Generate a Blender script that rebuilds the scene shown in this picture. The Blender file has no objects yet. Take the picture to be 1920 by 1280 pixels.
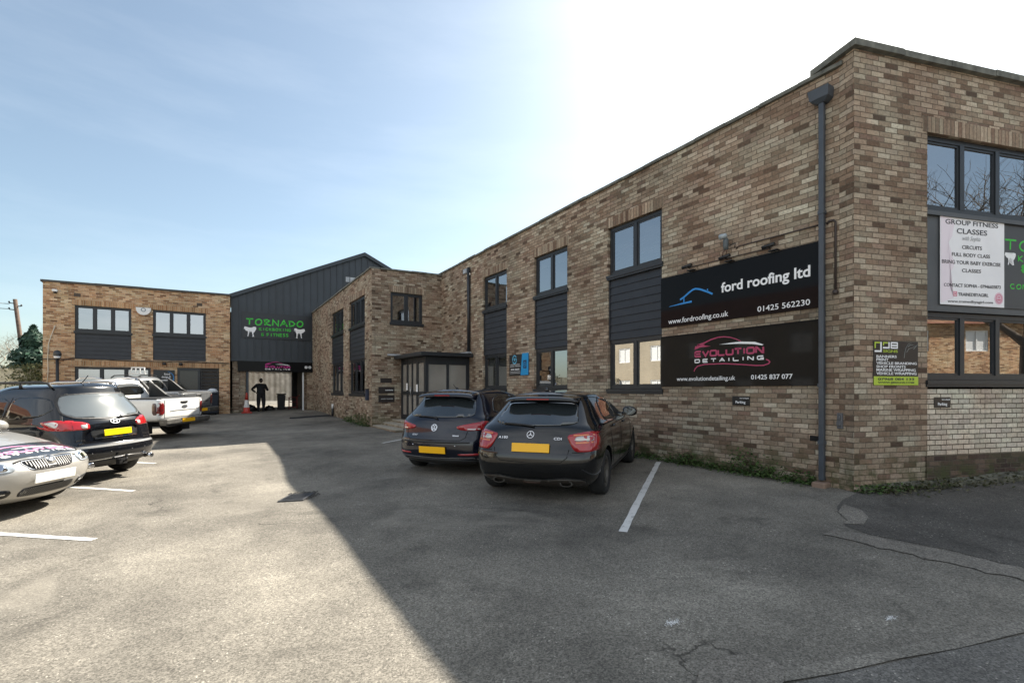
import bpy, bmesh, math, random
from mathutils import Vector, Matrix, Quaternion
from mathutils.bvhtree import BVHTree
from mathutils.geometry import delaunay_2d_cdt
random.seed(7)
R = math.radians
scene = bpy.context.scene
COL = scene.collection

# ------------------------------------------------------------------ camera
TH = math.atan(582 / 910)
cam_d = bpy.data.cameras.new('camera'); cam = bpy.data.objects.new('camera', cam_d); COL.objects.link(cam)
cam.location = (0, 0, 1.42); cam.rotation_euler = (math.pi / 2, 0, -TH)
cam_d.sensor_width = 36; cam_d.lens = 36 * 910 / 1920
cam_d.shift_y = 89 / 1920; cam_d.clip_start = 0.05; cam_d.clip_end = 2000
scene.camera = cam

# ------------------------------------------------------------------ sky, sun, exposure
SUN_AZ, SUN_EL = R(69), R(41.5)
w = bpy.data.worlds.new('World'); scene.world = w; w.use_nodes = True
wn = w.node_tree; bg = wn.nodes['Background']
sky = wn.nodes.new('ShaderNodeTexSky'); sky.sky_type = 'NISHITA'; sky.sun_disc = False
sky.sun_elevation = SUN_EL; sky.sun_rotation = SUN_AZ
sky.air_density = 1.0; sky.dust_density = 1.3; sky.ozone_density = 1.0; sky.altitude = 20
# thin high cloud over the clear sky
tc = wn.nodes.new('ShaderNodeTexCoord'); mp = wn.nodes.new('ShaderNodeMapping'); mp.inputs['Scale'].default_value = (1.0, 1.0, 5.0)
cn = wn.nodes.new('ShaderNodeTexNoise'); cn.inputs['Scale'].default_value = 2.2; cn.inputs['Detail'].default_value = 7; cn.inputs['Roughness'].default_value = .58
cr = wn.nodes.new('ShaderNodeValToRGB'); cr.color_ramp.elements[0].position = .45; cr.color_ramp.elements[1].position = .85
cr.color_ramp.elements[0].color = (0, 0, 0, 1); cr.color_ramp.elements[1].color = (.08, .08, .08, 1)
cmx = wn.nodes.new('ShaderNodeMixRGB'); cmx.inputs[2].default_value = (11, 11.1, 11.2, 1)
wn.links.new(tc.outputs['Generated'], mp.inputs['Vector']); wn.links.new(mp.outputs[0], cn.inputs['Vector'])
wn.links.new(cn.outputs['Fac'], cr.inputs[0])
# unseen bright cloud patch added behind the camera to brighten the shaded walls
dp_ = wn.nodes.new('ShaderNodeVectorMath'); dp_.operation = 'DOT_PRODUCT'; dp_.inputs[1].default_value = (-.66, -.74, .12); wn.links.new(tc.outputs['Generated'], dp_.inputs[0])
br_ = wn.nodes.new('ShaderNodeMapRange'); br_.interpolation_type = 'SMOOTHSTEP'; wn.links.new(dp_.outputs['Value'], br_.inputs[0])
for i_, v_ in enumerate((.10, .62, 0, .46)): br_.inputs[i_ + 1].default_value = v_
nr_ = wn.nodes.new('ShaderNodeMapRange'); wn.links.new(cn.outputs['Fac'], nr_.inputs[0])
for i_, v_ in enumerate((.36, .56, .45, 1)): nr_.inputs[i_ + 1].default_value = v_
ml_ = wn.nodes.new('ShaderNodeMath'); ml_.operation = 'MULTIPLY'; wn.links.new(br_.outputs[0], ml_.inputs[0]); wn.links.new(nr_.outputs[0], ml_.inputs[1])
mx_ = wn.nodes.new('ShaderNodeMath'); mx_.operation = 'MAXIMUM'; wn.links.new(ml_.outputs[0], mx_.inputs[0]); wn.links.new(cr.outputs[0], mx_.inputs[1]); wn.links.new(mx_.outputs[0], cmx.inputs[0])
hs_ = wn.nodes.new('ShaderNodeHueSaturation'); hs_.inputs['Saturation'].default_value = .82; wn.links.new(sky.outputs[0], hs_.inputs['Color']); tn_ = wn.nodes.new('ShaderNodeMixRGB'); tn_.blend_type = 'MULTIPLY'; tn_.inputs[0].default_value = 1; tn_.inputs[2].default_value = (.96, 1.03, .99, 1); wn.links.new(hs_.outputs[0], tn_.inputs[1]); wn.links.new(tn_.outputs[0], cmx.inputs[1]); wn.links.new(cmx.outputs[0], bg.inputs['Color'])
bg.inputs['Strength'].default_value = 0.070
sd = bpy.data.lights.new('sun', 'SUN'); sun = bpy.data.objects.new('sun', sd); COL.objects.link(sun)
sd.energy = 5.0; sd.angle = R(0.53); sd.color = (1.0, .93, .82)
sdir = Vector((math.cos(SUN_EL) * math.sin(SUN_AZ), math.cos(SUN_EL) * math.cos(SUN_AZ), math.sin(SUN_EL)))
sun.rotation_euler = sdir.to_track_quat('Z', 'Y').to_euler(); sun.location = (30, 12, 30)
scene.view_settings.view_transform = 'Standard'; scene.view_settings.look = 'None'
scene.view_settings.exposure = 1.43; scene.view_settings.gamma = 1.0
scene.cycles.max_bounces = 8; scene.cycles.diffuse_bounces = 4; scene.cycles.transparent_max_bounces = 12

# ------------------------------------------------------------------ object helpers
def props(o, label=None, cat=None, group=None, kind=None):
    if label: o['label'] = label
    if cat: o['category'] = cat
    if group: o['group'] = group
    if kind: o['kind'] = kind
    return o

def thing(name, label, cat, loc=(0, 0, 0), rz=0, group=None):
    o = bpy.data.objects.new(name, None); COL.objects.link(o)
    o.empty_display_size = .2; o.location = loc; o.rotation_euler = (0, 0, rz)
    return props(o, label, cat, group)

def mk(name, bm, mats, parent=None, smooth=False, label=None):
    me = bpy.data.meshes.new(name); bm.to_mesh(me); bm.free()
    if not isinstance(mats, (list, tuple)): mats = [mats]
    for m in mats: me.materials.append(m)
    if smooth:
        for p in me.polygons: p.use_smooth = True
    o = bpy.data.objects.new(name, me); COL.objects.link(o)
    if parent is not None:
        o.parent = parent
    if label: o['label'] = label
    return o

def mesh_of(name, me, mats, parent=None, smooth=False):
    me.materials.clear()
    for m in (mats if isinstance(mats, (list, tuple)) else [mats]): me.materials.append(m)
    if smooth:
        for p in me.polygons: p.use_smooth = True
    o = bpy.data.objects.new(name, me); COL.objects.link(o)
    if parent is not None: o.parent = parent
    return o

def baked(obj):
    """evaluated copy of a temporary object's mesh; the temporary goes away"""
    bpy.context.view_layer.update()
    dg = bpy.context.evaluated_depsgraph_get()
    me = bpy.data.meshes.new_from_object(obj.evaluated_get(dg))
    bpy.data.objects.remove(obj, do_unlink=True)
    return me

def bevel_all(bm, wdt, seg=1):
    bmesh.ops.bevel(bm, geom=bm.edges[:], offset=wdt, segments=seg, affect='EDGES', profile=.5)

def bbox(bm, x0, x1, y0, y1, z0, z1, mi=0):
    vs = [bm.verts.new((x, y, z)) for x in (x0, x1) for y in (y0, y1) for z in (z0, z1)]
    for q in ((0, 1, 3, 2), (4, 6, 7, 5), (0, 4, 5, 1), (2, 3, 7, 6), (0, 2, 6, 4), (1, 5, 7, 3)):
        f = bm.faces.new([vs[i] for i in q]); f.material_index = mi
    return vs

def tube(bm, pts, r, n=8, r2=None, cap=True, mi=0):
    pts = [Vector(p) for p in pts]; rings = []
    m = len(pts)
    for i, p in enumerate(pts):
        t = (pts[min(i + 1, m - 1)] - pts[max(i - 1, 0)]).normalized()
        a = t.cross(Vector((0, 0, 1)) if abs(t.z) < .9 else Vector((1, 0, 0))).normalized(); b = t.cross(a)
        rr = r if r2 is None else r + (r2 - r) * i / max(1, m - 1)
        rings.append([bm.verts.new(p + a * rr * math.cos(2 * math.pi * k / n) + b * rr * math.sin(2 * math.pi * k / n)) for k in range(n)])
    for i in range(m - 1):
        for k in range(n):
            f = bm.faces.new((rings[i][k], rings[i][(k + 1) % n], rings[i + 1][(k + 1) % n], rings[i + 1][k])); f.material_index = mi; f.smooth = True
    if cap:
        bm.faces.new(rings[0][::-1]).material_index = mi; bm.faces.new(rings[-1]).material_index = mi

def lathe(bm, prof, n=24, center=(0, 0, 0), axis='z', mi=0, cap=True):
    c = Vector(center); rings = []
    for r, h in prof:
        ring = []
        for k in range(n):
            a = 2 * math.pi * k / n
            v = Vector((r * math.cos(a), r * math.sin(a), h))
            if axis == 'x': v = Vector((v.z, v.x, v.y))
            if axis == 'y': v = Vector((v.x, v.z, v.y))
            ring.append(bm.verts.new(c + v))
        rings.append(ring)
    for i in range(len(prof) - 1):
        for k in range(n):
            f = bm.faces.new((rings[i][k], rings[i][(k + 1) % n], rings[i + 1][(k + 1) % n], rings[i + 1][k])); f.material_index = mi; f.smooth = True
    if cap:
        for rg in (rings[0][::-1], rings[-1]):
            try: bm.faces.new(rg).material_index = mi
            except ValueError: pass

# wall planes: u runs to the reading right of someone facing the wall, d points out of it
class Pl:
    def __init__(s, o, r):
        s.o = Vector((o[0], o[1], 0)); s.r = Vector((r[0], r[1], 0)).normalized(); s.n = Vector((s.r.y, -s.r.x, 0))
    def P(s, u, z, d=0): return s.o + s.r * u + s.n * d + Vector((0, 0, z))
    def back(s, d): q = Pl(s.o - s.n * d, s.r); return q

PA = Pl((7.635, 16.87), (0, -1))
PWL = Pl((4.99, 27.6), (0, -1))
PWR = Pl((4.99, 16.87), (1, 0))
BD = R(108); BC = (7.565, 3.09)
PB = Pl(BC, (math.sin(BD), math.cos(BD)))
PBR = Pl((BC[0] - .6 * math.cos(BD), BC[1] + .6 * math.sin(BD)), (math.cos(BD), -math.sin(BD)))
PL = Pl((-5.5, 27.2), (1, 0))
PT = Pl((0, 27.6), (1, 0))

def pbox(bm, pl, u0, u1, z0, z1, d0, d1, mi=0):
    vs = [bm.verts.new(pl.P(u, z, d)) for u in (u0, u1) for d in (d1, d0) for z in (z0, z1)]
    for q in ((0, 1, 3, 2), (4, 6, 7, 5), (0, 4, 5, 1), (2, 3, 7, 6), (0, 2, 6, 4), (1, 5, 7, 3)):
        bm.faces.new([vs[i] for i in q]).material_index = mi

def fixn(bm): bmesh.ops.recalc_face_normals(bm, faces=bm.faces[:])

# ------------------------------------------------------------------ materials
def newmat(name):
    m = bpy.data.materials.new(name); m.use_nodes = True
    return m, m.node_tree, m.node_tree.nodes['Principled BSDF']

def plain(name, col, rough=.5, metal=0, spec=.5, coat=0, bump=0, bscale=60, var=0, vscale=6):
    m, nt, b = newmat(name)
    b.inputs['Base Color'].default_value = (*col, 1); b.inputs['Roughness'].default_value = rough
    b.inputs['Metallic'].default_value = metal; b.inputs['Specular IOR Level'].default_value = spec
    b.inputs['Coat Weight'].default_value = coat; b.inputs['Coat Roughness'].default_value = .04
    if var or bump:
        t = nt.nodes.new('ShaderNodeTexCoord')
        n = nt.nodes.new('ShaderNodeTexNoise'); n.inputs['Scale'].default_value = vscale; n.inputs['Detail'].default_value = 6
        nt.links.new(t.outputs['Object'], n.inputs['Vector'])
        if var:
            mr = nt.nodes.new('ShaderNodeMapRange'); mr.inputs[3].default_value = 1 - var; mr.inputs[4].default_value = 1 + var
            mr.inputs[1].default_value = .3; mr.inputs[2].default_value = .7
            nt.links.new(n.outputs['Fac'], mr.inputs[0])
            mx = nt.nodes.new('ShaderNodeMixRGB'); mx.blend_type = 'MULTIPLY'; mx.inputs[0].default_value = 1
            mx.inputs[1].default_value = (*col, 1); nt.links.new(mr.outputs[0], mx.inputs[2]); nt.links.new(mx.outputs[0], b.inputs['Base Color'])
            mr2 = nt.nodes.new('ShaderNodeMapRange'); mr2.inputs[3].default_value = max(0, rough - .5 * var * .3); mr2.inputs[4].default_value = min(1, rough + .5 * var * .3)
            nt.links.new(n.outputs['Fac'], mr2.inputs[0]); nt.links.new(mr2.outputs[0], b.inputs['Roughness'])
        if bump:
            n2 = nt.nodes.new('ShaderNodeTexNoise'); n2.inputs['Scale'].default_value = bscale; n2.inputs['Detail'].default_value = 4
            nt.links.new(t.outputs['Object'], n2.inputs['Vector'])
            bp = nt.nodes.new('ShaderNodeBump'); bp.inputs['Strength'].default_value = bump; bp.inputs['Distance'].default_value = .01
            nt.links.new(n2.outputs['Fac'], bp.inputs['Height']); nt.links.new(bp.outputs[0], b.inputs['Normal'])
    return m

class NB:
    def __init__(s, nt): s.nt = nt
    def m(s, op, a, b=None, c=None, clamp=False):
        n = s.nt.nodes.new('ShaderNodeMath'); n.operation = op; n.use_clamp = clamp
        for i, v in enumerate((a, b, c)):
            if v is None: continue
            if isinstance(v, (int, float)): n.inputs[i].default_value = v
            else: s.nt.links.new(v, n.inputs[i])
        return n.outputs[0]
    def rng(s, v, a, b, c=0, d=1, smooth=False):
        n = s.nt.nodes.new('ShaderNodeMapRange')
        if smooth: n.interpolation_type = 'SMOOTHSTEP'
        s.nt.links.new(v, n.inputs[0])
        for i, x in enumerate((a, b, c, d)): n.inputs[i + 1].default_value = x
        return n.outputs[0]
    def noise(s, vec, scale, detail=5, rough=.5, out='Fac', dist=0):
        n = s.nt.nodes.new('ShaderNodeTexNoise'); n.inputs['Scale'].default_value = scale; n.inputs['Detail'].default_value = detail
        n.inputs['Roughness'].default_value = rough; n.inputs['Distortion'].default_value = dist
        s.nt.links.new(vec, n.inputs['Vector']); return n.outputs[out]
    def vor(s, vec, scale, feat='F1', out='Distance', rnd=1):
        n = s.nt.nodes.new('ShaderNodeTexVoronoi'); n.feature = feat; n.inputs['Scale'].default_value = scale; n.inputs['Randomness'].default_value = rnd
        s.nt.links.new(vec, n.inputs['Vector']); return n.outputs[out]
    def ramp(s, v, stops, const=False):
        n = s.nt.nodes.new('ShaderNodeValToRGB'); cr = n.color_ramp
        if const: cr.interpolation = 'CONSTANT'
        while len(cr.elements) < len(stops): cr.elements.new(.5)
        for e, (p, c) in zip(cr.elements, stops): e.position = p; e.color = (*c, 1)
        s.nt.links.new(v, n.inputs[0]); return n.outputs[0]
    def mix(s, f, a, b, mode='MIX'):
        n = s.nt.nodes.new('ShaderNodeMixRGB'); n.blend_type = mode
        for i, v in enumerate((f, a, b)):
            if isinstance(v, (int, float)): n.inputs[i].default_value = v
            elif isinstance(v, tuple): n.inputs[i].default_value = (*v, 1)
            else: s.nt.links.new(v, n.inputs[i])
        return n.outputs[0]
    def bump(s, h, strength, dist, normal=None):
        n = s.nt.nodes.new('ShaderNodeBump'); n.inputs['Strength'].default_value = strength; n.inputs['Distance'].default_value = dist
        s.nt.links.new(h, n.inputs['Height'])
        if normal: s.nt.links.new(normal, n.inputs['Normal'])
        return n.outputs[0]
    def comb(s, x, y, z=0):
        n = s.nt.nodes.new('ShaderNodeCombineXYZ')
        for i, v in enumerate((x, y, z)):
            if isinstance(v, (int, float)): n.inputs[i].default_value = v
            else: s.nt.links.new(v, n.inputs[i])
        return n.outputs[0]

def brickmat(name, stops, mortar, bw=.225, bh=.075, moss=0, mj=.0055, tone=(.78, 1.18), stagger=True, deep=.9):
    m, nt, b = newmat(name); N = NB(nt)
    uv = nt.nodes.new('ShaderNodeUVMap'); sp = nt.nodes.new('ShaderNodeSeparateXYZ'); nt.links.new(uv.outputs[0], sp.inputs[0])
    u, v = sp.outputs[0], sp.outputs[1]
    wob = N.noise(uv.outputs[0], 1.3, 2)
    v2 = N.m('ADD', v, N.rng(wob, 0, 1, -.004, .004))
    rv = N.m('DIVIDE', v2, bh); row = N.m('FLOOR', rv); fv = N.m('FRACT', rv)
    ru = N.m('DIVIDE', u, bw)
    if stagger: ru = N.m('ADD', ru, N.m('MULTIPLY', N.m('MODULO', row, 2), .5))
    # each course is shifted a little, as laid by hand
    wr = nt.nodes.new('ShaderNodeTexWhiteNoise'); wr.noise_dimensions = '1D'; nt.links.new(row, wr.inputs['W'])
    ru = N.m('ADD', ru, N.m('MULTIPLY', wr.outputs['Value'], .16))
    col = N.m('FLOOR', ru); fu = N.m('FRACT', ru)
    du = N.m('MULTIPLY', N.m('MINIMUM', fu, N.m('SUBTRACT', 1, fu)), bw)
    dv = N.m('MULTIPLY', N.m('MINIMUM', fv, N.m('SUBTRACT', 1, fv)), bh)
    d = N.m('MINIMUM', du, dv)
    fine = N.noise(uv.outputs[0], 70, 4, .6)
    d = N.m('ADD', d, N.rng(fine, .3, .7, -.0022, .0022))
    mask = N.rng(d, mj - .0022, mj + .0022, 0, 1, True)
    wn_ = nt.nodes.new('ShaderNodeTexWhiteNoise'); wn_.noise_dimensions = '2D'; nt.links.new(N.comb(col, row), wn_.inputs['Vector'])
    base = N.ramp(wn_.outputs['Value'], stops)
    sc_ = nt.nodes.new('ShaderNodeSeparateXYZ'); nt.links.new(wn_.outputs['Color'], sc_.inputs[0])
    base = N.mix(1, base, N.comb(*(N.rng(sc_.outputs[1], 0, 1, .84, 1.16),) * 3), 'MULTIPLY')
    mot = N.noise(uv.outputs[0], 24, 5, .65)
    base = N.mix(1, base, N.comb(*(N.rng(mot, .3, .7, .72, 1.25),) * 3), 'MULTIPLY')
    big = N.noise(uv.outputs[0], .55, 5, .6)
    mortc = N.mix(1, mortar, N.comb(*(N.rng(mot, .3, .7, .75, 1.2),) * 3), 'MULTIPLY')
    c = N.mix(mask, mortc, base)
    c = N.mix(1, c, N.comb(*(N.rng(big, .3, .7, *tone),) * 3), 'MULTIPLY')
    hue = N.noise(uv.outputs[0], 1.1, 4, .6)
    c = N.mix(1, c, N.mix(N.rng(hue, .38, .62), (1.06, .955, .90), (.96, 1.0, .97)), 'MULTIPLY')
    # vertical weather streaks
    st = N.noise(N.comb(N.m('MULTIPLY', u, 3.0), N.m('MULTIPLY', v, .35)), 1.6, 5, .6)
    c = N.mix(N.rng(st, .56, .75, 0, .35), c, (.1, .09, .075))
    if moss:
        mn = N.noise(uv.outputs[0], 3.2, 6, .65)
        f = N.m('MULTIPLY', N.rng(v, 0.0, .75, 1, 0, True), N.rng(mn, .42, .62, 0, moss, True))
        c = N.mix(f, c, (.062, .07, .028))
    nt.links.new(c, b.inputs['Base Color'])
    b.inputs['Roughness'].default_value = .88; b.inputs['Specular IOR Level'].default_value = .25
    h = N.m('ADD', N.m('MULTIPLY', mask, .8), N.m('MULTIPLY', mot, .35))
    nt.links.new(N.bump(h, deep, .012), b.inputs['Normal'])
    return m

BR = [(0, (.10, .068, .05)), (.05, (.165, .115, .082)), (.16, (.245, .18, .13)), (.38, (.305, .24, .18)), (.6, (.345, .28, .212)), (.78, (.395, .33, .255)), (.9, (.455, .395, .315)), (.96, (.27, .195, .15)), (1, (.19, .13, .10))]
M_brick = brickmat('brick_buff', BR, (.175, .142, .105), moss=.9, tone=(.70, 1.22))
BR2 = [(0, (.20, .11, .06)), (.08, (.28, .155, .085)), (.3, (.42, .25, .135)), (.5, (.50, .32, .18)), (.7, (.56, .385, .235)), (.88, (.61, .45, .30)), (1, (.36, .20, .11))]
M_brick_warm = brickmat('brick_warm', BR2, (.50, .43, .33), moss=.2, tone=(.85, 1.15))
M_brick_pale = brickmat('brick_pale', [(0, (.50, .44, .36)), (.4, (.60, .54, .44)), (.7, (.53, .465, .40)), (1, (.68, .62, .51))], (.11, .09, .065), mj=.006)
M_brick_dark = brickmat('brick_plinth', [(0, (.05, .034, .03)), (.5, (.09, .06, .048)), (1, (.14, .10, .075))], (.12, .10, .08), moss=1)
M_soldier = brickmat('brick_soldier', [(0, (.16, .11, .08)), (.3, (.26, .19, .14)), (.6, (.33, .265, .195)), (1, (.40, .33, .255))], (.175, .142, .105), bw=.075, bh=.235, stagger=False)
M_soldier_warm = brickmat('brick_soldier_warm', [(0, (.30, .16, .08)), (.5, (.44, .26, .14)), (1, (.52, .34, .20))], (.48, .41, .30), bw=.075, bh=.235, stagger=False)

M_frame = plain('anthracite_frame', (.019, .022, .026), .42, var=.12, vscale=9)
M_clad = plain('slate_cladding', (.018, .021, .027), .5, var=.2, vscale=5, bump=.12, bscale=40)
M_clad_metal = plain('dark_steel_sheet', (.028, .036, .045), .42, var=.18, vscale=1.5)
M_black = plain('black_plastic', (.012, .012, .013), .45)
M_rub = plain('rubber', (.016, .016, .017), .8, bump=.3, bscale=120)
M_coping = plain('weathered_coping', (.135, .135, .115), .9, bump=.6, bscale=30, var=.4, vscale=7)
M_conc = plain('concrete', (.33, .30, .245), .9, bump=.5, bscale=60, var=.3, vscale=7)
M_lead = plain('lead_flashing', (.36, .38, .40), .5, var=.25, vscale=5)
M_white = plain('white_plastic', (.75, .75, .73), .45)
M_wht = plain('white_vinyl', (.86, .86, .86), .45)
M_steel = plain('galvanised_steel', (.42, .43, .44), .42, metal=.8, var=.2)
M_signblk = plain('gloss_black_panel', (.010, .010, .011), .05, spec=.08)
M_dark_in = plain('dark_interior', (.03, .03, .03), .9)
M_pipe = plain('grey_blue_downpipe', (.052, .063, .078), .4, var=.15)
M_wood = plain('dark_timber', (.10, .065, .045), .85, bump=.5, var=.35, vscale=5)
M_pale_wood = plain('weathered_fence', (.66, .61, .46), .85, bump=.5, var=.35, vscale=4)

def glassmat(name, tint=(.5, .55, .56), boost=2.0, rough=.0, floor=.40):
    m = bpy.data.materials.new(name); m.use_nodes = True; nt = m.node_tree
    nt.nodes.clear()
    out = nt.nodes.new('ShaderNodeOutputMaterial'); mx = nt.nodes.new('ShaderNodeMixShader')
    tr = nt.nodes.new('ShaderNodeBsdfTransparent'); tr.inputs[0].default_value = (*tint, 1)
    gl = nt.nodes.new('ShaderNodeBsdfGlossy'); gl.inputs['Roughness'].default_value = rough; gl.inputs[0].default_value = (.95, .97, 1, 1)
    fr = nt.nodes.new('ShaderNodeFresnel'); fr.inputs['IOR'].default_value = boost
    mxf = nt.nodes.new('ShaderNodeMath'); mxf.operation = 'MAXIMUM'; mxf.inputs[1].default_value = floor; nt.links.new(fr.outputs[0], mxf.inputs[0]); nt.links.new(mxf.outputs[0], mx.inputs[0]); nt.links.new(tr.outputs[0], mx.inputs[1]); nt.links.new(gl.outputs[0], mx.inputs[2]); nt.links.new(mx.outputs[0], out.inputs[0])
    return m
M_glass = glassmat('window_glass', boost=3.1)

def groundmat(name, lo, hi, warm=(1, 1, 1), crack=1.0, spots=1.0, dusty=0):
    m, nt, b = newmat(name); N = NB(nt)
    g = nt.nodes.new('ShaderNodeNewGeometry'); P = g.outputs['Position']
    big = N.noise(P, .33, 6, .6); mid = N.noise(P, 2.3, 6, .62); fin = N.noise(P, 40, 4, .7)
    c = N.mix(N.rng(big, .32, .68), lo, hi)
    c = N.mix(1, c, N.comb(*(N.rng(mid, .3, .7, .86, 1.14),) * 3), 'MULTIPLY')
    # stones in the surface, each its own tone
    for s_, a in ((110, .42), (52, .12)):
        vc = N.vor(P, s_, out='Color'); sx = nt.nodes.new('ShaderNodeSeparateXYZ'); nt.links.new(vc, sx.inputs[0])
        c = N.mix(1, c, N.comb(*(N.rng(sx.outputs[0], 0, 1, 1 - a, 1 + a),) * 3), 'MULTIPLY')
        if s_ == 110:
            wh = N.m('MULTIPLY', N.rng(sx.outputs[1], .982, .99), N.rng(mid, .45, .6)); stone = sx.outputs[0]
            c = N.mix(N.m('MULTIPLY', wh, .6), c, (.62, .60, .55))
    # small chips and litter
    ch = N.vor(P, 2.6); cn_ = N.vor(P, 2.6, out='Color'); s2 = nt.nodes.new('ShaderNodeSeparateXYZ'); nt.links.new(cn_, s2.inputs[0])
    chip = N.m('MULTIPLY', N.rng(ch, .022, .012), N.m('GREATER_THAN', s2.outputs[0], .78))
    c = N.mix(N.m('MULTIPLY', chip, spots), c, (.55, .53, .5))
    dk = N.vor(P, 1.7); dn = N.vor(P, 1.7, out='Color'); s3 = nt.nodes.new('ShaderNodeSeparateXYZ'); nt.links.new(dn, s3.inputs[0])
    dark = N.m('MULTIPLY', N.rng(dk, .03, .015), N.m('GREATER_THAN', s3.outputs[1], .75))
    c = N.mix(N.m('MULTIPLY', dark, spots * .8), c, (.03, .028, .025))
    # oil and wear stains
    stn = N.noise(P, .9, 5, .7, dist=.6)
    c = N.mix(N.rng(stn, .57, .72, 0, .6), c, tuple(x * .42 for x in lo))
    wr = N.noise(P, .6, 4, .6, dist=1.2)
    c = N.mix(N.rng(wr, .58, .72, 0, .3), c, tuple(min(1, x * 1.35) for x in hi))
    # cracks
    dv = nt.nodes.new('ShaderNodeVectorMath'); dv.operation = 'ADD'
    nz = nt.nodes.new('ShaderNodeTexNoise'); nz.inputs['Scale'].default_value = 1.6; nz.inputs['Detail'].default_value = 6; nt.links.new(P, nz.inputs['Vector'])
    sc = nt.nodes.new('ShaderNodeVectorMath'); sc.operation = 'SCALE'; sc.inputs['Scale'].default_value = .9; nt.links.new(nz.outputs['Color'], sc.inputs[0])
    nt.links.new(P, dv.inputs[0]); nt.links.new(sc.outputs[0], dv.inputs[1])
    e = N.vor(dv.outputs[0], .27, 'DISTANCE_TO_EDGE')
    cm = N.noise(P, .45, 2)
    cf = N.m('MULTIPLY', N.rng(e, .0026, .0010), N.rng(cm, .52, .60, 0, crack))
    c = N.mix(cf, c, (.025, .023, .02))
    c = N.mix(1, c, warm, 'MULTIPLY')
    nt.links.new(c, b.inputs['Base Color'])
    b.inputs['Roughness'].default_value = .92; b.inputs['Specular IOR Level'].default_value = .3
    h = N.m('ADD', N.m('MULTIPLY', stone, .5), N.m('ADD', N.m('MULTIPLY', fin, .5), N.m('MULTIPLY', cf, -1.5)))
    nt.links.new(N.bump(h, .55, .008), b.inputs['Normal'])
    return m
M_asph = groundmat('worn_asphalt', (.086, .083, .077), (.248, .237, .213), warm=(1.05, 1.0, .92), crack=.7)
M_foot = groundmat('footway_asphalt', (.060, .058, .055), (.125, .12, .112), warm=(1.05, 1.0, .93), crack=.6)
M_road = groundmat('road_asphalt', (.10, .10, .098), (.175, .174, .168), warm=(1.06, 1.0, .92), crack=.3)
M_patch = groundmat('patch_asphalt', (.15, .142, .13), (.22, .21, .19), warm=(1.05, 1, .93), crack=.2)
M_kerb = groundmat('kerb_concrete', (.15, .145, .13), (.23, .22, .2), warm=(1.05, 1, .93), crack=.2)
def linemat():
    m, nt, b = newmat('worn_white_paint'); N = NB(nt); g = nt.nodes.new('ShaderNodeNewGeometry')
    n = N.noise(g.outputs['Position'], 55, 5, .7); n2 = N.noise(g.outputs['Position'], 6, 4, .6)
    f = N.rng(N.m('ADD', N.m('MULTIPLY', n, .7), N.m('MULTIPLY', n2, .5)), .42, .56, 1, 0)
    nt.links.new(N.mix(f, (.62, .61, .58), (.2, .19, .175)), b.inputs['Base Color']); b.inputs['Roughness'].default_value = .85
    return m
M_line = linemat()

# ------------------------------------------------------------------ ground
def gz(x, y):
    xx = max(-16, min(14, x)); yy = max(-8, min(36, y))
    s = max(0, min(1, (yy - 19) / 6)); s = s * s * (3 - 2 * s)
    return (-.020 * (7.6 - xx) + .011 * (yy - 3.5) + .09 * s + .012 * math.sin(.9 * xx + .5 * yy) * math.sin(.7 * yy - .3 * xx + 1)
            - .085 * math.exp(-((xx - 1.0) ** 2 / 2.4 + (yy - 8.7) ** 2 / 2.2)))

def sheet(name, poly, dz, mat, label=None, step=.14, parent=None):
    bm = bmesh.new(); f = bm.faces.new([bm.verts.new((x, y, 0)) for x, y in poly])
    bmesh.ops.triangulate(bm, faces=[f])
    for _ in range(9):
        lg = [e for e in bm.edges if e.calc_length() > step * 2 and (e.verts[0].co.xy.length < 16)]
        if not lg: break
        bmesh.ops.subdivide_edges(bm, edges=lg, cuts=1); bmesh.ops.triangulate(bm, faces=[q for q in bm.faces if len(q.verts) > 3])
    for v in bm.verts: v.co.z = gz(v.co.x, v.co.y) + dz
    for q in bm.faces:
        if q.normal.z < 0: q.normal_flip()
    bm.normal_update()
    if sum(q.normal.z for q in bm.faces) < 0: bmesh.ops.reverse_faces(bm, faces=bm.faces[:])
    return mk(name, bm, mat, parent)

bm = bmesh.new()
xs = [-600, -300, -120, -60, -30, -16, -12] + [-8 + i * .3 for i in range(60)] + [10.5, 12, 14, 20, 30, 60, 120, 300, 600]
ys = [-600, -300, -100, -40, -16, -8, -5, -2] + [i * .3 for i in range(90)] + [28, 30, 33, 36, 40, 60, 120, 300, 600]
grid = [[bm.verts.new((x, y, gz(x, y))) for x in xs] for y in ys]
for j in range(len(ys) - 1):
    for i in range(len(xs) - 1):
        bm.faces.new((grid[j][i], grid[j][i + 1], grid[j + 1][i + 1], grid[j + 1][i]))
props(mk('yard_ground', bm, M_asph), kind='structure')

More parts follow.
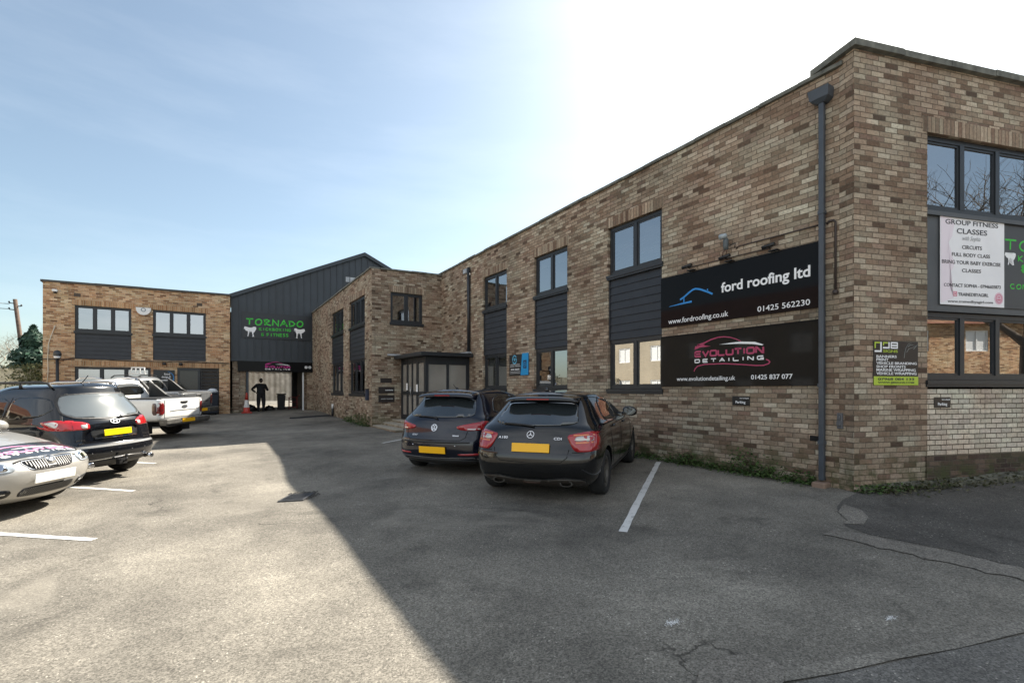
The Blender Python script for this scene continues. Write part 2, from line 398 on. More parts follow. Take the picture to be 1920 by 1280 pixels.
# footway along the corner building, kerb strip and road beyond it
def lerp2(a, b, t): return (a[0] + (b[0] - a[0]) * t, a[1] + (b[1] - a[1]) * t)
seam = [(6.95, 2.95), (6.3, 2.83), (5.18, 2.38), (4.04, 1.93), (3.24, 1.62), (2.7, 1.42)]
rd = Vector((.948, -.300)).normalized()
e0 = Vector((2.55, 1.44))
foot = [(6.95, 2.97), (6.55, 2.86), (6.3, 2.74), (6.1, 2.5), (5.82, 2.47), (5.70, 2.2), (5.78, 1.6), (5.72, 1.1), (5.84, .7), (5.8, .47), (7, .09), tuple(e0 + rd * 20), (22, -1.55), (7.6, 3.05)]
props(sheet('footway', foot, .004, M_foot), kind='structure')
def strip(a, b, wdt, wob=0, n=24):
    a, b = Vector(a), Vector(b); t = (b - a).normalized(); q = Vector((-t.y, t.x)); L_ = []; R_ = []
    for i in range(n + 1):
        p = a + (b - a) * i / n
        L_.append(tuple(p + q * (wdt / 2 + random.uniform(-wob, wob)))); R_.append(tuple(p - q * (wdt / 2 + random.uniform(-wob, wob))))
    return L_ + R_[::-1]
kn = Vector((rd.y, -rd.x))
if kn.y > 0: kn = -kn
k0 = e0 - rd * 2.2
props(sheet('road', [tuple(k0 + kn * .07), tuple(k0 + rd * 26 + kn * .07), tuple(k0 + rd * 26 + kn * 9), tuple(k0 + kn * 9)], .006, M_road), kind='structure')
props(sheet('kerb_strip', strip(k0 + kn * .01, k0 + rd * 26 + kn * .01, .10, .012, 60), .010, M_kerb), kind='structure')
props(sheet('pale_path_patch', strip((5.48, 2.46), (5.58, .52), .34, .035), .0085, M_patch), kind='structure')
props(sheet('pale_path_patch', [(6.72, 2.86), (6.3, 2.74), (6.02, 2.52), (5.86, 2.5), (6.0, 2.36), (6.35, 2.45), (6.6, 2.62)], .0087, M_patch), kind='structure')
pc = Vector((2.42, 1.52))
props(sheet('repaired_patch', [tuple(pc + Vector((math.cos(a * .5236) * .30, math.sin(a * .5236) * .17))) for a in range(12)], .016, M_patch), kind='structure')

# painted bay lines
def bay(a, b, wdt=.085):
    return props(sheet('bay_line', strip(a, b, wdt, .004, 30), .005, M_line), kind='structure')
bay((3.73, 3.67), (7.35, 6.30))
bay((3.94, 12.37), (7.3, 14.75))
bay((-.94, 6.57), (-4.6, 9.9)); bay((-.87, 9.3), (-4.6, 12.9)); bay((-.78, 12.05), (-4.6, 15.8))

def scuff(x, y, n, r, sx=1.6):      # chalky white scuffs on the tarmac
    bm = bmesh.new(); rr = random.Random(int(x * 100))
    for _ in range(n):
        px, py = x + rr.gauss(0, r * sx), y + rr.gauss(0, r); s_ = rr.uniform(.0015, .006); a = rr.uniform(0, 6.28); ca, sa = math.cos(a) * s_, math.sin(a) * s_
        z = gz(px, py) + .0065
        bm.faces.new([bm.verts.new((px + u, py + v, z)) for u, v in ((ca, sa), (-sa, ca), (-ca, -sa), (sa, -ca))])
    return props(mk('chalk_scuff', bm, plain('chalk', (.72, .71, .68), .9)), kind='structure')
scuff(2.61, 2.12, 130, .018, 1.8); scuff(3.86, 1.36, 90, .014, 2.2); scuff(1.62, 1.86, 45, .02)
# ------------------------------------------------------------------ building kit
def wallmesh(bm, pl, u0, u1, z0, top, holes=(), reveal=.11, uvoff=0, mi=0):
    """brick skin with openings; top may be a pair (z at u0, z at u1)"""
    uvl = bm.loops.layers.uv.verify()
    tz = (lambda u: top[0] + (top[1] - top[0]) * (u - u0) / (u1 - u0)) if isinstance(top, tuple) else (lambda u: top)
    us = sorted({u0, u1, *[h[0] for h in holes], *[h[1] for h in holes]}); us = [u for u in us if u0 <= u <= u1]
    zs = sorted({z0, *[h[2] for h in holes], *[h[3] for h in holes]}) + [None]
    def quad(pts, uvs):
        f = bm.faces.new([bm.verts.new(p) for p in pts]); f.material_index = mi
        for l, t in zip(f.loops, uvs): l[uvl].uv = (t[0] + uvoff, t[1])
    for a, b in zip(us, us[1:]):
        for c, d in zip(zs, zs[1:]):
            if any(h[0] <= (a + b) / 2 <= h[1] and h[2] <= (c + .001) and (d is not None and h[3] >= d - .001) for h in holes): continue
            da, db = (tz(a), tz(b)) if d is None else (d, d)
            quad([pl.P(a, c), pl.P(b, c), pl.P(b, db), pl.P(a, da)], [(a, c), (b, c), (b, db), (a, da)])
    for a, b, c, d in holes:
        r = -reveal
        quad([pl.P(a, c), pl.P(a, d), pl.P(a, d, r), pl.P(a, c, r)], [(a, c), (a, d), (a + reveal, d), (a + reveal, c)])
        quad([pl.P(b, c, r), pl.P(b, d, r), pl.P(b, d), pl.P(b, c)], [(b + reveal, c), (b + reveal, d), (b, d), (b, c)])
        quad([pl.P(a, d), pl.P(b, d), pl.P(b, d, r), pl.P(a, d, r)], [(a, d), (b, d), (b, d + reveal), (a, d + reveal)])
        quad([pl.P(a, c, r), pl.P(b, c, r), pl.P(b, c), pl.P(a, c)], [(a, c), (b, c), (b, c + reveal), (a, c + reveal)])

def window(par, pl, u0, u1, z0, z1, n, sill=True, blind=False, dep=.075, splits=None, fw=.068):
    bm = bmesh.new(); a, b = u0 + .004, u1 - .004; c, d = z0 + .004, z1 - .004
    D0, D1 = -dep - .06, -dep + .012
    pbox(bm, pl, a, b, d - fw, d, D0, D1); pbox(bm, pl, a, b, c, c + fw, D0, D1)
    pbox(bm, pl, a, a + fw, c + fw, d - fw, D0, D1); pbox(bm, pl, b - fw, b, c + fw, d - fw, D0, D1)
    ed = splits or [a + fw / 2 + (b - a - fw) * i / n for i in range(n + 1)]
    for e in ed[1:-1]: pbox(bm, pl, e - fw * .62, e + fw * .62, c + fw, d - fw, D0, D1 + .004)
    sw = .032
    panes = []
    for i in range(len(ed) - 1):      # sashes
        p = (ed[i] + fw / 2 if i == 0 else ed[i] + fw * .62); q = (ed[i + 1] - fw / 2 if i == len(ed) - 2 else ed[i + 1] - fw * .62)
        zz0, zz1 = c + fw, d - fw
        pbox(bm, pl, p, q, zz1 - sw, zz1, D0 + .01, D1 - .014); pbox(bm, pl, p, q, zz0, zz0 + sw, D0 + .01, D1 - .014)
        pbox(bm, pl, p, p + sw, zz0 + sw, zz1 - sw, D0 + .01, D1 - .014); pbox(bm, pl, q - sw, q, zz0 + sw, zz1 - sw, D0 + .01, D1 - .014)
        panes.append((p + sw, q - sw, zz0 + sw, zz1 - sw))
    fixn(bm); wd = mk('window', bm, M_frame, par)
    bm = bmesh.new()
    for i, (p, q, r, s) in enumerate(panes):
        t = random.uniform(-.0015, .0015)
        vs = [bm.verts.new(pl.P(p - .005, r - .005, -dep - .02 + t)), bm.verts.new(pl.P(q + .005, r - .005, -dep - .02 - t)), bm.verts.new(pl.P(q + .005, s + .005, -dep - .02 - t)), bm.verts.new(pl.P(p - .005, s + .005, -dep - .02 + t))]
        bm.faces.new(vs)
    mk('pane', bm, M_glass, wd)
    if sill:
        bm = bmesh.new(); pbox(bm, pl, u0 - .035, u1 + .035, z0 - .06, z0 - .002, -.10, .034); pbox(bm, pl, u0 - .03, u1 + .03, z0 - .10, z0 - .06, -.02, .016)
        fixn(bm); mk('sill', bm, M_frame, wd)
    if blind:
        bm = bmesh.new(); z = z1 - .08
        while z > z0 + .08 + (0 if blind is True else (z1 - z0) * (1 - blind)):
            pbox(bm, pl, a + .05, b - .05, z - .03, z - .004, -dep - .135, -dep - .12); z -= .032
        fixn(bm); mk('blind', bm, M_blind, wd)
    return wd
M_blind = plain('window_blind', (.62, .60, .53), .7)
M_curtain = plain('pale_curtain', (.5, .5, .48), .8, var=.15, vscale=3)
M_room = plain('room_wall', (.30, .29, .27), .85, var=.2, vscale=1.2)

def cladding(par, pl, u0, u1, z0, z1, pitch=.165, base=-.06):
    bm = bmesh.new(); n = max(2, round((z1 - z0) / pitch)); h = (z1 - z0) / n
    for i in range(n):
        a, b = z0 + i * h, z0 + (i + 1) * h
        for q in ([pl.P(u0, a, base + .026), pl.P(u1, a, base + .026), pl.P(u1, b + .012, base + .006), pl.P(u0, b + .012, base + .006)],
                  [pl.P(u0, a, base), pl.P(u1, a, base), pl.P(u1, a, base + .026), pl.P(u0, a, base + .026)]):
            bm.faces.new([bm.verts.new(v) for v in q])
    pbox(bm, pl, u0, u0 + .03, z0, z1, base, base + .034); pbox(bm, pl, u1 - .03, u1, z0, z1, base, base + .034)
    return mk('cladding_panel', bm, M_clad, par)

def soldier(par, pl, u0, u1, z0, mat, h=.225, d=.004):
    bm = bmesh.new(); uvl = bm.loops.layers.uv.verify()
    f = bm.faces.new([bm.verts.new(pl.P(u, z, d)) for u, z in ((u0, z0), (u1, z0), (u1, z0 + h), (u0, z0 + h))])
    for l, t in zip(f.loops, ((u0, .005), (u1, .005), (u1, h), (u0, h))): l[uvl].uv = t
    for pts, uvs in (([pl.P(u0, z0, d), pl.P(u0, z0 + h, d), pl.P(u0, z0 + h, -.02), pl.P(u0, z0, -.02)], [(0, 0), (0, h), (.02, h), (.02, 0)]),
                     ([pl.P(u1, z0, -.02), pl.P(u1, z0 + h, -.02), pl.P(u1, z0 + h, d), pl.P(u1, z0, d)], [(0, 0), (0, h), (.02, h), (.02, 0)])):
        f = bm.faces.new([bm.verts.new(p) for p in pts])
        for l, t in zip(f.loops, uvs): l[uvl].uv = t
    return mk('lintel', bm, mat, par)

def coping(par, pl, u0, u1, z0, z1, over=.05, back=.30, h=.07, seg=.6, mat=None, name='coping'):
    """flat stones a little uneven, laid along the wall head"""
    bm = bmesh.new(); n = max(1, round((u1 - u0) / seg)); w_ = (u1 - u0) / n
    for i in range(n):
        a, b = u0 + i * w_ + .003, u0 + (i + 1) * w_ - .003
        za, zb = z0 + (z1 - z0) * (a - u0) / (u1 - u0), z0 + (z1 - z0) * (b - u0) / (u1 - u0); j = random.uniform(-.008, .008); ov = over + random.uniform(-.006, .006)
        vs = [bm.verts.new(pl.P(u, z + dz + j, d)) for u, z in ((a, za), (b, zb)) for d in (ov, -back) for dz in (0, h)]
        for q in ((0, 1, 3, 2), (4, 6, 7, 5), (0, 4, 5, 1), (2, 3, 7, 6), (0, 2, 6, 4), (1, 5, 7, 3)): bm.faces.new([vs[k] for k in q])
    fixn(bm)
    return mk(name, bm, mat or M_coping, par)

def plainquad(bm, pts, mi=0):
    f = bm.faces.new([bm.verts.new(p) for p in pts]); f.material_index = mi; return f

# ------------------------------------------------------------------ office building (long wall + wing)
off = thing('office_building', 'long two storey buff brick office building with tall dark window bays behind the black hatchbacks', 'building', (0, 0, 0))
zA0, zA1 = 5.74, 5.98                       # wall head, far and near
bays = [(16.87 - 13.66, 16.87 - 12.23), (16.87 - 10.81, 16.87 - 9.39), (16.87 - 7.96, 16.87 - 6.46)]
bm = bmesh.new()
porch_hole = []
wallmesh(bm, PA, 0, 13.6, -.35, (zA0, zA1), [(a, b, 1.40, 4.99) for a, b in bays])
# wing: face to the yard and the short face beside the porch
wh = [(27.6 - 23.04, 27.6 - 20.87, 1.22, 4.82), (27.6 - 19.91, 27.6 - 17.72, 1.22, 4.86)]
WZ = 5.60
wallmesh(bm, PWL, 0, 10.73, -.35, (5.45, WZ + .02), wh, uvoff=3.1)
wallmesh(bm, PWR, 0, 2.645, -.35, (WZ + .02, 5.68), [(.67, 1.89, 3.78, 4.88), (1.15, 2.25, .32, 2.35)], uvoff=7.3)
# far and rear walls, out of sight
r_ = Pl((16, 27.6), (-1, 0)); wallmesh(bm, r_, 0, 11.01, -.35, 5.45, uvoff=1)
r_ = Pl((16, 3.6), (0, 1)); wallmesh(bm, r_, 0, 24, -.35, 5.7, uvoff=1)
mk('wall', bm, M_brick, off)
bm = bmesh.new()
for x0, x1, y0, y1 in ((7.66, 16, 3.7, 27.58), (5.02, 7.66, 16.9, 27.58)):
    plainquad(bm, [(x0, y0, 5.36), (x1, y0, 5.36), (x1, y1, 5.36), (x0, y1, 5.36)])
mk('roof', bm, plain('felt_roof', (.06, .06, .06), .9), off)
bm = bmesh.new()          # floors and inner partitions seen dimly through the glass
plainquad(bm, [(7.7, 3.8, 2.55), (15.9, 3.8, 2.55), (15.9, 27.5, 2.55), (7.7, 27.5, 2.55)])
plainquad(bm, [(11.2, 3.8, 0.1), (11.2, 27.5, 0.1), (11.2, 27.5, 5.3), (11.2, 3.8, 5.3)])
plainquad(bm, [(5.05, 16.95, 2.55), (7.66, 16.95, 2.55), (7.66, 27.5, 2.55), (5.05, 27.5, 2.55)])
plainquad(bm, [(7.6, 17.0, 0.1), (7.6, 27.5, 0.1), (7.6, 27.5, 5.3), (7.6, 17.0, 5.3)])
mk('inner_partition', bm, M_room, off)
for i, (a, b) in enumerate(bays):
    window(off, PA, a, b, 3.93, 4.99, 2, blind=(.35 if i == 1 else .18 if i == 2 else False))
    cladding(off, PA, a, b, 2.50, 3.83)
    window(off, PA, a, b, 1.42, 2.50, 2, blind=(i == 0))
    soldier(off, PA, a - .05, b + .05, 4.992, M_soldier)
for a, b, c, d in wh:
    window(off, PWL, a, b, 3.83, d, 3); cladding(off, PWL, a, b, 2.55, 3.72); window(off, PWL, a, b, 1.24, 2.55, 3)
    soldier(off, PWL, a - .05, b + .05, d + .002, M_soldier)
window(off, PWR, .67, 1.89, 3.80, 4.88, 2); soldier(off, PWR, .62, 1.94, 4.882, M_soldier)
coping(off, PA, -.3, 13.62, zA0, zA1, h=.055)
coping(off, PWL, 0, 10.73 - .0, 5.45, WZ + .02, h=.055); coping(off, PWR, .31, 2.6, WZ + .02, 5.68, h=.055)

# glazed entrance porch in the corner
por = thing('entrance_porch', 'dark framed glass entrance porch with flat roof in the corner of the brick wing', 'porch', (6.84, 15.7, 0))
por.location = (0, 0, 0)
PP1 = Pl((6.05, 16.87), (0, -1)); PP2 = Pl((6.05, 14.6), (1, 0)); FZ = .34
M_frost = plain('frosted_glass', (.27, .25, .22), .2, spec=.8, var=.12, vscale=1.5)
def framewall(pl, u0, u1, z0, z1, posts, rails, nm='glazed_screen'):
    bm = bmesh.new()
    for p in posts: pbox(bm, pl, p[0], p[1], z0, z1, -.07, .0)
    for (a, b) in rails:
        for p, q in zip(posts, posts[1:]): pbox(bm, pl, p[1], q[0], a, b, -.065, -.005)
    fixn(bm); s_ = mk(nm, bm, M_frame, por)
    bm = bmesh.new()
    for p, q in zip(posts, posts[1:]): plainquad(bm, [pl.P(p[1], z0, -.035), pl.P(q[0], z0, -.035), pl.P(q[0], z1, -.035), pl.P(p[1], z1, -.035)])
    mk('pane', bm, M_frost, s_); return s_
framewall(PP1, 0, 2.27, FZ, 2.47, [(0, .12), (.55, .66), (1.02, 1.10), (1.46, 1.60), (2.12, 2.197)], [(FZ, FZ + .18), (1.22, 1.34), (2.28, 2.47)])
framewall(PP2, 0, 1.58, FZ, 2.47, [(0, .10), (.74, .82), (1.46, 1.57)], [(FZ, 1.24), (2.22, 2.47)])
bm = bmesh.new(); pbox(bm, PP1, .68, 1.00, .55, 1.20, -.06, -.045); mk('door_panel', bm, M_frame, por)
bm = bmesh.new(); tube(bm, [PP1.P(1.05, 1.15, .045), PP1.P(1.05, 1.5, .045)], .012, 8); mk('door_handle', bm, M_steel, por)
bm = bmesh.new(); bbox(bm, 5.78, 7.62, 14.32, 16.86, 2.475, 2.60); bevel_all(bm, .01); mk('roof', bm, M_frame, por)
bm = bmesh.new(); bbox(bm, 6.05, 7.63, 14.62, 16.86, -.1, FZ); mk('plinth', bm, M_conc, por)
bm = bmesh.new(); plainquad(bm, [(7.60, 14.7, FZ), (7.60, 16.8, FZ), (7.60, 16.8, 2.46), (7.60, 14.7, 2.46)]); plainquad(bm, [(6.1, 16.84, FZ), (7.6, 16.84, FZ), (7.6, 16.84, 2.46), (6.1, 16.84, 2.46)])
mk('inner_lining', bm, plain('painted_lining', (.6, .58, .54), .7, var=.1, vscale=2), por)
bm = bmesh.new(); pbox(bm, PWR, .55, 1.0, 2.60, 2.66, .0, .10); pbox(bm, PA, .3, 2.42, 2.62, 2.67, .0, .12); fixn(bm); mk('flashing', bm, M_lead, por)
for (u, z) in ((.60, 1.5), (1.53, 1.45)):
    bm = bmesh.new(); pbox(bm, PP1, u - .07, u + .07, z - .12, z + .12, .002, .006); props(mk('notice', bm, M_wht), 'white paper notice on the porch %s' % ('side light nearest the wing wall' if u < 1 else 'door post nearest the porch corner'), 'notice')

# entrance steps
st = thing('entrance_steps', 'three worn concrete steps with brick risers up to the glass porch', 'steps', (0, 0, 0))
M_brs = brickmat('brick_steps', BR[2:7], (.2, .17, .13))
for i, (x, z, y) in enumerate(((5.02, .17, 14.55), (5.37, .26, 14.75), (5.72, .345, 14.95))):
    bm = bmesh.new(); bbox(bm, x, 6.04, y, 16.86, z - .05, z); bevel_all(bm, .008, 2)
    t_ = mk('tread', bm, M_conc, st)
    bm = bmesh.new(); uvl = bm.loops.layers.uv.verify(); vs = bbox(bm, x + .03, 6.03, y + .03, 16.85, z - .22, z - .052); fixn(bm)
    for f in bm.faces:
        for l in f.loops:
            c = l.vert.co; l[uvl].uv = ((c.y if abs(f.normal.x) > .5 else c.x), c.z)
    mk('riser', bm, M_brs, st)

# ------------------------------------------------------------------ taller corner building facing the road
cb = thing('corner_building', 'taller brick corner building with projecting front and long dark window strip beside the road', 'building', (0, 0, 0))
BL = 16
bo = [(1.34, 13.5, 1.46, 5.13)]
bm = bmesh.new()
wallmesh(bm, PB, 0, BL, -.4, 6.10, [(1.34, 13.5, .45, 5.13)])
L_ = 0.6
wallmesh(bm, PBR, 0, .6, -.4, 6.10, uvoff=5.02)
# remaining sides
q0 = PB.P(BL, 0); r1 = Pl((q0.x, q0.y), (-PB.n.x, -PB.n.y)); wallmesh(bm, r1, 0, 8, -.4, 6.1)
q1 = PB.P(0, 0, -8); 
r3 = Pl((q1.x, q1.y), (PB.n.x, PB.n.y)); wallmesh(bm, r3, 0, 7.3, -.4, 6.1)
mk('wall', bm, M_brick, cb)
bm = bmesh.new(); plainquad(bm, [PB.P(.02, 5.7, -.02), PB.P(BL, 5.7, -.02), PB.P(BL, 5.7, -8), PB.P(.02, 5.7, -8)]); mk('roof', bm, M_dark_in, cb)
bm = bmesh.new(); wallmesh(bm, PB.back(.02), 1.34, 13.5, .45, 1.42, uvoff=.03); mk('infill_wall', bm, M_brick_pale, cb)
bm = bmesh.new(); wallmesh(bm, PB.back(-.018), 1.30, BL, -.3, .45); plainquad(bm, [PB.P(1.30, .45, 0), PB.P(BL, .45, 0), PB.P(BL, .45, .018), PB.P(1.30, .45, .018)]); mk('plinth', bm, M_brick_dark, cb)
bm = bmesh.new()
plainquad(bm, [PB.P(.2, 2.6, -.2), PB.P(15, 2.6, -.2), PB.P(15, 2.6, -7), PB.P(.2, 2.6, -7)])
plainquad(bm, [PB.P(.2, 0, -4.5), PB.P(15, 0, -4.5), PB.P(15, 5.6, -4.5), PB.P(.2, 5.6, -4.5)])
mk('inner_partition', bm, M_room, cb)
sp_ = [1.372] + [1.372 + .765 * i for i in range(1, 4)] + [1.372 + .765 * 4]
for k in range(4):
    u0 = 1.34 + 3.04 * k
    window(cb, PB, u0, u0 + 3.04, 4.02, 5.13, 4, sill=False); window(cb, PB, u0, u0 + 3.04, 1.55, 2.55, 4, sill=True)
bm = bmesh.new(); pbox(bm, PB, 1.345, 13.49, 2.56, 4.015, -.09, -.055)
for k in range(5): pbox(bm, PB, 1.345 + k * 3.03, 1.375 + k * 3.03, 2.56, 4.015, -.055, -.03)
pbox(bm, PB, 1.345, 13.49, 2.555, 2.625, -.055, -.01); pbox(bm, PB, 1.345, 13.49, 3.955, 4.016, -.055, -.006); fixn(bm); mk('spandrel_panel', bm, plain('grey_spandrel', (.075, .08, .085), .5, var=.15, vscale=2), cb)
soldier(cb, PB, 1.25, 13.6, 5.132, M_soldier, h=.23)
coping(cb, PB, -.07, BL, 6.10, 6.10, over=.075, back=.35, h=.09, seg=.9)
coping(cb, PBR, -.05, .60, 6.10, 6.10, over=.075, back=.30, h=.086, seg=.7)
bm = bmesh.new()     # mossy concrete upstand at the foot of the wall
pts = [PB.P(u, 0, 0) for u in [.1 + .2 * i for i in range(70)]]
for p, q in zip(pts, pts[1:]):
    a1 = .10 + .03 * math.sin(p.x * 9) + random.uniform(-.015, .015)
    zz = gz(p.x, p.y) + .05 + (p - pts[0]).length * .012 + random.uniform(-.012, .012)
    o_ = PB.n * (.06 + random.uniform(-.012, .012) + min(.22, (p - pts[0]).length * .05))
    vs = [p + Vector((0, 0, -.2)) - PB.n * .02, q + Vector((0, 0, -.2)) - PB.n * .02]
    a, b = p + o_, q + o_
    plainquad(bm, [a + Vector((0, 0, zz - .2)), b + Vector((0, 0, zz - .2)), b + Vector((0, 0, zz)), a + Vector((0, 0, zz))])
    plainquad(bm, [a + Vector((0, 0, zz)), b + Vector((0, 0, zz)), q + Vector((0, 0, zz + .035)), p + Vector((0, 0, zz + .035))])
bmesh.ops.remove_doubles(bm, verts=bm.verts[:], dist=.03)
mk('kerb_base', bm, plain('mossy_concrete', (.12, .115, .085), .95, bump=.9, bscale=25, var=.6, vscale=9), cb)

# ------------------------------------------------------------------ left brick building
lb = thing('brick_unit', 'warm brown two storey flat roofed brick unit behind the pickups', 'building', (0, 0, 0))
U = lambda x: x + 5.5
holes = [(U(-4.51), U(-2.62), 2.70, 4.97), (U(-1.85), U(.17), 2.72, 5.0), (U(-4.51), U(-1.93), .9, 2.37), (U(-.95), U(.71), .15, 2.40)]
bm = bmesh.new(); wallmesh(bm, PL, 0, 6.66, -.1, (5.84, 5.93), holes)
r_ = Pl((-5.5, 36), (0, -1)); wallmesh(bm, r_, 0, 8.8, -.1, 5.84); r_ = Pl((1.16, 27.2), (0, 1)); wallmesh(bm, r_, 0, 8.8, -.1, 5.9); r_ = Pl((1.16, 36), (-1, 0)); wallmesh(bm, r_, 0, 6.66, -.1, 5.84)
mk('wall', bm, M_brick_warm, lb)
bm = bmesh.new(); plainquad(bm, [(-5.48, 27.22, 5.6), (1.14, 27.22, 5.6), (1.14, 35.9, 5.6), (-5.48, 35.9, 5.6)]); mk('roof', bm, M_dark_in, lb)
bm = bmesh.new(); plainquad(bm, [(-5.4, 27.4, 2.5), (1.1, 27.4, 2.5), (1.1, 35.9, 2.5), (-5.4, 35.9, 2.5)]); plainquad(bm, [(-5.4, 30.4, .2), (1.1, 30.4, .2), (1.1, 30.4, 5.5), (-5.4, 30.4, 5.5)]); mk('inner_partition', bm, M_room, lb)
coping(lb, PL, -.07, 6.72, 5.84, 5.93, over=.06, back=.4, h=.085, seg=1.6, mat=plain('roof_edge_trim', (.06, .06, .055), .7, var=.3))
window(lb, PL, holes[0][0], holes[0][1], 3.88, 4.97, 3, blind=.3); cladding(lb, PL, holes[0][0], holes[0][1], 2.71, 3.78, pitch=.19)
window(lb, PL, holes[1][0], holes[1][1], 3.90, 5.0, 3); cladding(lb, PL, holes[1][0], holes[1][1], 2.73, 3.80, pitch=.19)
window(lb, PL, holes[2][0], holes[2][1], .92, 2.37, 3, blind=True)
for h in holes[:2]: soldier(lb, PL, h[0] - .1, h[1] + .1, h[3] + .002, M_soldier_warm)
soldier(lb, PL, holes[2][0] - .1, holes[3][1] + .1, 2.42, M_soldier_warm, h=.20)
bm = bmesh.new(); u = holes[3][0]; pbox(bm, PL, u + .01, u + .9, .2, 2.39, -.11, -.05); pbox(bm, PL, u + .01, u + .10, .2, 2.39, -.05, -.02); pbox(bm, PL, u + .80, u + .9, .2, 2.39, -.05, -.02); pbox(bm, PL, u + .10, u + .8, 2.27, 2.39, -.05, -.02); pbox(bm, PL, u + .10, u + .8, .2, .9, -.05, -.03); fixn(bm)
d_ = mk('door', bm, M_frame, lb); bm = bmesh.new(); plainquad(bm, [PL.P(u + .10, .9, -.045), PL.P(u + .8, .9, -.045), PL.P(u + .8, 2.27, -.045), PL.P(u + .10, 2.27, -.045)]); mk('pane', bm, plain('dark_door_glass', (.012, .014, .013), .08, spec=.6), d_)
bm = bmesh.new()
for k in range(13): pbox(bm, PL, u + .92, u + 1.645, .22 + k * .168, .22 + k * .168 + .135, -.08, -.055)
pbox(bm, PL, u + .92, u + .98, .2, 2.39, -.10, -.02); pbox(bm, PL, u + 1.59, u + 1.65, .2, 2.39, -.10, -.02); fixn(bm); mk('slatted_screen', bm, plain('charcoal_timber', (.03, .028, .026), .7), lb)
bm = bmesh.new(); plainquad(bm, [PL.P(u + .95, .2, -.30), PL.P(u + 1.62, .2, -.30), PL.P(u + 1.62, 2.39, -.30), PL.P(u + .95, 2.39, -.30)]); mk('bin_store_back', bm, plain('pale_render', (.6, .5, .36), .8), lb)
for uu in (1.07, 5.42):
    bm = bmesh.new(); pbox(bm, PL, uu - .11, uu + .11, 5.32, 5.46, .0, .006); mk('air_vent', bm, plain('vent_grille', (.08, .06, .045), .8), lb)

# ------------------------------------------------------------------ steel clad warehouse
wh_ = thing('warehouse', 'dark grey steel clad gable warehouse with an open roller doorway between the brick buildings', 'building', (0, 0, 0))
RX, RZ, EX, EZ = 7.74, 9.04, 1.2, 6.04; SL = (RZ - EZ) / (RX - EX); EX2 = 2 * RX - EX; YD = 32.6
zr = lambda x: RZ - SL * abs(x - RX)
bm = bmesh.new(); x = EX + .02; k = 0
def vstrip(x0, x1, d, zb=2.92):
    plainquad(bm, [PT.P(x0, zb, d), PT.P(x1, zb, d), PT.P(x1, zr(x1) - .02, d), PT.P(x0, zr(x0) - .02, d)])
def vside(x_, d0, d1, zb=2.92):
    plainquad(bm, [PT.P(x_, zb, d0), PT.P(x_, zb, d1), PT.P(x_, zr(x_) - .02, d1), PT.P(x_, zr(x_) - .02, d0)])
pitch = .335
while x < EX2 - .1:
    x1 = min(x + pitch, EX2 - .02); a, b = x + .03, x + .062
    vstrip(x, a, .045); vside(a, .045, 0)
    vstrip(a, x1, 0); vside(x1, 0, .045); x = x1
bmesh.ops.remove_doubles(bm, verts=bm.verts[:], dist=.0005); fixn(bm)
mk('cladding', bm, M_clad_metal, wh_)
bm = bmesh.new()
for sx in (EX - .12, EX2 + .12):
    p = [(sx, 27.45, zr(sx)), (RX, 27.45, RZ), (RX, YD, RZ), (sx, YD, zr(sx))]
    plainquad(bm, [Vector(q) + Vector((0, 0, .06)) for q in p]); plainquad(bm, [Vector(q) + Vector((0, 0, .0)) for q in p])
    plainquad(bm, [Vector(p[0]) + Vector((0, 0, -.14)), Vector(p[1]) + Vector((0, 0, -.14)), Vector(p[1]) + Vector((0, 0, .06)), Vector(p[0]) + Vector((0, 0, .06))])
fixn(bm); mk('roof', bm, M_clad_metal, wh_)
bm = bmesh.new(); pbox(bm, PT, EX, 6.6, 2.80, 2.92, -.02, .07); fixn(bm); mk('drip_flashing', bm, M_clad_metal, wh_)
# side, rear and inner shell; the rear doorway has a white translucent curtain
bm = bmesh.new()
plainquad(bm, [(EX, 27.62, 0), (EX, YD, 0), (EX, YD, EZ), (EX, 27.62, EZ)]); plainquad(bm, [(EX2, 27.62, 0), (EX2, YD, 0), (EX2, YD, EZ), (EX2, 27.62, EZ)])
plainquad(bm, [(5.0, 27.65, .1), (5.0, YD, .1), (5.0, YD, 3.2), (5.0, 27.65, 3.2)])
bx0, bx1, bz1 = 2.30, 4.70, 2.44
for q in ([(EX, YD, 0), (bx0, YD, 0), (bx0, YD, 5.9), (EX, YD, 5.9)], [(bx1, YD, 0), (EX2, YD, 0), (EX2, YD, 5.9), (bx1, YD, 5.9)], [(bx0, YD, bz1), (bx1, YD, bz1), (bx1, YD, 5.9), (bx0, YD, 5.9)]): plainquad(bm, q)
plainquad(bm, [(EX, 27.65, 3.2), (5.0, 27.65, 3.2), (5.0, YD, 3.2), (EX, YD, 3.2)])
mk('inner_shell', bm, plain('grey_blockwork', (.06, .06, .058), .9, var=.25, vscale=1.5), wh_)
mt, nt, b = newmat('white_curtain'); N = NB(nt); g = nt.nodes.new('ShaderNodeNewGeometry')
trn = nt.nodes.new('ShaderNodeBsdfTranslucent'); dif = nt.nodes.new('ShaderNodeBsdfDiffuse'); ms = nt.nodes.new('ShaderNodeMixShader'); ms.inputs[0].default_value = .6
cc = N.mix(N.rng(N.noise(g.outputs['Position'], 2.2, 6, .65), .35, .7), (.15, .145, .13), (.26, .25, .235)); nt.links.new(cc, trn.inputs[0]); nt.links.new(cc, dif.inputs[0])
nt.links.new(dif.outputs[0], ms.inputs[1]); nt.links.new(trn.outputs[0], ms.inputs[2]); nt.links.new(ms.outputs[0], nt.nodes['Material Output'].inputs[0])
M_sheet = mt
bm = bmesh.new(); n = 40
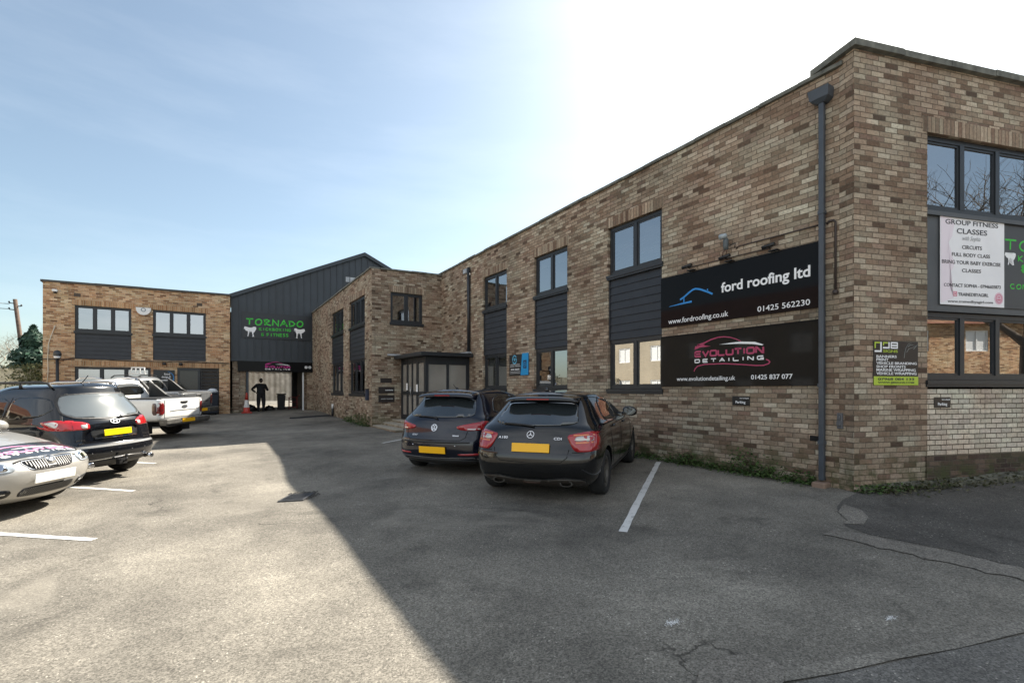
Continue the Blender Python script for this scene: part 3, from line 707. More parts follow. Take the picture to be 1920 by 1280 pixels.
for i in range(n):
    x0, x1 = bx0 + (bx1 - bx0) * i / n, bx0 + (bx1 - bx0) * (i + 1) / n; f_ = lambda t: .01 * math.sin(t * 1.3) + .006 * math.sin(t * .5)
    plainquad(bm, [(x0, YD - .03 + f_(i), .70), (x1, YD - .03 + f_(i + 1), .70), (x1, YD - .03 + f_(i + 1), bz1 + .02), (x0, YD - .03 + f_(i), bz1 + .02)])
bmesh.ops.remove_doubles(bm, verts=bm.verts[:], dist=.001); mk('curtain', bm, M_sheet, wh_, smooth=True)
# brick piers and doorway
for segs in ([(PT, 1.28, 1.56, -.1, 2.80, .0), (PT.back(.06), 1.56, 1.86, -.1, 2.80, .4), (Pl((1.86, 27.54), (0, 1)), 0, 1.4, -.1, 2.8, 0)],
             [(Pl((4.72, 29), (0, -1)), 0, 1.4, -.1, 2.8, 0), (PT, 4.72, 5.18, -.1, 2.80, 1.1), (Pl((5.18, 27.6), (0, 1)), 0, .25, -.1, 2.8, 0), (PT.back(.25), 5.18, 5.33, -.1, 2.42, 2)],
             [(PT.back(.25), 5.18, 6.4, 2.42, 2.80, 2)]):
    bm = bmesh.new()
    for p_, a, b, c, d, o in segs: wallmesh(bm, p_, a, b, c, d, uvoff=o)
    bmesh.ops.remove_doubles(bm, verts=bm.verts[:], dist=.001)
    mk('brick_pier' if len(segs) > 1 else 'brick_lintel', bm, M_brick, wh_)
bm = bmesh.new(); pbox(bm, PT, 5.33, 5.9, .18, 2.42, -.30, -.27); pbox(bm, PT, 5.33, 5.39, .18, 2.42, -.27, -.24); fixn(bm); mk('side_door', bm, M_frame, wh_)
bm = bmesh.new(); pbox(bm, PT, 1.50, 5.02, 2.30, 2.82, -.02, .075); fixn(bm); mk('fascia_board', bm, M_signblk, wh_)
bm = bmesh.new(); pbox(bm, PT, 1.88, 1.99, .1, 2.3, -.14, -.05); fixn(bm); mk('door_guide', bm, M_pipe, wh_)
bm = bmesh.new(); pbox(bm, PT, 4.50, 4.57, .1, 2.3, -.12, -.04); fixn(bm); mk('door_guide', bm, plain('pale_steel', (.6, .62, .62), .45), wh_)
bm = bmesh.new(); pbox(bm, PT, 6.72, 7.25, 7.35, 7.62, .0, .04); fixn(bm); mk('wall_light_panel', bm, M_lead, wh_)
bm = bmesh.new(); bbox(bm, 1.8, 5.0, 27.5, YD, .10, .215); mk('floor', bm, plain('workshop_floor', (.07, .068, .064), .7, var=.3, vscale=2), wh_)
bm = bmesh.new(); bbox(bm, 5.2, 6.3, 26.9, 27.55, .08, .24); bevel_all(bm, .01); mk('doorstep', bm, M_conc, wh_)
# ------------------------------------------------------------------ lettering and signs
def ribbon2(bm, pl, pts, wd, d, closed=False, thick=.003, w_end=None):
    """flat stroke along a polyline on a wall plane, mitred, with real thickness"""
    P_ = [Vector((p[0], p[1])) for p in pts]; n = len(P_)
    Ls, Rs = [], []
    for i in range(n):
        a = P_[(i - 1) % n] if (closed or i > 0) else None; b = P_[(i + 1) % n] if (closed or i < n - 1) else None
        d1 = (P_[i] - a).normalized() if a is not None and (P_[i] - a).length > 1e-6 else None
        d2 = (b - P_[i]).normalized() if b is not None and (b - P_[i]).length > 1e-6 else None
        if d1 is None: d1 = d2
        if d2 is None: d2 = d1
        t = d1 + d2
        t = t.normalized() if t.length > 1e-4 else d1
        q = Vector((-t.y, t.x)); c = max(.45, q.dot(Vector((-d1.y, d1.x))))
        ww = wd if w_end is None else wd + (w_end - wd) * i / max(1, n - 1)
        Ls.append(P_[i] + q * ww / 2 / c); Rs.append(P_[i] - q * ww / 2 / c)
    V = lambda p, dd: bm.verts.new(pl.P(p.x, p.y, dd))
    lf = [V(p, d) for p in Ls]; rf = [V(p, d) for p in Rs]; lb_ = [V(p, d - thick) for p in Ls]; rb = [V(p, d - thick) for p in Rs]
    for i in range(n if closed else n - 1):
        j = (i + 1) % n
        bm.faces.new((rf[i], rf[j], lf[j], lf[i])); bm.faces.new((lf[i], lf[j], lb_[j], lb_[i])); bm.faces.new((rf[j], rf[i], rb[i], rb[j]))
    if not closed:
        for i in (0, n - 1): bm.faces.new((lf[i], rf[i], rb[i], lb_[i]))

def poly2(bm, pl, pts, d, thick=.003):
    top = [bm.verts.new(pl.P(u, z, d)) for u, z in pts]; bot = [bm.verts.new(pl.P(u, z, d - thick)) for u, z in pts]
    f = bm.faces.new(top); n = len(pts)
    for i in range(n): bm.faces.new((top[i], top[(i + 1) % n], bot[(i + 1) % n], bot[i]))
    bmesh.ops.triangulate(bm, faces=[f])

def arc(cx, cz, rx, rz, a0=0, a1=360, n=20):
    return [(cx + rx * math.cos(R(a0 + (a1 - a0) * i / n)), cz + rz * math.sin(R(a0 + (a1 - a0) * i / n))) for i in range(n + 1)]

OV = [(.15, 0), (.85, 0), (1, .15), (1, .85), (.85, 1), (.15, 1), (0, .85), (0, .15)]
TECH = {'E': [[(1, 1), (.12, 1), (0, .85), (0, .15), (.12, 0), (1, 0)], [(0, .5), (.9, .5)]], 'V': [[(0, 1), (.5, 0), (1, 1)]], 'O': [OV + [OV[0]]],
        'L': [[(0, 1), (0, .15), (.12, 0), (1, 0)]], 'U': [[(0, 1), (0, .15), (.15, 0), (.85, 0), (1, .15), (1, 1)]], 'T': [[(0, 1), (1, 1)], [(.5, 1), (.5, 0)]],
        'I': [[(.5, 0), (.5, 1)]], 'N': [[(0, 0), (0, 1), (.1, 1), (.9, 0), (1, 0), (1, 1)]], 'D': [[(0, 0), (0, 1), (.8, 1), (1, .8), (1, .2), (.8, 0), (0, 0)]],
        'A': [[(0, 0), (.5, 1), (1, 0)], [(.2, .35), (.8, .35)]], 'G': [[(1, 1), (.15, 1), (0, .85), (0, .15), (.15, 0), (1, 0), (1, .45), (.5, .45)]],
        'S': [[(1, 1), (.12, 1), (0, .88), (0, .62), (.12, .5), (.88, .5), (1, .38), (1, .12), (.88, 0), (0, 0)]], 'J': [[(.35, 1), (1, 1), (1, .12), (.88, 0), (0, 0), (0, .25)]],
        'B': [[(0, 0), (0, 1), (.88, 1), (1, .88), (1, .62), (.88, .5), (0, .5)], [(.88, .5), (1, .38), (1, .12), (.88, 0), (0, 0)]]}
o_ = lambda a0=0, a1=360: arc(.5, .5, .5, .5, a0, a1, 18)
CAS = {'T': [[(-.1, .97), (1.05, 1)], [(.45, 1), (.42, 0)]], 'O': [[(x + .12 * (z - .5), z) for x, z in o_()]], 'R': [[(.15, .0), (.1, .9)], [(-.1, .9), (.5, 1), (.85, .82), (.7, .6), (.1, .45), (.6, .15), (1.15, 0)]],
       'N': [[(0, 0), (.08, 1), (.95, .0), (1, 1)]], 'A': [[(-.1, 0), (.5, 1), (1.1, -.1)], [(.15, .35), (1, .4)]], 'D': [[(.1, 0), (.05, .95)], [(-.1, .95), (.6, .85), (1, .5), (.7, .15), (0, -.02)]],
       'K': [[(.05, 0), (.02, 1)], [(.9, 1), (.08, .45), (1, 0)]], 'I': [[(.5, 0), (.52, 1)]], 'C': [o_(50, 320)], 'B': [[(.05, 0), (.05, 1), (.7, .9), (.75, .65), (.08, .52), (.85, .4), (.85, .12), (.05, 0)]],
       'X': [[(0, 1), (1, 0)], [(.95, 1), (0, 0)]], 'G': [o_(40, 330) + [(.95, .42), (.55, .42)]], 'F': [[(.1, 0), (.08, 1), (.95, 1)], [(.08, .52), (.8, .54)]], 'E': [[(.95, 0), (.1, .0), (.08, 1), (.95, 1)], [(.08, .52), (.85, .54)]],
       'S': [[(.95, .88), (.6, 1), (.15, .88), (.2, .62), (.75, .45), (.9, .2), (.5, 0), (.05, .1)]], '&': [[(.9, .98), (.3, 1), (.15, .72), (.8, .5), (.85, .2), (.4, 0), (.1, .3), (.75, .62)], [(.5, 1.15), (.48, -.15)]]}

def strokes(par, pl, txt, font, u0, u1, z0, z1, wd, mat, d, cw=.72, slope=0, sp=.42, name='lettering'):
    bm = bmesh.new(); wid = sum((.22 if c == 'I' and font is TECH else .5 if c == ' ' else 1) for c in txt) ; gap = sp * (len(txt) - 1)
    s = (u1 - u0) / (wid + gap); u = u0
    for c in txt:
        cwid = (.22 if c == 'I' and font is TECH else .5 if c == ' ' else 1) * s
        for st in font.get(c, []):
            pts = []
            for x, z in st:
                uu = u + (x * cwid if not (c == 'I' and font is TECH) else cwid / 2)
                pts.append((uu, z0 + z * (z1 - z0) + slope * (uu - u0)))
            ribbon2(bm, pl, pts, wd, d)
        u += cwid + sp * s
    return mk(name, bm, mat, par)

def text(par, pl, s, u0, u1, z0, z1, mat, d, bold=0, shear=0, name='lettering', thick=.0015, slope=0):
    cu = bpy.data.curves.new('t', 'FONT'); cu.body = s; cu.size = 1; cu.offset = bold; cu.extrude = .004; cu.shear = shear; cu.resolution_u = 3
    ob = bpy.data.objects.new('t', cu); COL.objects.link(ob); me = baked(ob); bpy.data.curves.remove(cu)
    xs_ = [v.co.x for v in me.vertices]; ys_ = [v.co.y for v in me.vertices]; a, b, c, e = min(xs_), max(xs_), min(ys_), max(ys_)
    for v in me.vertices:
        u = u0 + (v.co.x - a) / (b - a) * (u1 - u0); z = z0 + (v.co.y - c) / (e - c) * (z1 - z0) + slope * (u - u0)
        v.co = pl.P(u, z, d + (thick if v.co.z > 0 else -thick))
    return mesh_of(name, me, mat, par)

def unread(par, pl, u0, u1, z0, z1, mat, d, words=(5, 7), name='lettering'):
    """a line of writing too small to read in the photograph: a row of upright marks"""
    bm = bmesh.new(); n = sum(words) + (len(words) - 1) * .8; s = (u1 - u0) / n; u = u0; rr = random.Random(int(u0 * 100))
    for w_ in words:
        for k in range(w_):
            h = (z1 - z0) * rr.uniform(.75, 1); pts = [(u + s * .12, z0), (u + s * .78, z0), (u + s * .78, z0 + h), (u + s * .12, z0 + h)]; poly2(bm, pl, pts, d, .002); u += s
        u += .8 * s
    return mk(name, bm, mat, par)

def panel(name, label, cat, pl, u0, u1, z0, z1, mat, d0=.004, d1=.03, group=None, bev=.002):
    root = thing(name, label, cat, pl.P((u0 + u1) / 2, z0, 0), 0, group); root.location = (0, 0, 0)
    bm = bmesh.new(); pbox(bm, pl, u0, u1, z0, z1, d0, d1); fixn(bm)
    if bev: bevel_all(bm, bev)
    mk('panel', bm, mat, root); return root

M_cyan = plain('blue_vinyl', (.012, .235, .62), .4)
M_mag = plain('magenta_vinyl', (.42, .035, .115), .4)
M_magb = plain('bright_magenta_vinyl', (.55, .02, .25), .4)
M_green = plain('green_vinyl', (.04, .52, .035), .45)
M_lime = plain('lime_vinyl', (.42, .55, .045), .45)
M_pink = plain('pink_print', (.74, .50, .58), .5)
M_dkpink = plain('rose_print', (.62, .16, .24), .5)
M_poster = plain('white_banner', (.84, .83, .84), .5, var=.04, vscale=3)
M_ink = plain('grey_ink', (.04, .04, .045), .5)
M_azure = plain('azure_panel', (.005, .27, .58), .35)
M_matblk = plain('satin_black_panel', (.012, .012, .013), .35)
M_grey_l = plain('grey_lettering', (.42, .42, .42), .5)

D = .0335
s1 = panel('roofing_sign', 'upper wide gloss black sign with bold white lettering and blue roof logo', 'sign', PA, 10.41, 13.315, 2.612, 3.582, M_signblk)
text(s1, PA, 'ford roofing ltd', 11.725, 13.192, 3.035, 3.262, M_wht, D, bold=.022)
text(s1, PA, '01425 562230', 12.38, 13.188, 2.668, 2.757, M_wht, D, bold=.004)
text(s1, PA, 'www.fordroofing.co.uk', 10.595, 11.86, 2.638, 2.765, M_wht, D, bold=.006)
bm = bmesh.new()
ribbon2(bm, PA, [(10.864, 3.10), (10.95, 3.135), (11.06, 3.2), (11.15, 3.243), (11.206, 3.25), (11.30, 3.225), (11.45, 3.155), (11.557, 3.098)], .032, D)
ribbon2(bm, PA, [(11.455, 3.16), (11.455, 3.205)], .022, D); ribbon2(bm, PA, [(10.953, 3.125), (10.953, 3.04)], .02, D)
ribbon2(bm, PA, [(10.615, 3.005), (10.85, 3.02), (11.125, 3.03)], .008, D, w_end=.036)
mk('logo', bm, M_cyan, s1)

def evo_logo(par, pl, fu, fz, d, m1, m2, sc=1.0):
    """car outline, name and underline swoosh; fu, fz place the big sign's metres on another board"""
    T = lambda pts: [(fu(a), fz(b)) for a, b in pts]
    bm = bmesh.new()
    ribbon2(bm, pl, T([(11.24, 2.215), (11.384, 2.245), (11.528, 2.295), (11.668, 2.322), (11.777, 2.322), (11.884, 2.305), (12.0, 2.265), (12.091, 2.219)]), .024 * sc, d, w_end=.012 * sc)
    poly2(bm, pl, T([(11.185, 2.135), (11.2, 2.20), (11.23, 2.195), (11.25, 2.225), (11.40, 2.225), (11.38, 2.205), (11.52, 2.178), (11.3, 2.172)]), d)
    mk('logo', bm, m1, par)
    bm = bmesh.new(); poly2(bm, pl, T([(11.682, 2.195), (11.9, 2.208), (12.10, 2.212), (12.338, 2.188), (12.48, 2.135), (12.457, 2.122), (12.3, 2.155), (12.05, 2.18)]), d); mk('logo', bm, m2, par)
    strokes(par, pl, 'EVOLUTION', TECH, fu(11.20), fu(12.475), fz(2.008), fz(2.098), .030 * sc, m1, d, sp=.30)
    strokes(par, pl, 'DETAILING', TECH, fu(11.195), fu(12.475), fz(1.90), fz(1.953), .018 * sc, m2, d, sp=.75)
s2 = panel('detailing_sign', 'lower wide gloss black sign with magenta car outline logo under the roofing board', 'sign', PA, 10.41, 13.315, 1.468, 2.442, M_signblk)
evo_logo(s2, PA, lambda a: a, lambda b: b, D, M_mag, M_wht)
bm = bmesh.new(); ribbon2(bm, PA, [(11.176, 1.741), (11.20, 1.79), (11.25, 1.835), (11.4, 1.862), (11.777, 1.858), (12.1, 1.83), (12.35, 1.803), (12.48, 1.80), (12.565, 1.825), (12.582, 1.85), (12.56, 1.878), (12.52, 1.893)], .018, D)
mk('logo', bm, M_mag, s2)
text(s2, PA, 'www.evolutiondetailing.uk', 10.792, 11.99, 1.548, 1.648, M_wht, D, bold=.006)
text(s2, PA, '01425 837 077', 12.27, 12.935, 1.575, 1.652, M_wht, D, bold=.012)

for pl, a, b, lab in ((PA, 11.92, 12.235, 'small black parking plate on the long wall under the lower black sign'), (PB, 1.49, 1.81, 'small black parking plate on the pale brick under the corner window strip')):
    p_ = panel('parking_plate', lab, 'sign', pl if pl is PA else PB.back(.02), a, b, 1.145, 1.30, M_matblk, d1=.012, group='small black parking plates')
    q = pl if pl is PA else PB.back(.02)
    text(p_, q, 'Parking', a + .065, b - .075, 1.165, 1.222, M_wht, .0145, bold=.012)
    text(p_, q, 'ford roofing ltd', a + .14, b - .02, 1.252, 1.275, M_wht, .0145, bold=.01)

s3 = panel('business_sign', 'black and bright blue business board between the ground floor windows', 'sign', PA, 4.815, 5.81, 1.81, 2.41, M_matblk, d1=.02)
bm = bmesh.new(); poly2(bm, PA, [(5.42, 1.812), (5.81, 1.812), (5.81, 2.425), (5.50, 2.425)], .026, .004); mk('panel', bm, M_azure, s3)
bm = bmesh.new(); poly2(bm, PA, [(5.56, 2.0), (5.72, 2.0), (5.72, 2.23), (5.56, 2.23)], .0285); mk('logo', bm, plain('navy_square', (.004, .03, .1), .4), s3)
def swirl(pl, u, z, r, d, par, m, w_):
    bm = bmesh.new(); ribbon2(bm, pl, arc(u, z, r, r * 1.1, 30, 200, 12), w_, d); ribbon2(bm, pl, arc(u, z - r * .1, r, r * 1.1, 210, 380, 12), w_, d); ribbon2(bm, pl, [(u - r * .3, z + r * .4), (u, z - r * .3), (u + r * .5, z + r * .3)], w_, d); mk('logo', bm, m, par)
swirl(PA, 5.10, 2.27, .10, .023, s3, plain('teal_print', (.10, .42, .62), .4), .03); swirl(PA, 5.64, 2.11, .055, .031, s3, M_azure, .018)
unread(s3, PA, 4.88, 5.38, 2.105, 2.14, M_grey_l, .0225, (13,)); unread(s3, PA, 4.86, 5.42, 2.055, 2.09, M_grey_l, .0225, (6, 7))
unread(s3, PA, 4.9, 5.36, 1.965, 2.005, M_wht, .0225, (5, 6))
for zz in (1.92, 1.875):
    bm = bmesh.new(); ribbon2(bm, PA, [(4.87, zz), (5.39, zz)], .016, .0225); mk('rule_line', bm, M_grey_l, s3)

# fitness poster and kickboxing banner on the spandrel
PBs = PB.back(.05)
s5 = panel('kickboxing_banner', 'dark grey banner with green hand lettering right of the fitness poster', 'banner', PBs, 2.94, 5.2, 2.66, 3.93, plain('charcoal_banner', (.05, .052, .055), .5), d1=.012)
strokes(s5, PBs, 'TORNADO', CAS, 3.005, 5.0, 3.57, 3.72, .026, M_green, .0145)
strokes(s5, PBs, 'KICKBOXING', CAS, 3.27, 4.7, 3.40, 3.49, .016, M_green, .0145); strokes(s5, PBs, '& FITNESS', CAS, 3.33, 4.6, 3.24, 3.34, .016, M_green, .0145)
strokes(s5, PBs, 'CONTACT', CAS, 3.10, 4.0, 2.97, 3.04, .015, M_green, .0145)
FIG = [(100, 510), (120, 450), (160, 455), (240, 472), (300, 470), (360, 445), (410, 455), (415, 500), (380, 560), (345, 590), (345, 640), (365, 682), (310, 687), (325, 655), (305, 580), (275, 552), (262, 590), (250, 545), (235, 600), (215, 682), (190, 682), (205, 620), (200, 560), (150, 545), (120, 510)]
def figure(par, pl, u0, u1, z0, z1, d, flip=False):
    bm = bmesh.new(); pts = []
    for x, y in FIG:
        t = (x - 100) / 315; t = 1 - t if flip else t
        pts.append((u0 + t * (u1 - u0), z1 - (y - 445) / 242 * (z1 - z0)))
    if flip: pts = pts[::-1]
    poly2(bm, pl, pts, d); mk('kicker_silhouette', bm, M_wht, par)
figure(s5, PBs, 2.975, 3.215, 3.33, 3.525, .0145)
s4 = panel('fitness_poster', 'white and pale pink fitness class poster on the grey spandrel', 'poster', PBs, 1.636, 2.955, 2.665, 3.975, M_poster, d0=.013, d1=.02)
D4 = .0225
bm = bmesh.new(); poly2(bm, PBs, [(1.645, 3.96)] + [(1.86 + .05 * math.sin(i * 1.1) + .02 * math.sin(i * 2.7), 3.94 - i * .09) for i in range(14)] + [(1.645, 2.68)], .0212, .0008); mk('pink_wash', bm, plain('pale_pink_print', (.80, .71, .76), .5), s4)
for s, a, b, c, e, bo_ in (('GROUP FITNESS', 1.735, 2.818, 3.852, 3.922, .006), ('CLASSES', 1.962, 2.584, 3.728, 3.805, .006), ('CIRCUITS', 2.068, 2.474, 3.505, 3.56, .004), ('FULL BODY CLASS', 1.864, 2.645, 3.386, 3.44, .004), ('BRING YOUR BABY EXERCISE', 1.665, 2.872, 3.268, 3.322, .004), ('CLASSES', 2.068, 2.456, 3.158, 3.212, .004),
                       ('CONTACT SOPHIA - 07946603873', 1.705, 2.872, 2.928, 2.978, .002), ('TRAINEDBYAGIRL', 1.989, 2.613, 2.802, 2.852, .004), ('www.trainedbyagirl.com', 1.78, 2.706, 2.688, 2.735, .004)):
    text(s4, PBs, s, a, b, c, e, M_ink, D4, bold=bo_, slope=.018)
text(s4, PBs, 'with Sophia', 2.08, 2.444, 3.615, 3.70, M_grey_l, D4, shear=.35, slope=.018)
bm = bmesh.new(); poly2(bm, PBs, arc(2.835, 2.80, .092, .092, 0, 345, 23), D4); mk('logo', bm, M_pink, s4)
bm = bmesh.new(); ribbon2(bm, PBs, arc(2.835, 2.80, .062, .062, 0, 345, 23), .010, D4 + .002, closed=True); ribbon2(bm, PBs, [(2.80, 2.78), (2.87, 2.78)], .02, D4 + .002); ribbon2(bm, PBs, [(2.81, 2.82), (2.86, 2.82)], .015, D4 + .002); mk('logo', bm, M_dkpink, s4)
bm = bmesh.new(); ribbon2(bm, PBs, [(1.90, 2.80), (1.96, 2.80), (1.96, 2.86), (1.90, 2.86)], .012, D4, closed=True); poly2(bm, PBs, arc(1.93, 2.83, .016, .016, 0, 330, 11), D4); mk('logo', bm, M_dkpink, s4)

# sign maker's board
s6 = panel('sign_maker_board', 'square black and lime board advertising banners and wrapping near the corner', 'sign', PB, .33, 1.147, 1.475, 2.093, M_matblk, d1=.012)
bm = bmesh.new(); pbox(bm, PB, .33, 1.147, 1.475, 1.596, .0122, .0142); fixn(bm); mk('panel', bm, M_lime, s6)
for s, a, b, c, e in (('BANNERS', .376, .743, 1.857, 1.893), ('PRINT', .376, .594, 1.811, 1.85), ('VEHICLE BRANDING', .376, 1.116, 1.764, 1.80), ('SHOP FRONTS', .376, .908, 1.715, 1.753), ('MARINE WRAPPING', .376, 1.096, 1.668, 1.706), ('VEHICLE WRAPPING', .376, 1.112, 1.619, 1.657)):
    text(s6, PB, s, a, b, c, e, M_wht, .0145, bold=.012)
text(s6, PB, '07968 084 133', .405, 1.065, 1.541, 1.578, M_ink, .0165, bold=.008); text(s6, PB, 'WWW.JJBSIGNS.COM', .405, 1.065, 1.492, 1.524, M_ink, .0165, bold=.004)
bm = bmesh.new(); ribbon2(bm, PB, [(.473 - .013, 2.078), (.460, 1.948), (.346, 1.948)], .024, .0145); ribbon2(bm, PB, [(.605, 2.078), (.605, 1.998), (.496, 1.998)], .022, .0145)
for zz in (2.07, 2.033, 1.998): ribbon2(bm, PB, [(.637, zz), (.765, zz)], .02, .0145)
ribbon2(bm, PB, [(.645, 1.99), (.645, 2.08)], .018, .0147); ribbon2(bm, PB, [(.757, 1.99), (.757, 2.08)], .016, .0147); mk('logo', bm, M_wht, s6)
bm = bmesh.new(); ribbon2(bm, PB, [(.44, 2.068), (.355, 2.068), (.355, 1.99)], .02, .0145); ribbon2(bm, PB, [(.585, 2.068), (.505, 2.068), (.505, 2.03)], .018, .0145); mk('logo', bm, M_lime, s6)
text(s6, PB, 'SIGNS', .496, .762, 1.932, 1.97, M_lime, .0145, bold=.012)
bm = bmesh.new()
for a in ([(.885, 1.86), (.895, 1.93), (.915, 2.0), (.955, 2.055), (1.02, 2.075)], [(.93, 1.94), (.97, 1.99), (1.04, 2.01), (1.10, 2.04)], [(.95, 2.02), (1.0, 2.045), (1.06, 2.05)], [(1.06, 1.99), (1.11, 2.03), (1.135, 2.06)]): ribbon2(bm, PB, a, .008, .0138, w_end=.003)
mk('logo', bm, plain('grey_print', (.22, .24, .23), .4), s6)

# banner on the warehouse cladding
s7 = panel('kickboxing_banner', 'wide dark banner with green hand lettering high on the steel cladding', 'banner', PT, 1.68, 4.92, 3.97, 5.28, plain('black_banner', (.016, .020, .024), .38, var=.1, vscale=1.5), d0=.034, d1=.05)
strokes(s7, PT, 'TORNADO', CAS, 1.90, 4.50, 4.64, 4.93, .06, M_green, .0535, slope=.018)
strokes(s7, PT, 'KICKBOXING', CAS, 2.45, 3.92, 4.385, 4.51, .033, M_green, .0535, slope=.022); strokes(s7, PT, '& FITNESS', CAS, 2.55, 3.80, 4.10, 4.24, .033, M_green, .0535, slope=.03)
figure(s7, PT, 1.769, 2.319, 4.04, 4.55, .0535); figure(s7, PT, 4.075, 4.617, 4.08, 4.60, .0535, flip=True)
# lettering on the doorway fascia belongs to the warehouse
fb_ = [o for o in wh_.children if o.name.startswith('fascia')][0]
evo_logo(fb_, PT, lambda a: 2.72 + (a - 11.185) * .894, lambda b: 2.41 + (b - 1.90) * .93, .0785, M_magb, M_wht, sc=.95)
for u in (4.661, 4.844):
    bm = bmesh.new(); poly2(bm, PT, arc(u, 2.565, .072, .072, 0, 345, 23), .0785); mk('logo', bm, M_wht, fb_)
text(fb_, PT, 'f', 4.64, 4.685, 2.515, 2.615, M_ink, .081, bold=.03)
bm = bmesh.new(); ribbon2(bm, PT, [(4.81, 2.53), (4.88, 2.53), (4.88, 2.60), (4.81, 2.60)], .012, .081, closed=True); ribbon2(bm, PT, arc(4.845, 2.565, .017, .017, 0, 330, 11), .008, .081, closed=True); mk('logo', bm, M_ink, fb_)

# board beside the brick unit's door
s8 = panel('design_sign', 'black board with white lettering and a blue ring beside the left unit door', 'sign', PL, U(-1.84), U(-1.04), 1.2, 2.29, M_matblk, d1=.03)
text(s8, PL, 'food', U(-1.44), U(-1.22), 2.06, 2.15, M_wht, D, bold=.01); text(s8, PL, 'design &', U(-1.53), U(-1.19), 1.90, 2.02, M_wht, D, bold=.01); unread(s8, PL, U(-1.55), U(-1.19), 1.79, 1.85, M_wht, D, (9,))
bm = bmesh.new(); ribbon2(bm, PL, arc(U(-1.38), 1.93, .30, .30, -60, 75, 18), .045, D, w_end=.01); mk('logo', bm, M_cyan, s8)

# plaques on the wing beside the porch
for a, b, c, e, lab, tx in ((.30, .71, 1.64, 1.80, 'narrow dark brown plaque, topmost of three on the short wing wall', None), (.23, .81, 1.27, 1.49, 'black plaque with white line of lettering, middle of three on the short wing wall', 1), (.23, .81, .95, 1.20, 'black plaque with grey lettering, lowest of three on the short wing wall', 2)):
    p_ = panel('wall_plaque', lab, 'plaque', PWR, a, b, c, e, plain('dark_plaque', (.02, .014, .012), .4), d1=.02, group='plaques beside the porch')
    if tx: unread(p_, PWR, a + (.25 if tx == 1 else .09), b - .05, (c + e) / 2 - .018, (c + e) / 2 + .018, M_wht if tx == 1 else M_grey_l, .0225, (8,) if tx == 1 else (5, 7))

# ------------------------------------------------------------------ pipes, lamps, cables on the walls
dp = thing('downpipe', 'square grey blue downpipe with hopper at the corner of the long wall', 'drainpipe', (0, 0, 0))
bm = bmesh.new(); pbox(bm, PA, 13.332, 13.40, .10, 5.56, .03, .10); fixn(bm); bevel_all(bm, .006)
mk('pipe', bm, M_pipe, dp)
bm = bmesh.new()
for z in (1.45, 3.95, .62): pbox(bm, PA, 13.325, 13.407, z, z + .05, .02, .107)
fixn(bm); mk('pipe_collar', bm, M_pipe, dp)
bm = bmesh.new(); vs = [bm.verts.new(PA.P(u, z, d)) for (z, a, b, dd) in ((5.55, 13.31, 13.425, .11), (5.60, 13.24, 13.49, .16), (5.74, 13.22, 13.50, .18)) for u, d in ((a, .004), (b, .004), (b, dd), (a, dd))]
for k in (0, 4):
    for i in range(4): bm.faces.new((vs[k + i], vs[k + (i + 1) % 4], vs[k + 4 + (i + 1) % 4], vs[k + 4 + i]))
bm.faces.new(vs[:4]); bm.faces.new(vs[8:]); fixn(bm); mk('hopper', bm, M_pipe, dp)
bm = bmesh.new(); pbox(bm, PA, 13.28, 13.46, -.02, .08, .0, .20); fixn(bm); bevel_all(bm, .015); mk('gully', bm, plain('terracotta_gully', (.22, .15, .11), .9, var=.3), dp)
dp = thing('downpipe', 'dark downpipe with pale box at its head above the porch corner', 'drainpipe', (0, 0, 0))
bm = bmesh.new(); tube(bm, [PA.P(2.33, 2.62, .07), PA.P(2.33, 5.5, .07)], .05, 12); mk('pipe', bm, M_frame, dp)
bm = bmesh.new(); pbox(bm, PA, 2.05, 2.28, 5.33, 5.47, .02, .14); fixn(bm); mk('outlet_box', bm, M_lead, dp)

def tubething(name, label, cat, pts, r, mat, n=8):
    bm = bmesh.new(); tube(bm, pts, r, n); return props(mk(name, bm, mat), label, cat)
M_cond = plain('brown_conduit', (.045, .032, .028), .6)
tubething('conduit', 'dark conduit running level above the upper black sign to the flood lamp', 'conduit', [PA.P(12.0, 3.79, .02), PA.P(12.04, 3.82, .02), PA.P(13.32, 3.82, .02)], .011, M_cond)
tubething('conduit', 'thin dark conduit feeding the three spotlights over the black sign', 'conduit', [PA.P(11.05, 3.672, .015), PA.P(12.6, 3.66, .015)], .008, M_cond)
bm = bmesh.new(); tube(bm, [PA.P(13.41, 3.80, .02), PA.P(13.44, 3.835, .02), PA.P(13.50, 3.835, .02), PA.P(13.525, 3.80, .02), PA.P(13.525, 2.83, .02)], .016, 8); lathe(bm, [(.001, -.02), (.034, -.02), (.034, .02), (.001, .02)], 12, PA.P(13.525, 2.80, .025), 'x')
props(mk('conduit', bm, M_cond), 'hooked brown conduit ending in a round box between the downpipe and corner', 'conduit')
fl = thing('flood_lamp', 'grey swivel flood lamp with drooping sensors above the upper black sign', 'lamp', (0, 0, 0))
bm = bmesh.new(); lathe(bm, [(.001, -.12), (.035, -.11), (.045, -.05), (.045, .06), (.03, .09), (.001, .09)], 12, PA.P(11.86, 3.90, .10), 'z'); mk('housing', bm, plain('grey_metal', (.08, .095, .10), .5), fl)
bm = bmesh.new(); lathe(bm, [(.001, -.07), (.04, -.06), (.05, .05), (.001, .06)], 12, PA.P(11.83, 4.02, .14), 'y'); mk('lamp_head', bm, plain('aluminium', (.35, .40, .42), .4), fl)
bm = bmesh.new()
for a in (11.83, 11.90): tube(bm, [PA.P(11.86, 3.82, .09), PA.P(a, 3.74, .14), PA.P(a, 3.69, .15)], .012, 6)
mk('sensor_arm', bm, plain('rusty_arm', (.12, .06, .035), .7), fl)
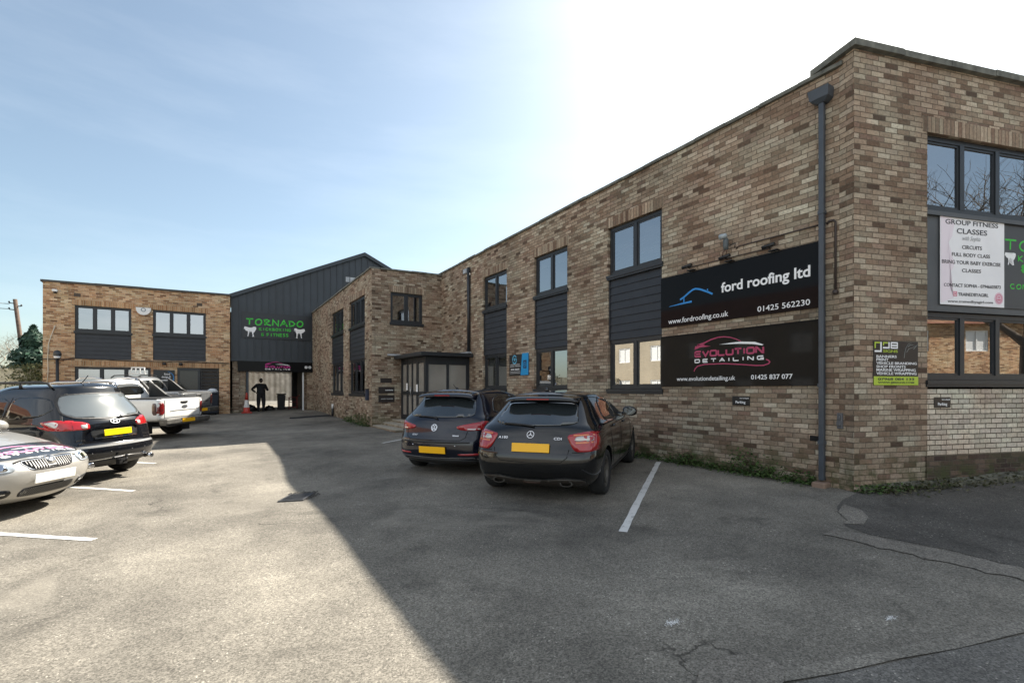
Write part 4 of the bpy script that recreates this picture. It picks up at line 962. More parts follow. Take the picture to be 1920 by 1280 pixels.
bm = bmesh.new(); tube(bm, [PA.P(11.9, 3.86, .06), PA.P(12.0, 3.88, .05), PA.P(11.98, 3.80, .03)], .01, 6); mk('cable_loop', bm, M_black, fl)
for i, u in enumerate((11.10, 11.86, 12.62)):
    sp = thing('sign_spotlight', ('left', 'middle', 'right')[i] + ' one of three black spotlights on brackets over the roofing board', 'spotlight', (0, 0, 0), 0, 'spotlights over the roofing board')
    bm = bmesh.new(); tube(bm, [PA.P(u - .06, 3.665, .0), PA.P(u, 3.67, .14)], .012, 6); mk('bracket', bm, M_black, sp)
    bm = bmesh.new(); tube(bm, [PA.P(u - .10, 3.655, .14), PA.P(u + .10, 3.675, .14)], .028, 10); mk('lamp_head', bm, M_black, sp)
    bm = bmesh.new(); pbox(bm, PA, u - .02, u + .12, 3.585, 3.60, .03, .12); fixn(bm); mk('clip', bm, M_black, sp)
bm = bmesh.new(); pbox(bm, PBR, .36, .44, .86, 1.08, .0, .03); pbox(bm, PBR, .37, .43, .90, .96, .03, .05); pbox(bm, PBR, .38, .42, .99, 1.05, .03, .045); fixn(bm); bevel_all(bm, .004)
props(mk('key_safe', bm, plain('grey_box', (.12, .12, .125), .5)), 'small grey key box low on the brick corner', 'key box')
bm = bmesh.new()
for k in range(3):
    pbox(bm, PA, 13.18 + .0, 13.32, .66 + k * .022, .672 + k * .022, .0, .008)
pbox(bm, PA, 13.17, 13.33, .65, .73, .0, .003); fixn(bm); props(mk('air_brick', bm, plain('air_brick_black', (.015, .013, .012), .9)), 'dark air brick low on the long wall beside the downpipe', 'air brick')
bm = bmesh.new(); pbox(bm, PA, 8.0, 8.2, 2.13, 2.2, 0, .006); bm.free()
cb_ = thing('cigarette_bin', 'dark blue wall mounted cigarette bin at the wing corner', 'bin', (0, 0, 0))
bm = bmesh.new(); pbox(bm, PWL, 10.28, 10.42, 1.02, 1.40, .0, .11); fixn(bm); bevel_all(bm, .015, 2); mk('body', bm, plain('navy_metal', (.02, .028, .055), .4), cb_)
bm = bmesh.new(); pbox(bm, PWL, 10.26, 10.44, 1.40, 1.43, .0, .13); fixn(bm); mk('lid', bm, M_black, cb_)

# small things on the brick unit
dm = thing('dome_camera', 'white dome camera high on the left end of the brick unit', 'camera', (0, 0, 0))
bm = bmesh.new(); pbox(bm, PL, .30, .46, 5.44, 5.54, 0, .17); fixn(bm); bevel_all(bm, .02, 2); mk('housing', bm, M_white, dm)
bm = bmesh.new(); lathe(bm, [(.001, -.08), (.04, -.07), (.065, -.03), (.07, 0), (.001, 0)], 14, PL.P(.40, 5.44, .10), 'z'); mk('dome', bm, M_black, dm)
al = thing('alarm_box', 'white half round alarm box between the two upper windows', 'alarm', (0, 0, 0))
bm = bmesh.new(); pts = [(3.31 + x * .27, 4.92 + z) for x, z in ((-1, .13), (1, .13), (.97, .0), (.75, -.11), (.4, -.18), (0, -.20), (-.4, -.18), (-.75, -.11), (-.97, 0))]
poly2(bm, PL, pts[::-1], .09, .09); fixn(bm); mk('cover', bm, M_white, al)
bm = bmesh.new(); ribbon2(bm, PL, arc(3.31, 4.95, .075, .075, 0, 340, 17), .03, .094, closed=True); mk('logo', bm, plain('grey_blue_print', (.16, .2, .24), .5), al)
tubething('wall_cable', 'black cable sagging across the brick unit under its upper panels', 'cable', [PL.P(0, 2.66, .03)] + [PL.P(.62 + i * .01, 2.64 - .03 * math.sin(i), .04) for i in range(4)] + [PL.P(.9, 2.72, .03), PL.P(3, 2.66, .03), PL.P(5, 2.68, .03), PL.P(6.6, 2.66, .03)], .018, M_black, 6)
tubething('hanging_cable', 'loose white cable hanging down the left end of the brick unit', 'cable', [PL.P(.38, 4.05, .02), PL.P(.30, 3.75, .05), PL.P(.18, 3.3, .04), PL.P(.16, 2.7, .06), PL.P(.17, 2.2, .05), PL.P(.14, 1.5, .05)], .016, plain('cream_cable', (.6, .55, .45), .6), 6)
for i, u in enumerate((4.07, 4.69)):
    wl = thing('wall_lamp', 'black bracket lamp on the brick unit above the ' + ('black board' if i == 0 else 'door'), 'lamp', (0, 0, 0), 0, 'bracket lamps over the unit door')
    bm = bmesh.new(); tube(bm, [PL.P(u - .08, 2.60, 0), PL.P(u, 2.58, .12)], .02, 6); mk('bracket', bm, M_black, wl)
    bm = bmesh.new(); lathe(bm, [(.03, .07), (.06, .06), (.085, -.05), (.001, -.06)], 12, PL.P(u, 2.56, .16), 'z'); mk('lamp_shade', bm, M_black, wl)
lp = thing('lamp_post', 'short black lamp post with lantern in front of the brick unit', 'lamp post', (-5.0, 26.9, 0))
bm = bmesh.new(); tube(bm, [(0, 0, gz(-5, 26.9)), (0, 0, 2.62)], .055, 10); mk('post', bm, M_black, lp)
bm = bmesh.new(); lathe(bm, [(.05, 2.62), (.11, 2.70), (.14, 2.86), (.10, 2.98), (.02, 3.02)], 8, (0, 0, 0)); mk('lantern', bm, plain('black_lantern', (.03, .032, .035), .3), lp)
bm = bmesh.new(); lathe(bm, [(.001, 2.66), (.085, 2.69), (.115, 2.76), (.001, 2.765)], 12, (0, -.05, 0)); mk('lamp_glass', bm, M_wht, lp)
pp = thing('wall_pipe', 'short dark drain pipe with white top at the far end of the wing wall', 'pipe', (0, 0, 0))
bm = bmesh.new(); tube(bm, [PWL.P(5.0, .15, .06), PWL.P(5.0, .55, .06)], .05, 8); mk('pipe', bm, M_black, pp); bm = bmesh.new(); tube(bm, [PWL.P(5.0, .55, .06), PWL.P(5.0, .75, .06)], .04, 8); mk('pipe_cap', bm, M_white, pp)
bm = bmesh.new()
for i in range(8):
    a, b = Vector((3.15 + i * .21, 22.25 + i * .05, 0)), Vector((3.15 + (i + 1) * .21, 22.25 + (i + 1) * .05, 0))
    for p, q in ((a, b),):
        z0_, z1_ = gz(p.x, p.y), gz(q.x, q.y); n_ = Vector((-.05, .2, 0)).normalized() * .13
        plainquad(bm, [p - n_ + Vector((0, 0, z0_)), q - n_ + Vector((0, 0, z1_)), q + Vector((0, 0, z1_ + .06)), p + Vector((0, 0, z0_ + .06))]); plainquad(bm, [p + Vector((0, 0, z0_ + .06)), q + Vector((0, 0, z1_ + .06)), q + n_ + Vector((0, 0, z1_)), p + n_ + Vector((0, 0, z0_))])
bmesh.ops.remove_doubles(bm, verts=bm.verts[:], dist=.001); fixn(bm); props(mk('cable_ramp', bm, M_rub), 'low black rubber cable ramp across the tarmac by the wing', 'cable ramp')
# ------------------------------------------------------------------ car kit (x right, y forward, rear at y = 0, z up)
def paint(name, col, rough=.28, dust=.12, metal=0.0, dustcol=(.26, .24, .20)):
    m, nt, b = newmat(name); N = NB(nt); t = nt.nodes.new('ShaderNodeTexCoord'); g = nt.nodes.new('ShaderNodeNewGeometry')
    sp = nt.nodes.new('ShaderNodeSeparateXYZ'); nt.links.new(t.outputs['Object'], sp.inputs[0])
    n = N.noise(t.outputs['Object'], 3.5, 7, .65); n2 = N.noise(t.outputs['Object'], 60, 3, .6)
    low = N.rng(sp.outputs[2], .15, .75, 1, 0, True)           # road dirt thrown up on the sills
    f = N.m('MULTIPLY', N.m('ADD', N.m('MULTIPLY', low, .8), .12), N.m('MULTIPLY', N.rng(n, .3, .7, .25, 1), dust * 1.2))
    c = N.mix(f, col, dustcol); nt.links.new(c, b.inputs['Base Color'])
    nt.links.new(N.m('ADD', N.rng(n, .3, .7, rough * .8, rough * 1.2), N.m('MULTIPLY', f, .6)), b.inputs['Roughness'])
    b.inputs['Metallic'].default_value = metal
    b.inputs['Coat Roughness'].default_value = .03; b.inputs['Specular IOR Level'].default_value = .3
    nt.links.new(N.m('SUBTRACT', .8, N.m('MULTIPLY', f, 2.5), clamp=True), b.inputs['Coat Weight'])
    return m
M_pblack = paint('black_paint', (.0035, .0038, .0045), .16, dust=.018); M_pnavy = paint('navy_paint', (.002, .0034, .011), .16, dust=.012); M_pblue = paint('dark_blue_black_paint', (.004, .0048, .007), .16, dust=.022)
M_pwhite = paint('white_paint', (.72, .72, .70), dust=.12); M_psilver = paint('silver_paint', (.42, .405, .375), .32, .07, .4); M_pgrey = paint('grey_paint', (.12, .125, .13), dust=.2)
M_trim = plain('black_trim', (.018, .018, .018), .55, var=.25, vscale=8); M_well = plain('wheel_well', (.006, .006, .006), .95)
def tint(name, col, rough=.03, spec=.6): return plain(name, col, rough, spec=spec)
M_carglass = plain('car_glass', (.022, .027, .029), .025, spec=1.0, coat=.6); M_darkglass = plain('privacy_glass', (.008, .009, .009), .03, spec=.7, coat=.3)
M_dred = plain('deep_red_lens', (.16, .006, .008), .1, coat=1); M_red = plain('red_lens', (.32, .008, .012), .1, coat=1); M_redl = plain('bright_red_lens', (.36, .010, .012), .1, coat=1); M_clear = plain('clear_lens', (.55, .52, .48), .12, coat=1, metal=.3)
M_amber = plain('amber_lens', (.62, .17, .05), .15, coat=1); M_chrome = plain('chrome', (.62, .62, .63), .12, metal=1); M_alloy = plain('alloy', (.24, .235, .225), .38, metal=.7, var=.3, vscale=12); M_dirtyalloy = plain('dirty_alloy', (.10, .092, .08), .5, metal=.45, var=.4, vscale=12)
M_yplate = plain('yellow_plate', (.90, .47, .004), .35); M_yplate2 = plain('bright_yellow_plate', (.86, .66, .0), .35); M_wplate = plain('white_plate', (.80, .78, .72), .4); M_tyre = plain('tyre', (.014, .014, .014), .85, bump=.4, bscale=90, var=.3)
M_seam = plain('shut_line', (.003, .003, .003), .9)

def car_body(rows, paintmat, wheels, arch_r, arch_in=.30, crown=.03, nside=7, sub=2, hood_pinch=None):
    """stacked plan outlines skinned into one closed shell, smoothed, with the wheel arches cut out"""
    bm = bmesh.new(); crl = bm.edges.layers.float.new('crease_edge'); half = []
    for r in rows:
        z, w_, yr, yf = r['z'], r['w'], r['yr'], r['yf']; rx, ry, br = r.get('rx', .22), r.get('ry', .30), r.get('br', .06); fx, fy, bf = r.get('fx', .3), r.get('fy', .45), r.get('bf', .12)
        dz = r.get('dzr', 0); pts = [(0, yr), (.42 * w_, yr + br * .25), (w_ - rx, yr + br), (w_ - rx * .30, yr + br + ry * .30), (w_, yr + br + ry)]
        y0, y1 = yr + br + ry, yf - bf - fy; k = r.get('bul', .012)
        for i in range(1, nside + 1):
            t = i / (nside + 1); pts.append((w_ + k * math.sin(math.pi * t), y0 + (y1 - y0) * t))
        pts += [(w_ - r.get('ft', 0), y1), (w_ - fx * .30, yf - bf - fy * .30), (w_ - fx, yf - bf), (.42 * w_, yf - bf * .25), (0, yf)]
        n = len(pts); zf = r.get('zf', z); zs = [z + (zf - z) * max(0, (p[1] - yr)) / max(.01, yf - yr) for p in pts]
        rt = [bm.verts.new((p[0], p[1], q)) for p, q in zip(pts, zs)]
        lt = [rt[0]] + [bm.verts.new((-p[0], p[1], q)) for p, q in list(zip(pts, zs))[1:-1]] + [rt[-1]]
        half.append((rt, lt, r))
    for (r0, l0, a), (r1, l1, b) in zip(half, half[1:]):
        for i in range(n - 1):
            bm.faces.new((r0[i], r0[i + 1], r1[i + 1], r1[i])); bm.faces.new((l0[i + 1], l0[i], l1[i], l1[i + 1]))
    for rt, lt, r in half:
        c = r.get('crease', 0)
        if c:
            for i in range(n - 1):
                for s in (rt, lt):
                    e = bm.edges.get((s[i], s[i + 1]))
                    if e: e[crl] = c
    def cap(rt, lt, dz, flip):
        cs = [rt[0]] + [bm.verts.new((0, rt[i].co.y, rt[i].co.z + dz)) for i in range(1, n - 1)] + [rt[-1]]
        for i in range(n - 1):
            for s, fl in ((rt, flip), (lt, not flip)):
                q = [s[i], s[i + 1], cs[i + 1], cs[i]]; q2 = []
                for v in q:
                    if v not in q2: q2.append(v)
                f = bm.faces.new(q2 if fl else q2[::-1])
    cap(half[0][0], half[0][1], 0, False); cap(half[-1][0], half[-1][1], crown, True)
    fixn(bm); me = bpy.data.meshes.new('t'); bm.to_mesh(me); bm.free()
    me.materials.append(paintmat); me.materials.append(M_well)
    for p in me.polygons: p.use_smooth = True
    ob = bpy.data.objects.new('t', me); COL.objects.link(ob)
    s = ob.modifiers.new('s', 'SUBSURF'); s.levels = sub; s.render_levels = sub
    if wheels:
        cm = bmesh.new()
        for (x, y, z) in wheels:
            sg = 1 if x > 0 else -1; W = max(r['w'] for r in rows)
            x0, x1 = sg * (W - arch_in), sg * (W + .25)
            rings = [[cm.verts.new((xx, y + arch_r * math.cos(a * math.pi / 20), z + arch_r * math.sin(a * math.pi / 20))) for a in range(40)] for xx in (x0, x1)]
            for k in range(40): cm.faces.new((rings[0][k], rings[0][(k + 1) % 40], rings[1][(k + 1) % 40], rings[1][k]))
            cm.faces.new(rings[0]); cm.faces.new(rings[1][::-1])
        fixn(cm)
        for f in cm.faces: f.material_index = 1
        cme = bpy.data.meshes.new('c'); cm.to_mesh(cme); cm.free(); cme.materials.append(paintmat); cme.materials.append(M_well)
        co = bpy.data.objects.new('c', cme); COL.objects.link(co)
        b = ob.modifiers.new('b', 'BOOLEAN'); b.operation = 'DIFFERENCE'; b.object = co; b.solver = 'EXACT'
        out = baked(ob); bpy.data.objects.remove(co, do_unlink=True)
    else: out = baked(ob)
    return out

class Shell:
    """raycasts on a finished shell so that glass, lamps and trim sit on its surface"""
    def __init__(s, me): s.me = me; s.t = BVHTree.FromPolygons([v.co.copy() for v in me.vertices], [tuple(p.vertices) for p in me.polygons])
    def hit(s, a, b, mode):
        o, d = {'rear': ((a, -3, b), (0, 1, 0)), 'front': ((a, 9, b), (0, -1, 0)), 'right': ((3, a, b), (-1, 0, 0)), 'left': ((-3, a, b), (1, 0, 0)), 'top': ((a, b, 4), (0, 0, -1))}[mode]
        h = s.t.ray_cast(Vector(o), Vector(d))
        if h[0] is None:
            h = s.t.find_nearest(Vector(o) + Vector(d) * (3 if mode != 'front' else 4.5))
        return h[0], Vector(d)

def rounded(pts, it=2):
    for _ in range(it):
        q = []
        for i in range(len(pts)):
            a, b = Vector(pts[i]), Vector(pts[(i + 1) % len(pts)]); q += [tuple(a * .82 + b * .18), tuple(a * .18 + b * .82)]
        pts = q
    return pts

def patch(sh, pts, mode, mat, name, par, off=.004, rnd_=2, h=.04, skirt=.012, mirror=False, label=None):
    pts = [tuple(p) for p in pts]
    if mirror: pts = [(-p[0], p[1]) for p in pts][::-1]
    if rnd_: pts = rounded(pts, rnd_)
    dense = []
    for i in range(len(pts)):
        a, b = Vector(pts[i]), Vector(pts[(i + 1) % len(pts)]); k = max(1, int((b - a).length / h)); dense += [tuple(a + (b - a) * j / k) for j in range(k)]
    m_ = len(dense); xs_ = [p[0] for p in dense]; ys_ = [p[1] for p in dense]; inner = []
    def inside(x, y):
        c = False
        for i in range(m_):
            (x0, y0), (x1, y1) = dense[i], dense[i - 1]
            if (y0 > y) != (y1 > y) and x < (x1 - x0) * (y - y0) / (y1 - y0) + x0: c = not c
        return c
    gx = min(xs_) + h * .5
    while gx < max(xs_):
        gy = min(ys_) + h * .5
        while gy < max(ys_):
            if inside(gx, gy) and min((gx - p[0]) ** 2 + (gy - p[1]) ** 2 for p in dense) > (h * .45) ** 2: inner.append((gx, gy))
            gy += h
        gx += h
    V_, _, F_, _, _, _ = delaunay_2d_cdt([Vector(p) for p in dense + inner], [(i, (i + 1) % m_) for i in range(m_)], [], 1, 1e-5)
    bm = bmesh.new(); bv = [bm.verts.new((p[0], p[1], 0)) for p in V_]
    for f in F_: bm.faces.new([bv[i] for i in f])
    for v in [v for v in bm.verts if not v.link_faces]: bm.verts.remove(v)
    rim = [e for e in bm.edges if e.is_boundary]; rimv = {v for e in rim for v in e.verts}
    for v in bm.verts:
        p, d = sh.hit(v.co.x, v.co.y, mode); v.co = p - d * off
    d = sh.hit(pts[0][0], pts[0][1], mode)[1]
    g = bmesh.ops.extrude_edge_only(bm, edges=rim)['geom']
    for v in g:
        if isinstance(v, bmesh.types.BMVert): v.co += d * skirt
    fixn(bm); bm.normal_update()
    fl = [q for q in bm.faces]
    if sum(q.normal.dot(d) * q.calc_area() for q in fl) > 0: bmesh.ops.reverse_faces(bm, faces=fl)
    return mk(name, bm, mat, par, True, label)

def strip_on(sh, pts, wd, mode, mat, name, par, off=.003, h=.06, closed=False, mirror=False):
    if mirror: pts = [(-p[0], p[1]) for p in pts]
    if closed: pts = list(pts) + [pts[0]]
    P_ = []
    for a, b in zip(pts, pts[1:]):
        a, b = Vector(a), Vector(b); k = max(1, int((b - a).length / h)); P_ += [a + (b - a) * j / k for j in range(k)]
    P_.append(Vector(pts[-1])); bm = bmesh.new(); L_, R_ = [], []
    for i, p in enumerate(P_):
        t = (P_[min(i + 1, len(P_) - 1)] - P_[max(i - 1, 0)]).normalized(); q = Vector((-t.y, t.x)) * wd / 2
        for s, o in ((1, L_), (-1, R_)):
            hp, d = sh.hit(p.x + q.x * s, p.y + q.y * s, mode); o.append((bm.verts.new(hp - d * off), bm.verts.new(hp + d * .004)))
    for i in range(len(P_) - 1):
        bm.faces.new((L_[i][0], L_[i + 1][0], R_[i + 1][0], R_[i][0])); bm.faces.new((L_[i][1], L_[i + 1][1], L_[i + 1][0], L_[i][0])); bm.faces.new((R_[i][0], R_[i + 1][0], R_[i + 1][1], R_[i][1]))
    fixn(bm)
    return mk(name, bm, mat, par)

def wheel(root, x, y, r, wd, rim_r, spokes, rim_mat, twin=False, name='wheel'):
    sg = 1 if x > 0 else -1; bm = bmesh.new(); h = wd / 2
    lathe(bm, [(rim_r, -h * .8), (rim_r + .02, -h), (r * .93, -h * .98), (r * .985, -h * .72), (r, -h * .4), (r, h * .4), (r * .985, h * .72), (r * .93, h * .98), (rim_r + .02, h), (rim_r, h * .8)], 36, (0, 0, 0), 'x', cap=False)
    lathe(bm, [(.001, -h * .5), (rim_r + .005, -h * .5)], 36, (0, 0, 0), 'x', cap=False)
    w_ = mk(name, bm, M_tyre, root, True); w_.location = (x - sg * h, y, r)
    bm = bmesh.new(); o = h * .82
    lathe(bm, [(rim_r * .99, sg * o * .25), (rim_r * 1.0, sg * o), (rim_r * .93, sg * o * .97), (rim_r * .90, sg * o * .5), (rim_r * .88, -sg * .03)], 36, (0, 0, 0), 'x', cap=False)
    lathe(bm, [(.001, sg * o * .80), (.05, sg * o * .82), (.075, sg * o * .62), (.08, sg * o * .3)], 20, (0, 0, 0), 'x', cap=False)
    for k in range(spokes):
        a = 2 * math.pi * k / spokes + .3
        for off in ((-.09, .09) if twin else (0,)):
            c, s = math.cos(a + off * .4), math.sin(a + off * .4); c2, s2 = math.cos(a + off), math.sin(a + off); ww = .018 if twin else .034
            q = Vector((0, -s, c)) * ww; q2 = Vector((0, -s2, c2)) * ww * 1.25
            p1 = Vector((sg * o * .62, c * .05, s * .05)); p2 = Vector((sg * o * .86, c2 * rim_r * .93, s2 * rim_r * .93)); dx = Vector((-sg * .025, 0, 0))
            plainquad(bm, [p1 - q, p1 + q, p2 + q2, p2 - q2]); plainquad(bm, [p1 - q, p2 - q2, p2 - q2 + dx, p1 - q + dx]); plainquad(bm, [p1 + q, p2 + q2, p2 + q2 + dx, p1 + q + dx])
    rm = mk('rim', bm, rim_mat, w_)
    bm = bmesh.new(); lathe(bm, [(.02, sg * h * .1), (rim_r * .72, sg * h * .1), (rim_r * .72, -sg * .02)], 24, (0, 0, 0), 'x', cap=False); mk('brake_disc', bm, plain('brake', (.05, .045, .04), .6, metal=.5) if 'brake' not in bpy.data.materials else bpy.data.materials['brake'], w_)
    return w_

def plate(root, sh, x, z, mode, mat, wd=.52, ht=.112, off=.012, name='number_plate'):
    p, d = sh.hit(x, z, mode); p1, _ = sh.hit(x, z + .05, mode); p0, _ = sh.hit(x, z - .05, mode)
    pa, _ = sh.hit(x - wd * .48, z, mode); pb_, _ = sh.hit(x + wd * .48, z, mode)
    yy = (min if d.y > 0 else max)(p.y, (pa.y + pb_.y) / 2 if False else p.y); tilt = (p1.y - p0.y) / .1 * .6
    bm = bmesh.new(); n = []
    sgn = -1 if d.y > 0 else 1
    for dz in (-ht / 2, ht / 2):
        for dx in (-wd / 2, wd / 2):
            for t in (0, .012): n.append(bm.verts.new((x + dx, yy + tilt * dz + sgn * (off + t), z + dz)))
    for q in ((0, 2, 6, 4), (1, 5, 7, 3), (0, 4, 5, 1), (2, 3, 7, 6), (0, 1, 3, 2), (4, 6, 7, 5)): bm.faces.new([n[i] for i in q])
    fixn(bm); bevel_all(bm, .004)
    mk(name, bm, mat, root)

def badge_frame(root, sh, x, z, mode):
    """a little plane tangent to the shell, so that an emblem lies on it"""
    p, d = sh.hit(x, z, mode); p1, _ = sh.hit(x, z + .03, mode); up = (p1 - p).normalized(); rt = Vector((1, 0, 0)) if d.y > 0 else Vector((-1, 0, 0))
    class F: pass
    f = F(); n = rt.cross(up).normalized(); f.P = lambda u, v, dd=0: p + rt * u + up * v + n * dd
    return f

def emblem(root, fr, kind, r, mat):
    bm = bmesh.new()
    if kind == 'star':
        ribbon2(bm, fr, arc(0, 0, r, r, 0, 345, 23), r * .16, .014, closed=True, thick=.012)
        for a in (90, 210, 330): ribbon2(bm, fr, [(0, 0), (r * .93 * math.cos(R(a)), r * .93 * math.sin(R(a)))], r * .30, .014, thick=.012, w_end=r * .08)
    elif kind == 'vw':
        ribbon2(bm, fr, arc(0, 0, r, r, 0, 345, 23), r * .17, .014, closed=True, thick=.012)
        ribbon2(bm, fr, [(-.38 * r, .85 * r), (0, .1 * r), (.38 * r, .85 * r)], r * .2, .0145, thick=.01); ribbon2(bm, fr, [(-.86 * r, .42 * r), (-.42 * r, -.75 * r), (0, .06 * r), (.42 * r, -.75 * r), (.86 * r, .42 * r)], r * .2, .0145, thick=.01)
    elif kind == 'oval_h':
        ribbon2(bm, fr, arc(0, 0, r, r * .55, 0, 345, 23), r * .15, .014, closed=True, thick=.012)
        ribbon2(bm, fr, [(-.5 * r, -.36 * r), (-.28 * r, .38 * r)], r * .17, .0145); ribbon2(bm, fr, [(.28 * r, -.38 * r), (.5 * r, .36 * r)], r * .17, .0145); ribbon2(bm, fr, [(-.38 * r, -.02 * r), (.0, .08 * r), (.38 * r, .02 * r)], r * .15, .0145)
    elif kind == 'oval':
        poly2(bm, fr, arc(0, 0, r, r * .42, 0, 345, 23), .012, .01)
    elif kind == 'disc':
        ribbon2(bm, fr, arc(0, 0, r, r, 0, 345, 23), r * .2, .014, closed=True, thick=.012)
        ribbon2(bm, fr, [(-.5 * r, -.4 * r), (.1 * r, .1 * r), (.55 * r, .45 * r)], r * .3, .0145, w_end=r * .1); ribbon2(bm, fr, [(-.2 * r, -.6 * r), (.1 * r, .1 * r), (-.1 * r, .6 * r)], r * .16, .0145)
    for f in bm.faces: pass
    return mk('emblem', bm, mat, root)

def badge_text(root, fr, s, wd, ht, mat=None):
    text(root, fr, s, -wd / 2, wd / 2, -ht / 2, ht / 2, mat or M_chrome, .012, bold=.01, name='model_badge')

def mirror_part(root, x, y, z, mat, s=1.0):
    sg = 1 if x > 0 else -1; bm = bmesh.new(); bmesh.ops.create_uvsphere(bm, u_segments=16, v_segments=10, radius=1)
    for v in bm.verts:
        v.co = Vector((v.co.x * .125 * s, v.co.y * .085 * s if v.co.y > 0 else v.co.y * .045 * s, (v.co.z * .085 - .015 * v.co.x * sg) * s)) + Vector((x + sg * .13, y, z))
    tube(bm, [(x - sg * .04, y + .03, z - .05), (x + sg * .08, y + .01, z - .03)], .03, 8)
    m_ = mk('wing_mirror', bm, mat, root, True)
    bm = bmesh.new(); vs = [bm.verts.new((x + sg * .13 + .10 * s * math.cos(a * .5236), y - .046 * s, z + .068 * s * math.sin(a * .5236))) for a in range(12)]; bm.faces.new(vs); mk('mirror_glass', bm, M_carglass, m_)

def ground_car(root, x, y, heading, L, k=1):
    h = R(heading); f = Vector((math.sin(h), math.cos(h), 0)); r = Vector((math.cos(h), -math.sin(h), 0))
    W_ = lambda u, v: gz(x + r.x * u + f.x * v, y + r.y * u + f.y * v)
    ra, fr_ = .2 * L, .8 * L; q = [W_(-.8, ra), W_(.8, ra), W_(-.8, fr_), W_(.8, fr_)]
    sf = ((q[2] + q[3]) - (q[0] + q[1])) / 2 / (fr_ - ra); sr = ((q[1] + q[3]) - (q[0] + q[2])) / 2 / 1.6
    z0 = sum(q) / 4 - sf * L * .5; zf = z0 + sf * L; zr_ = z0 + sr
    F = Vector((f.x, f.y, (zf - z0) / L)).normalized(); Rr = Vector((r.x, r.y, zr_ - z0)).normalized(); U_ = Rr.cross(F).normalized(); Rr = F.cross(U_)
    M = Matrix(((Rr.x, F.x, U_.x, x), (Rr.y, F.y, U_.y, y), (Rr.z, F.z, U_.z, z0), (0, 0, 0, 1))); root.matrix_world = M @ Matrix.Scale(k, 4)

def row(z, w, yr, yf, **k): return dict(z=z, w=w, yr=yr, yf=yf, **k)

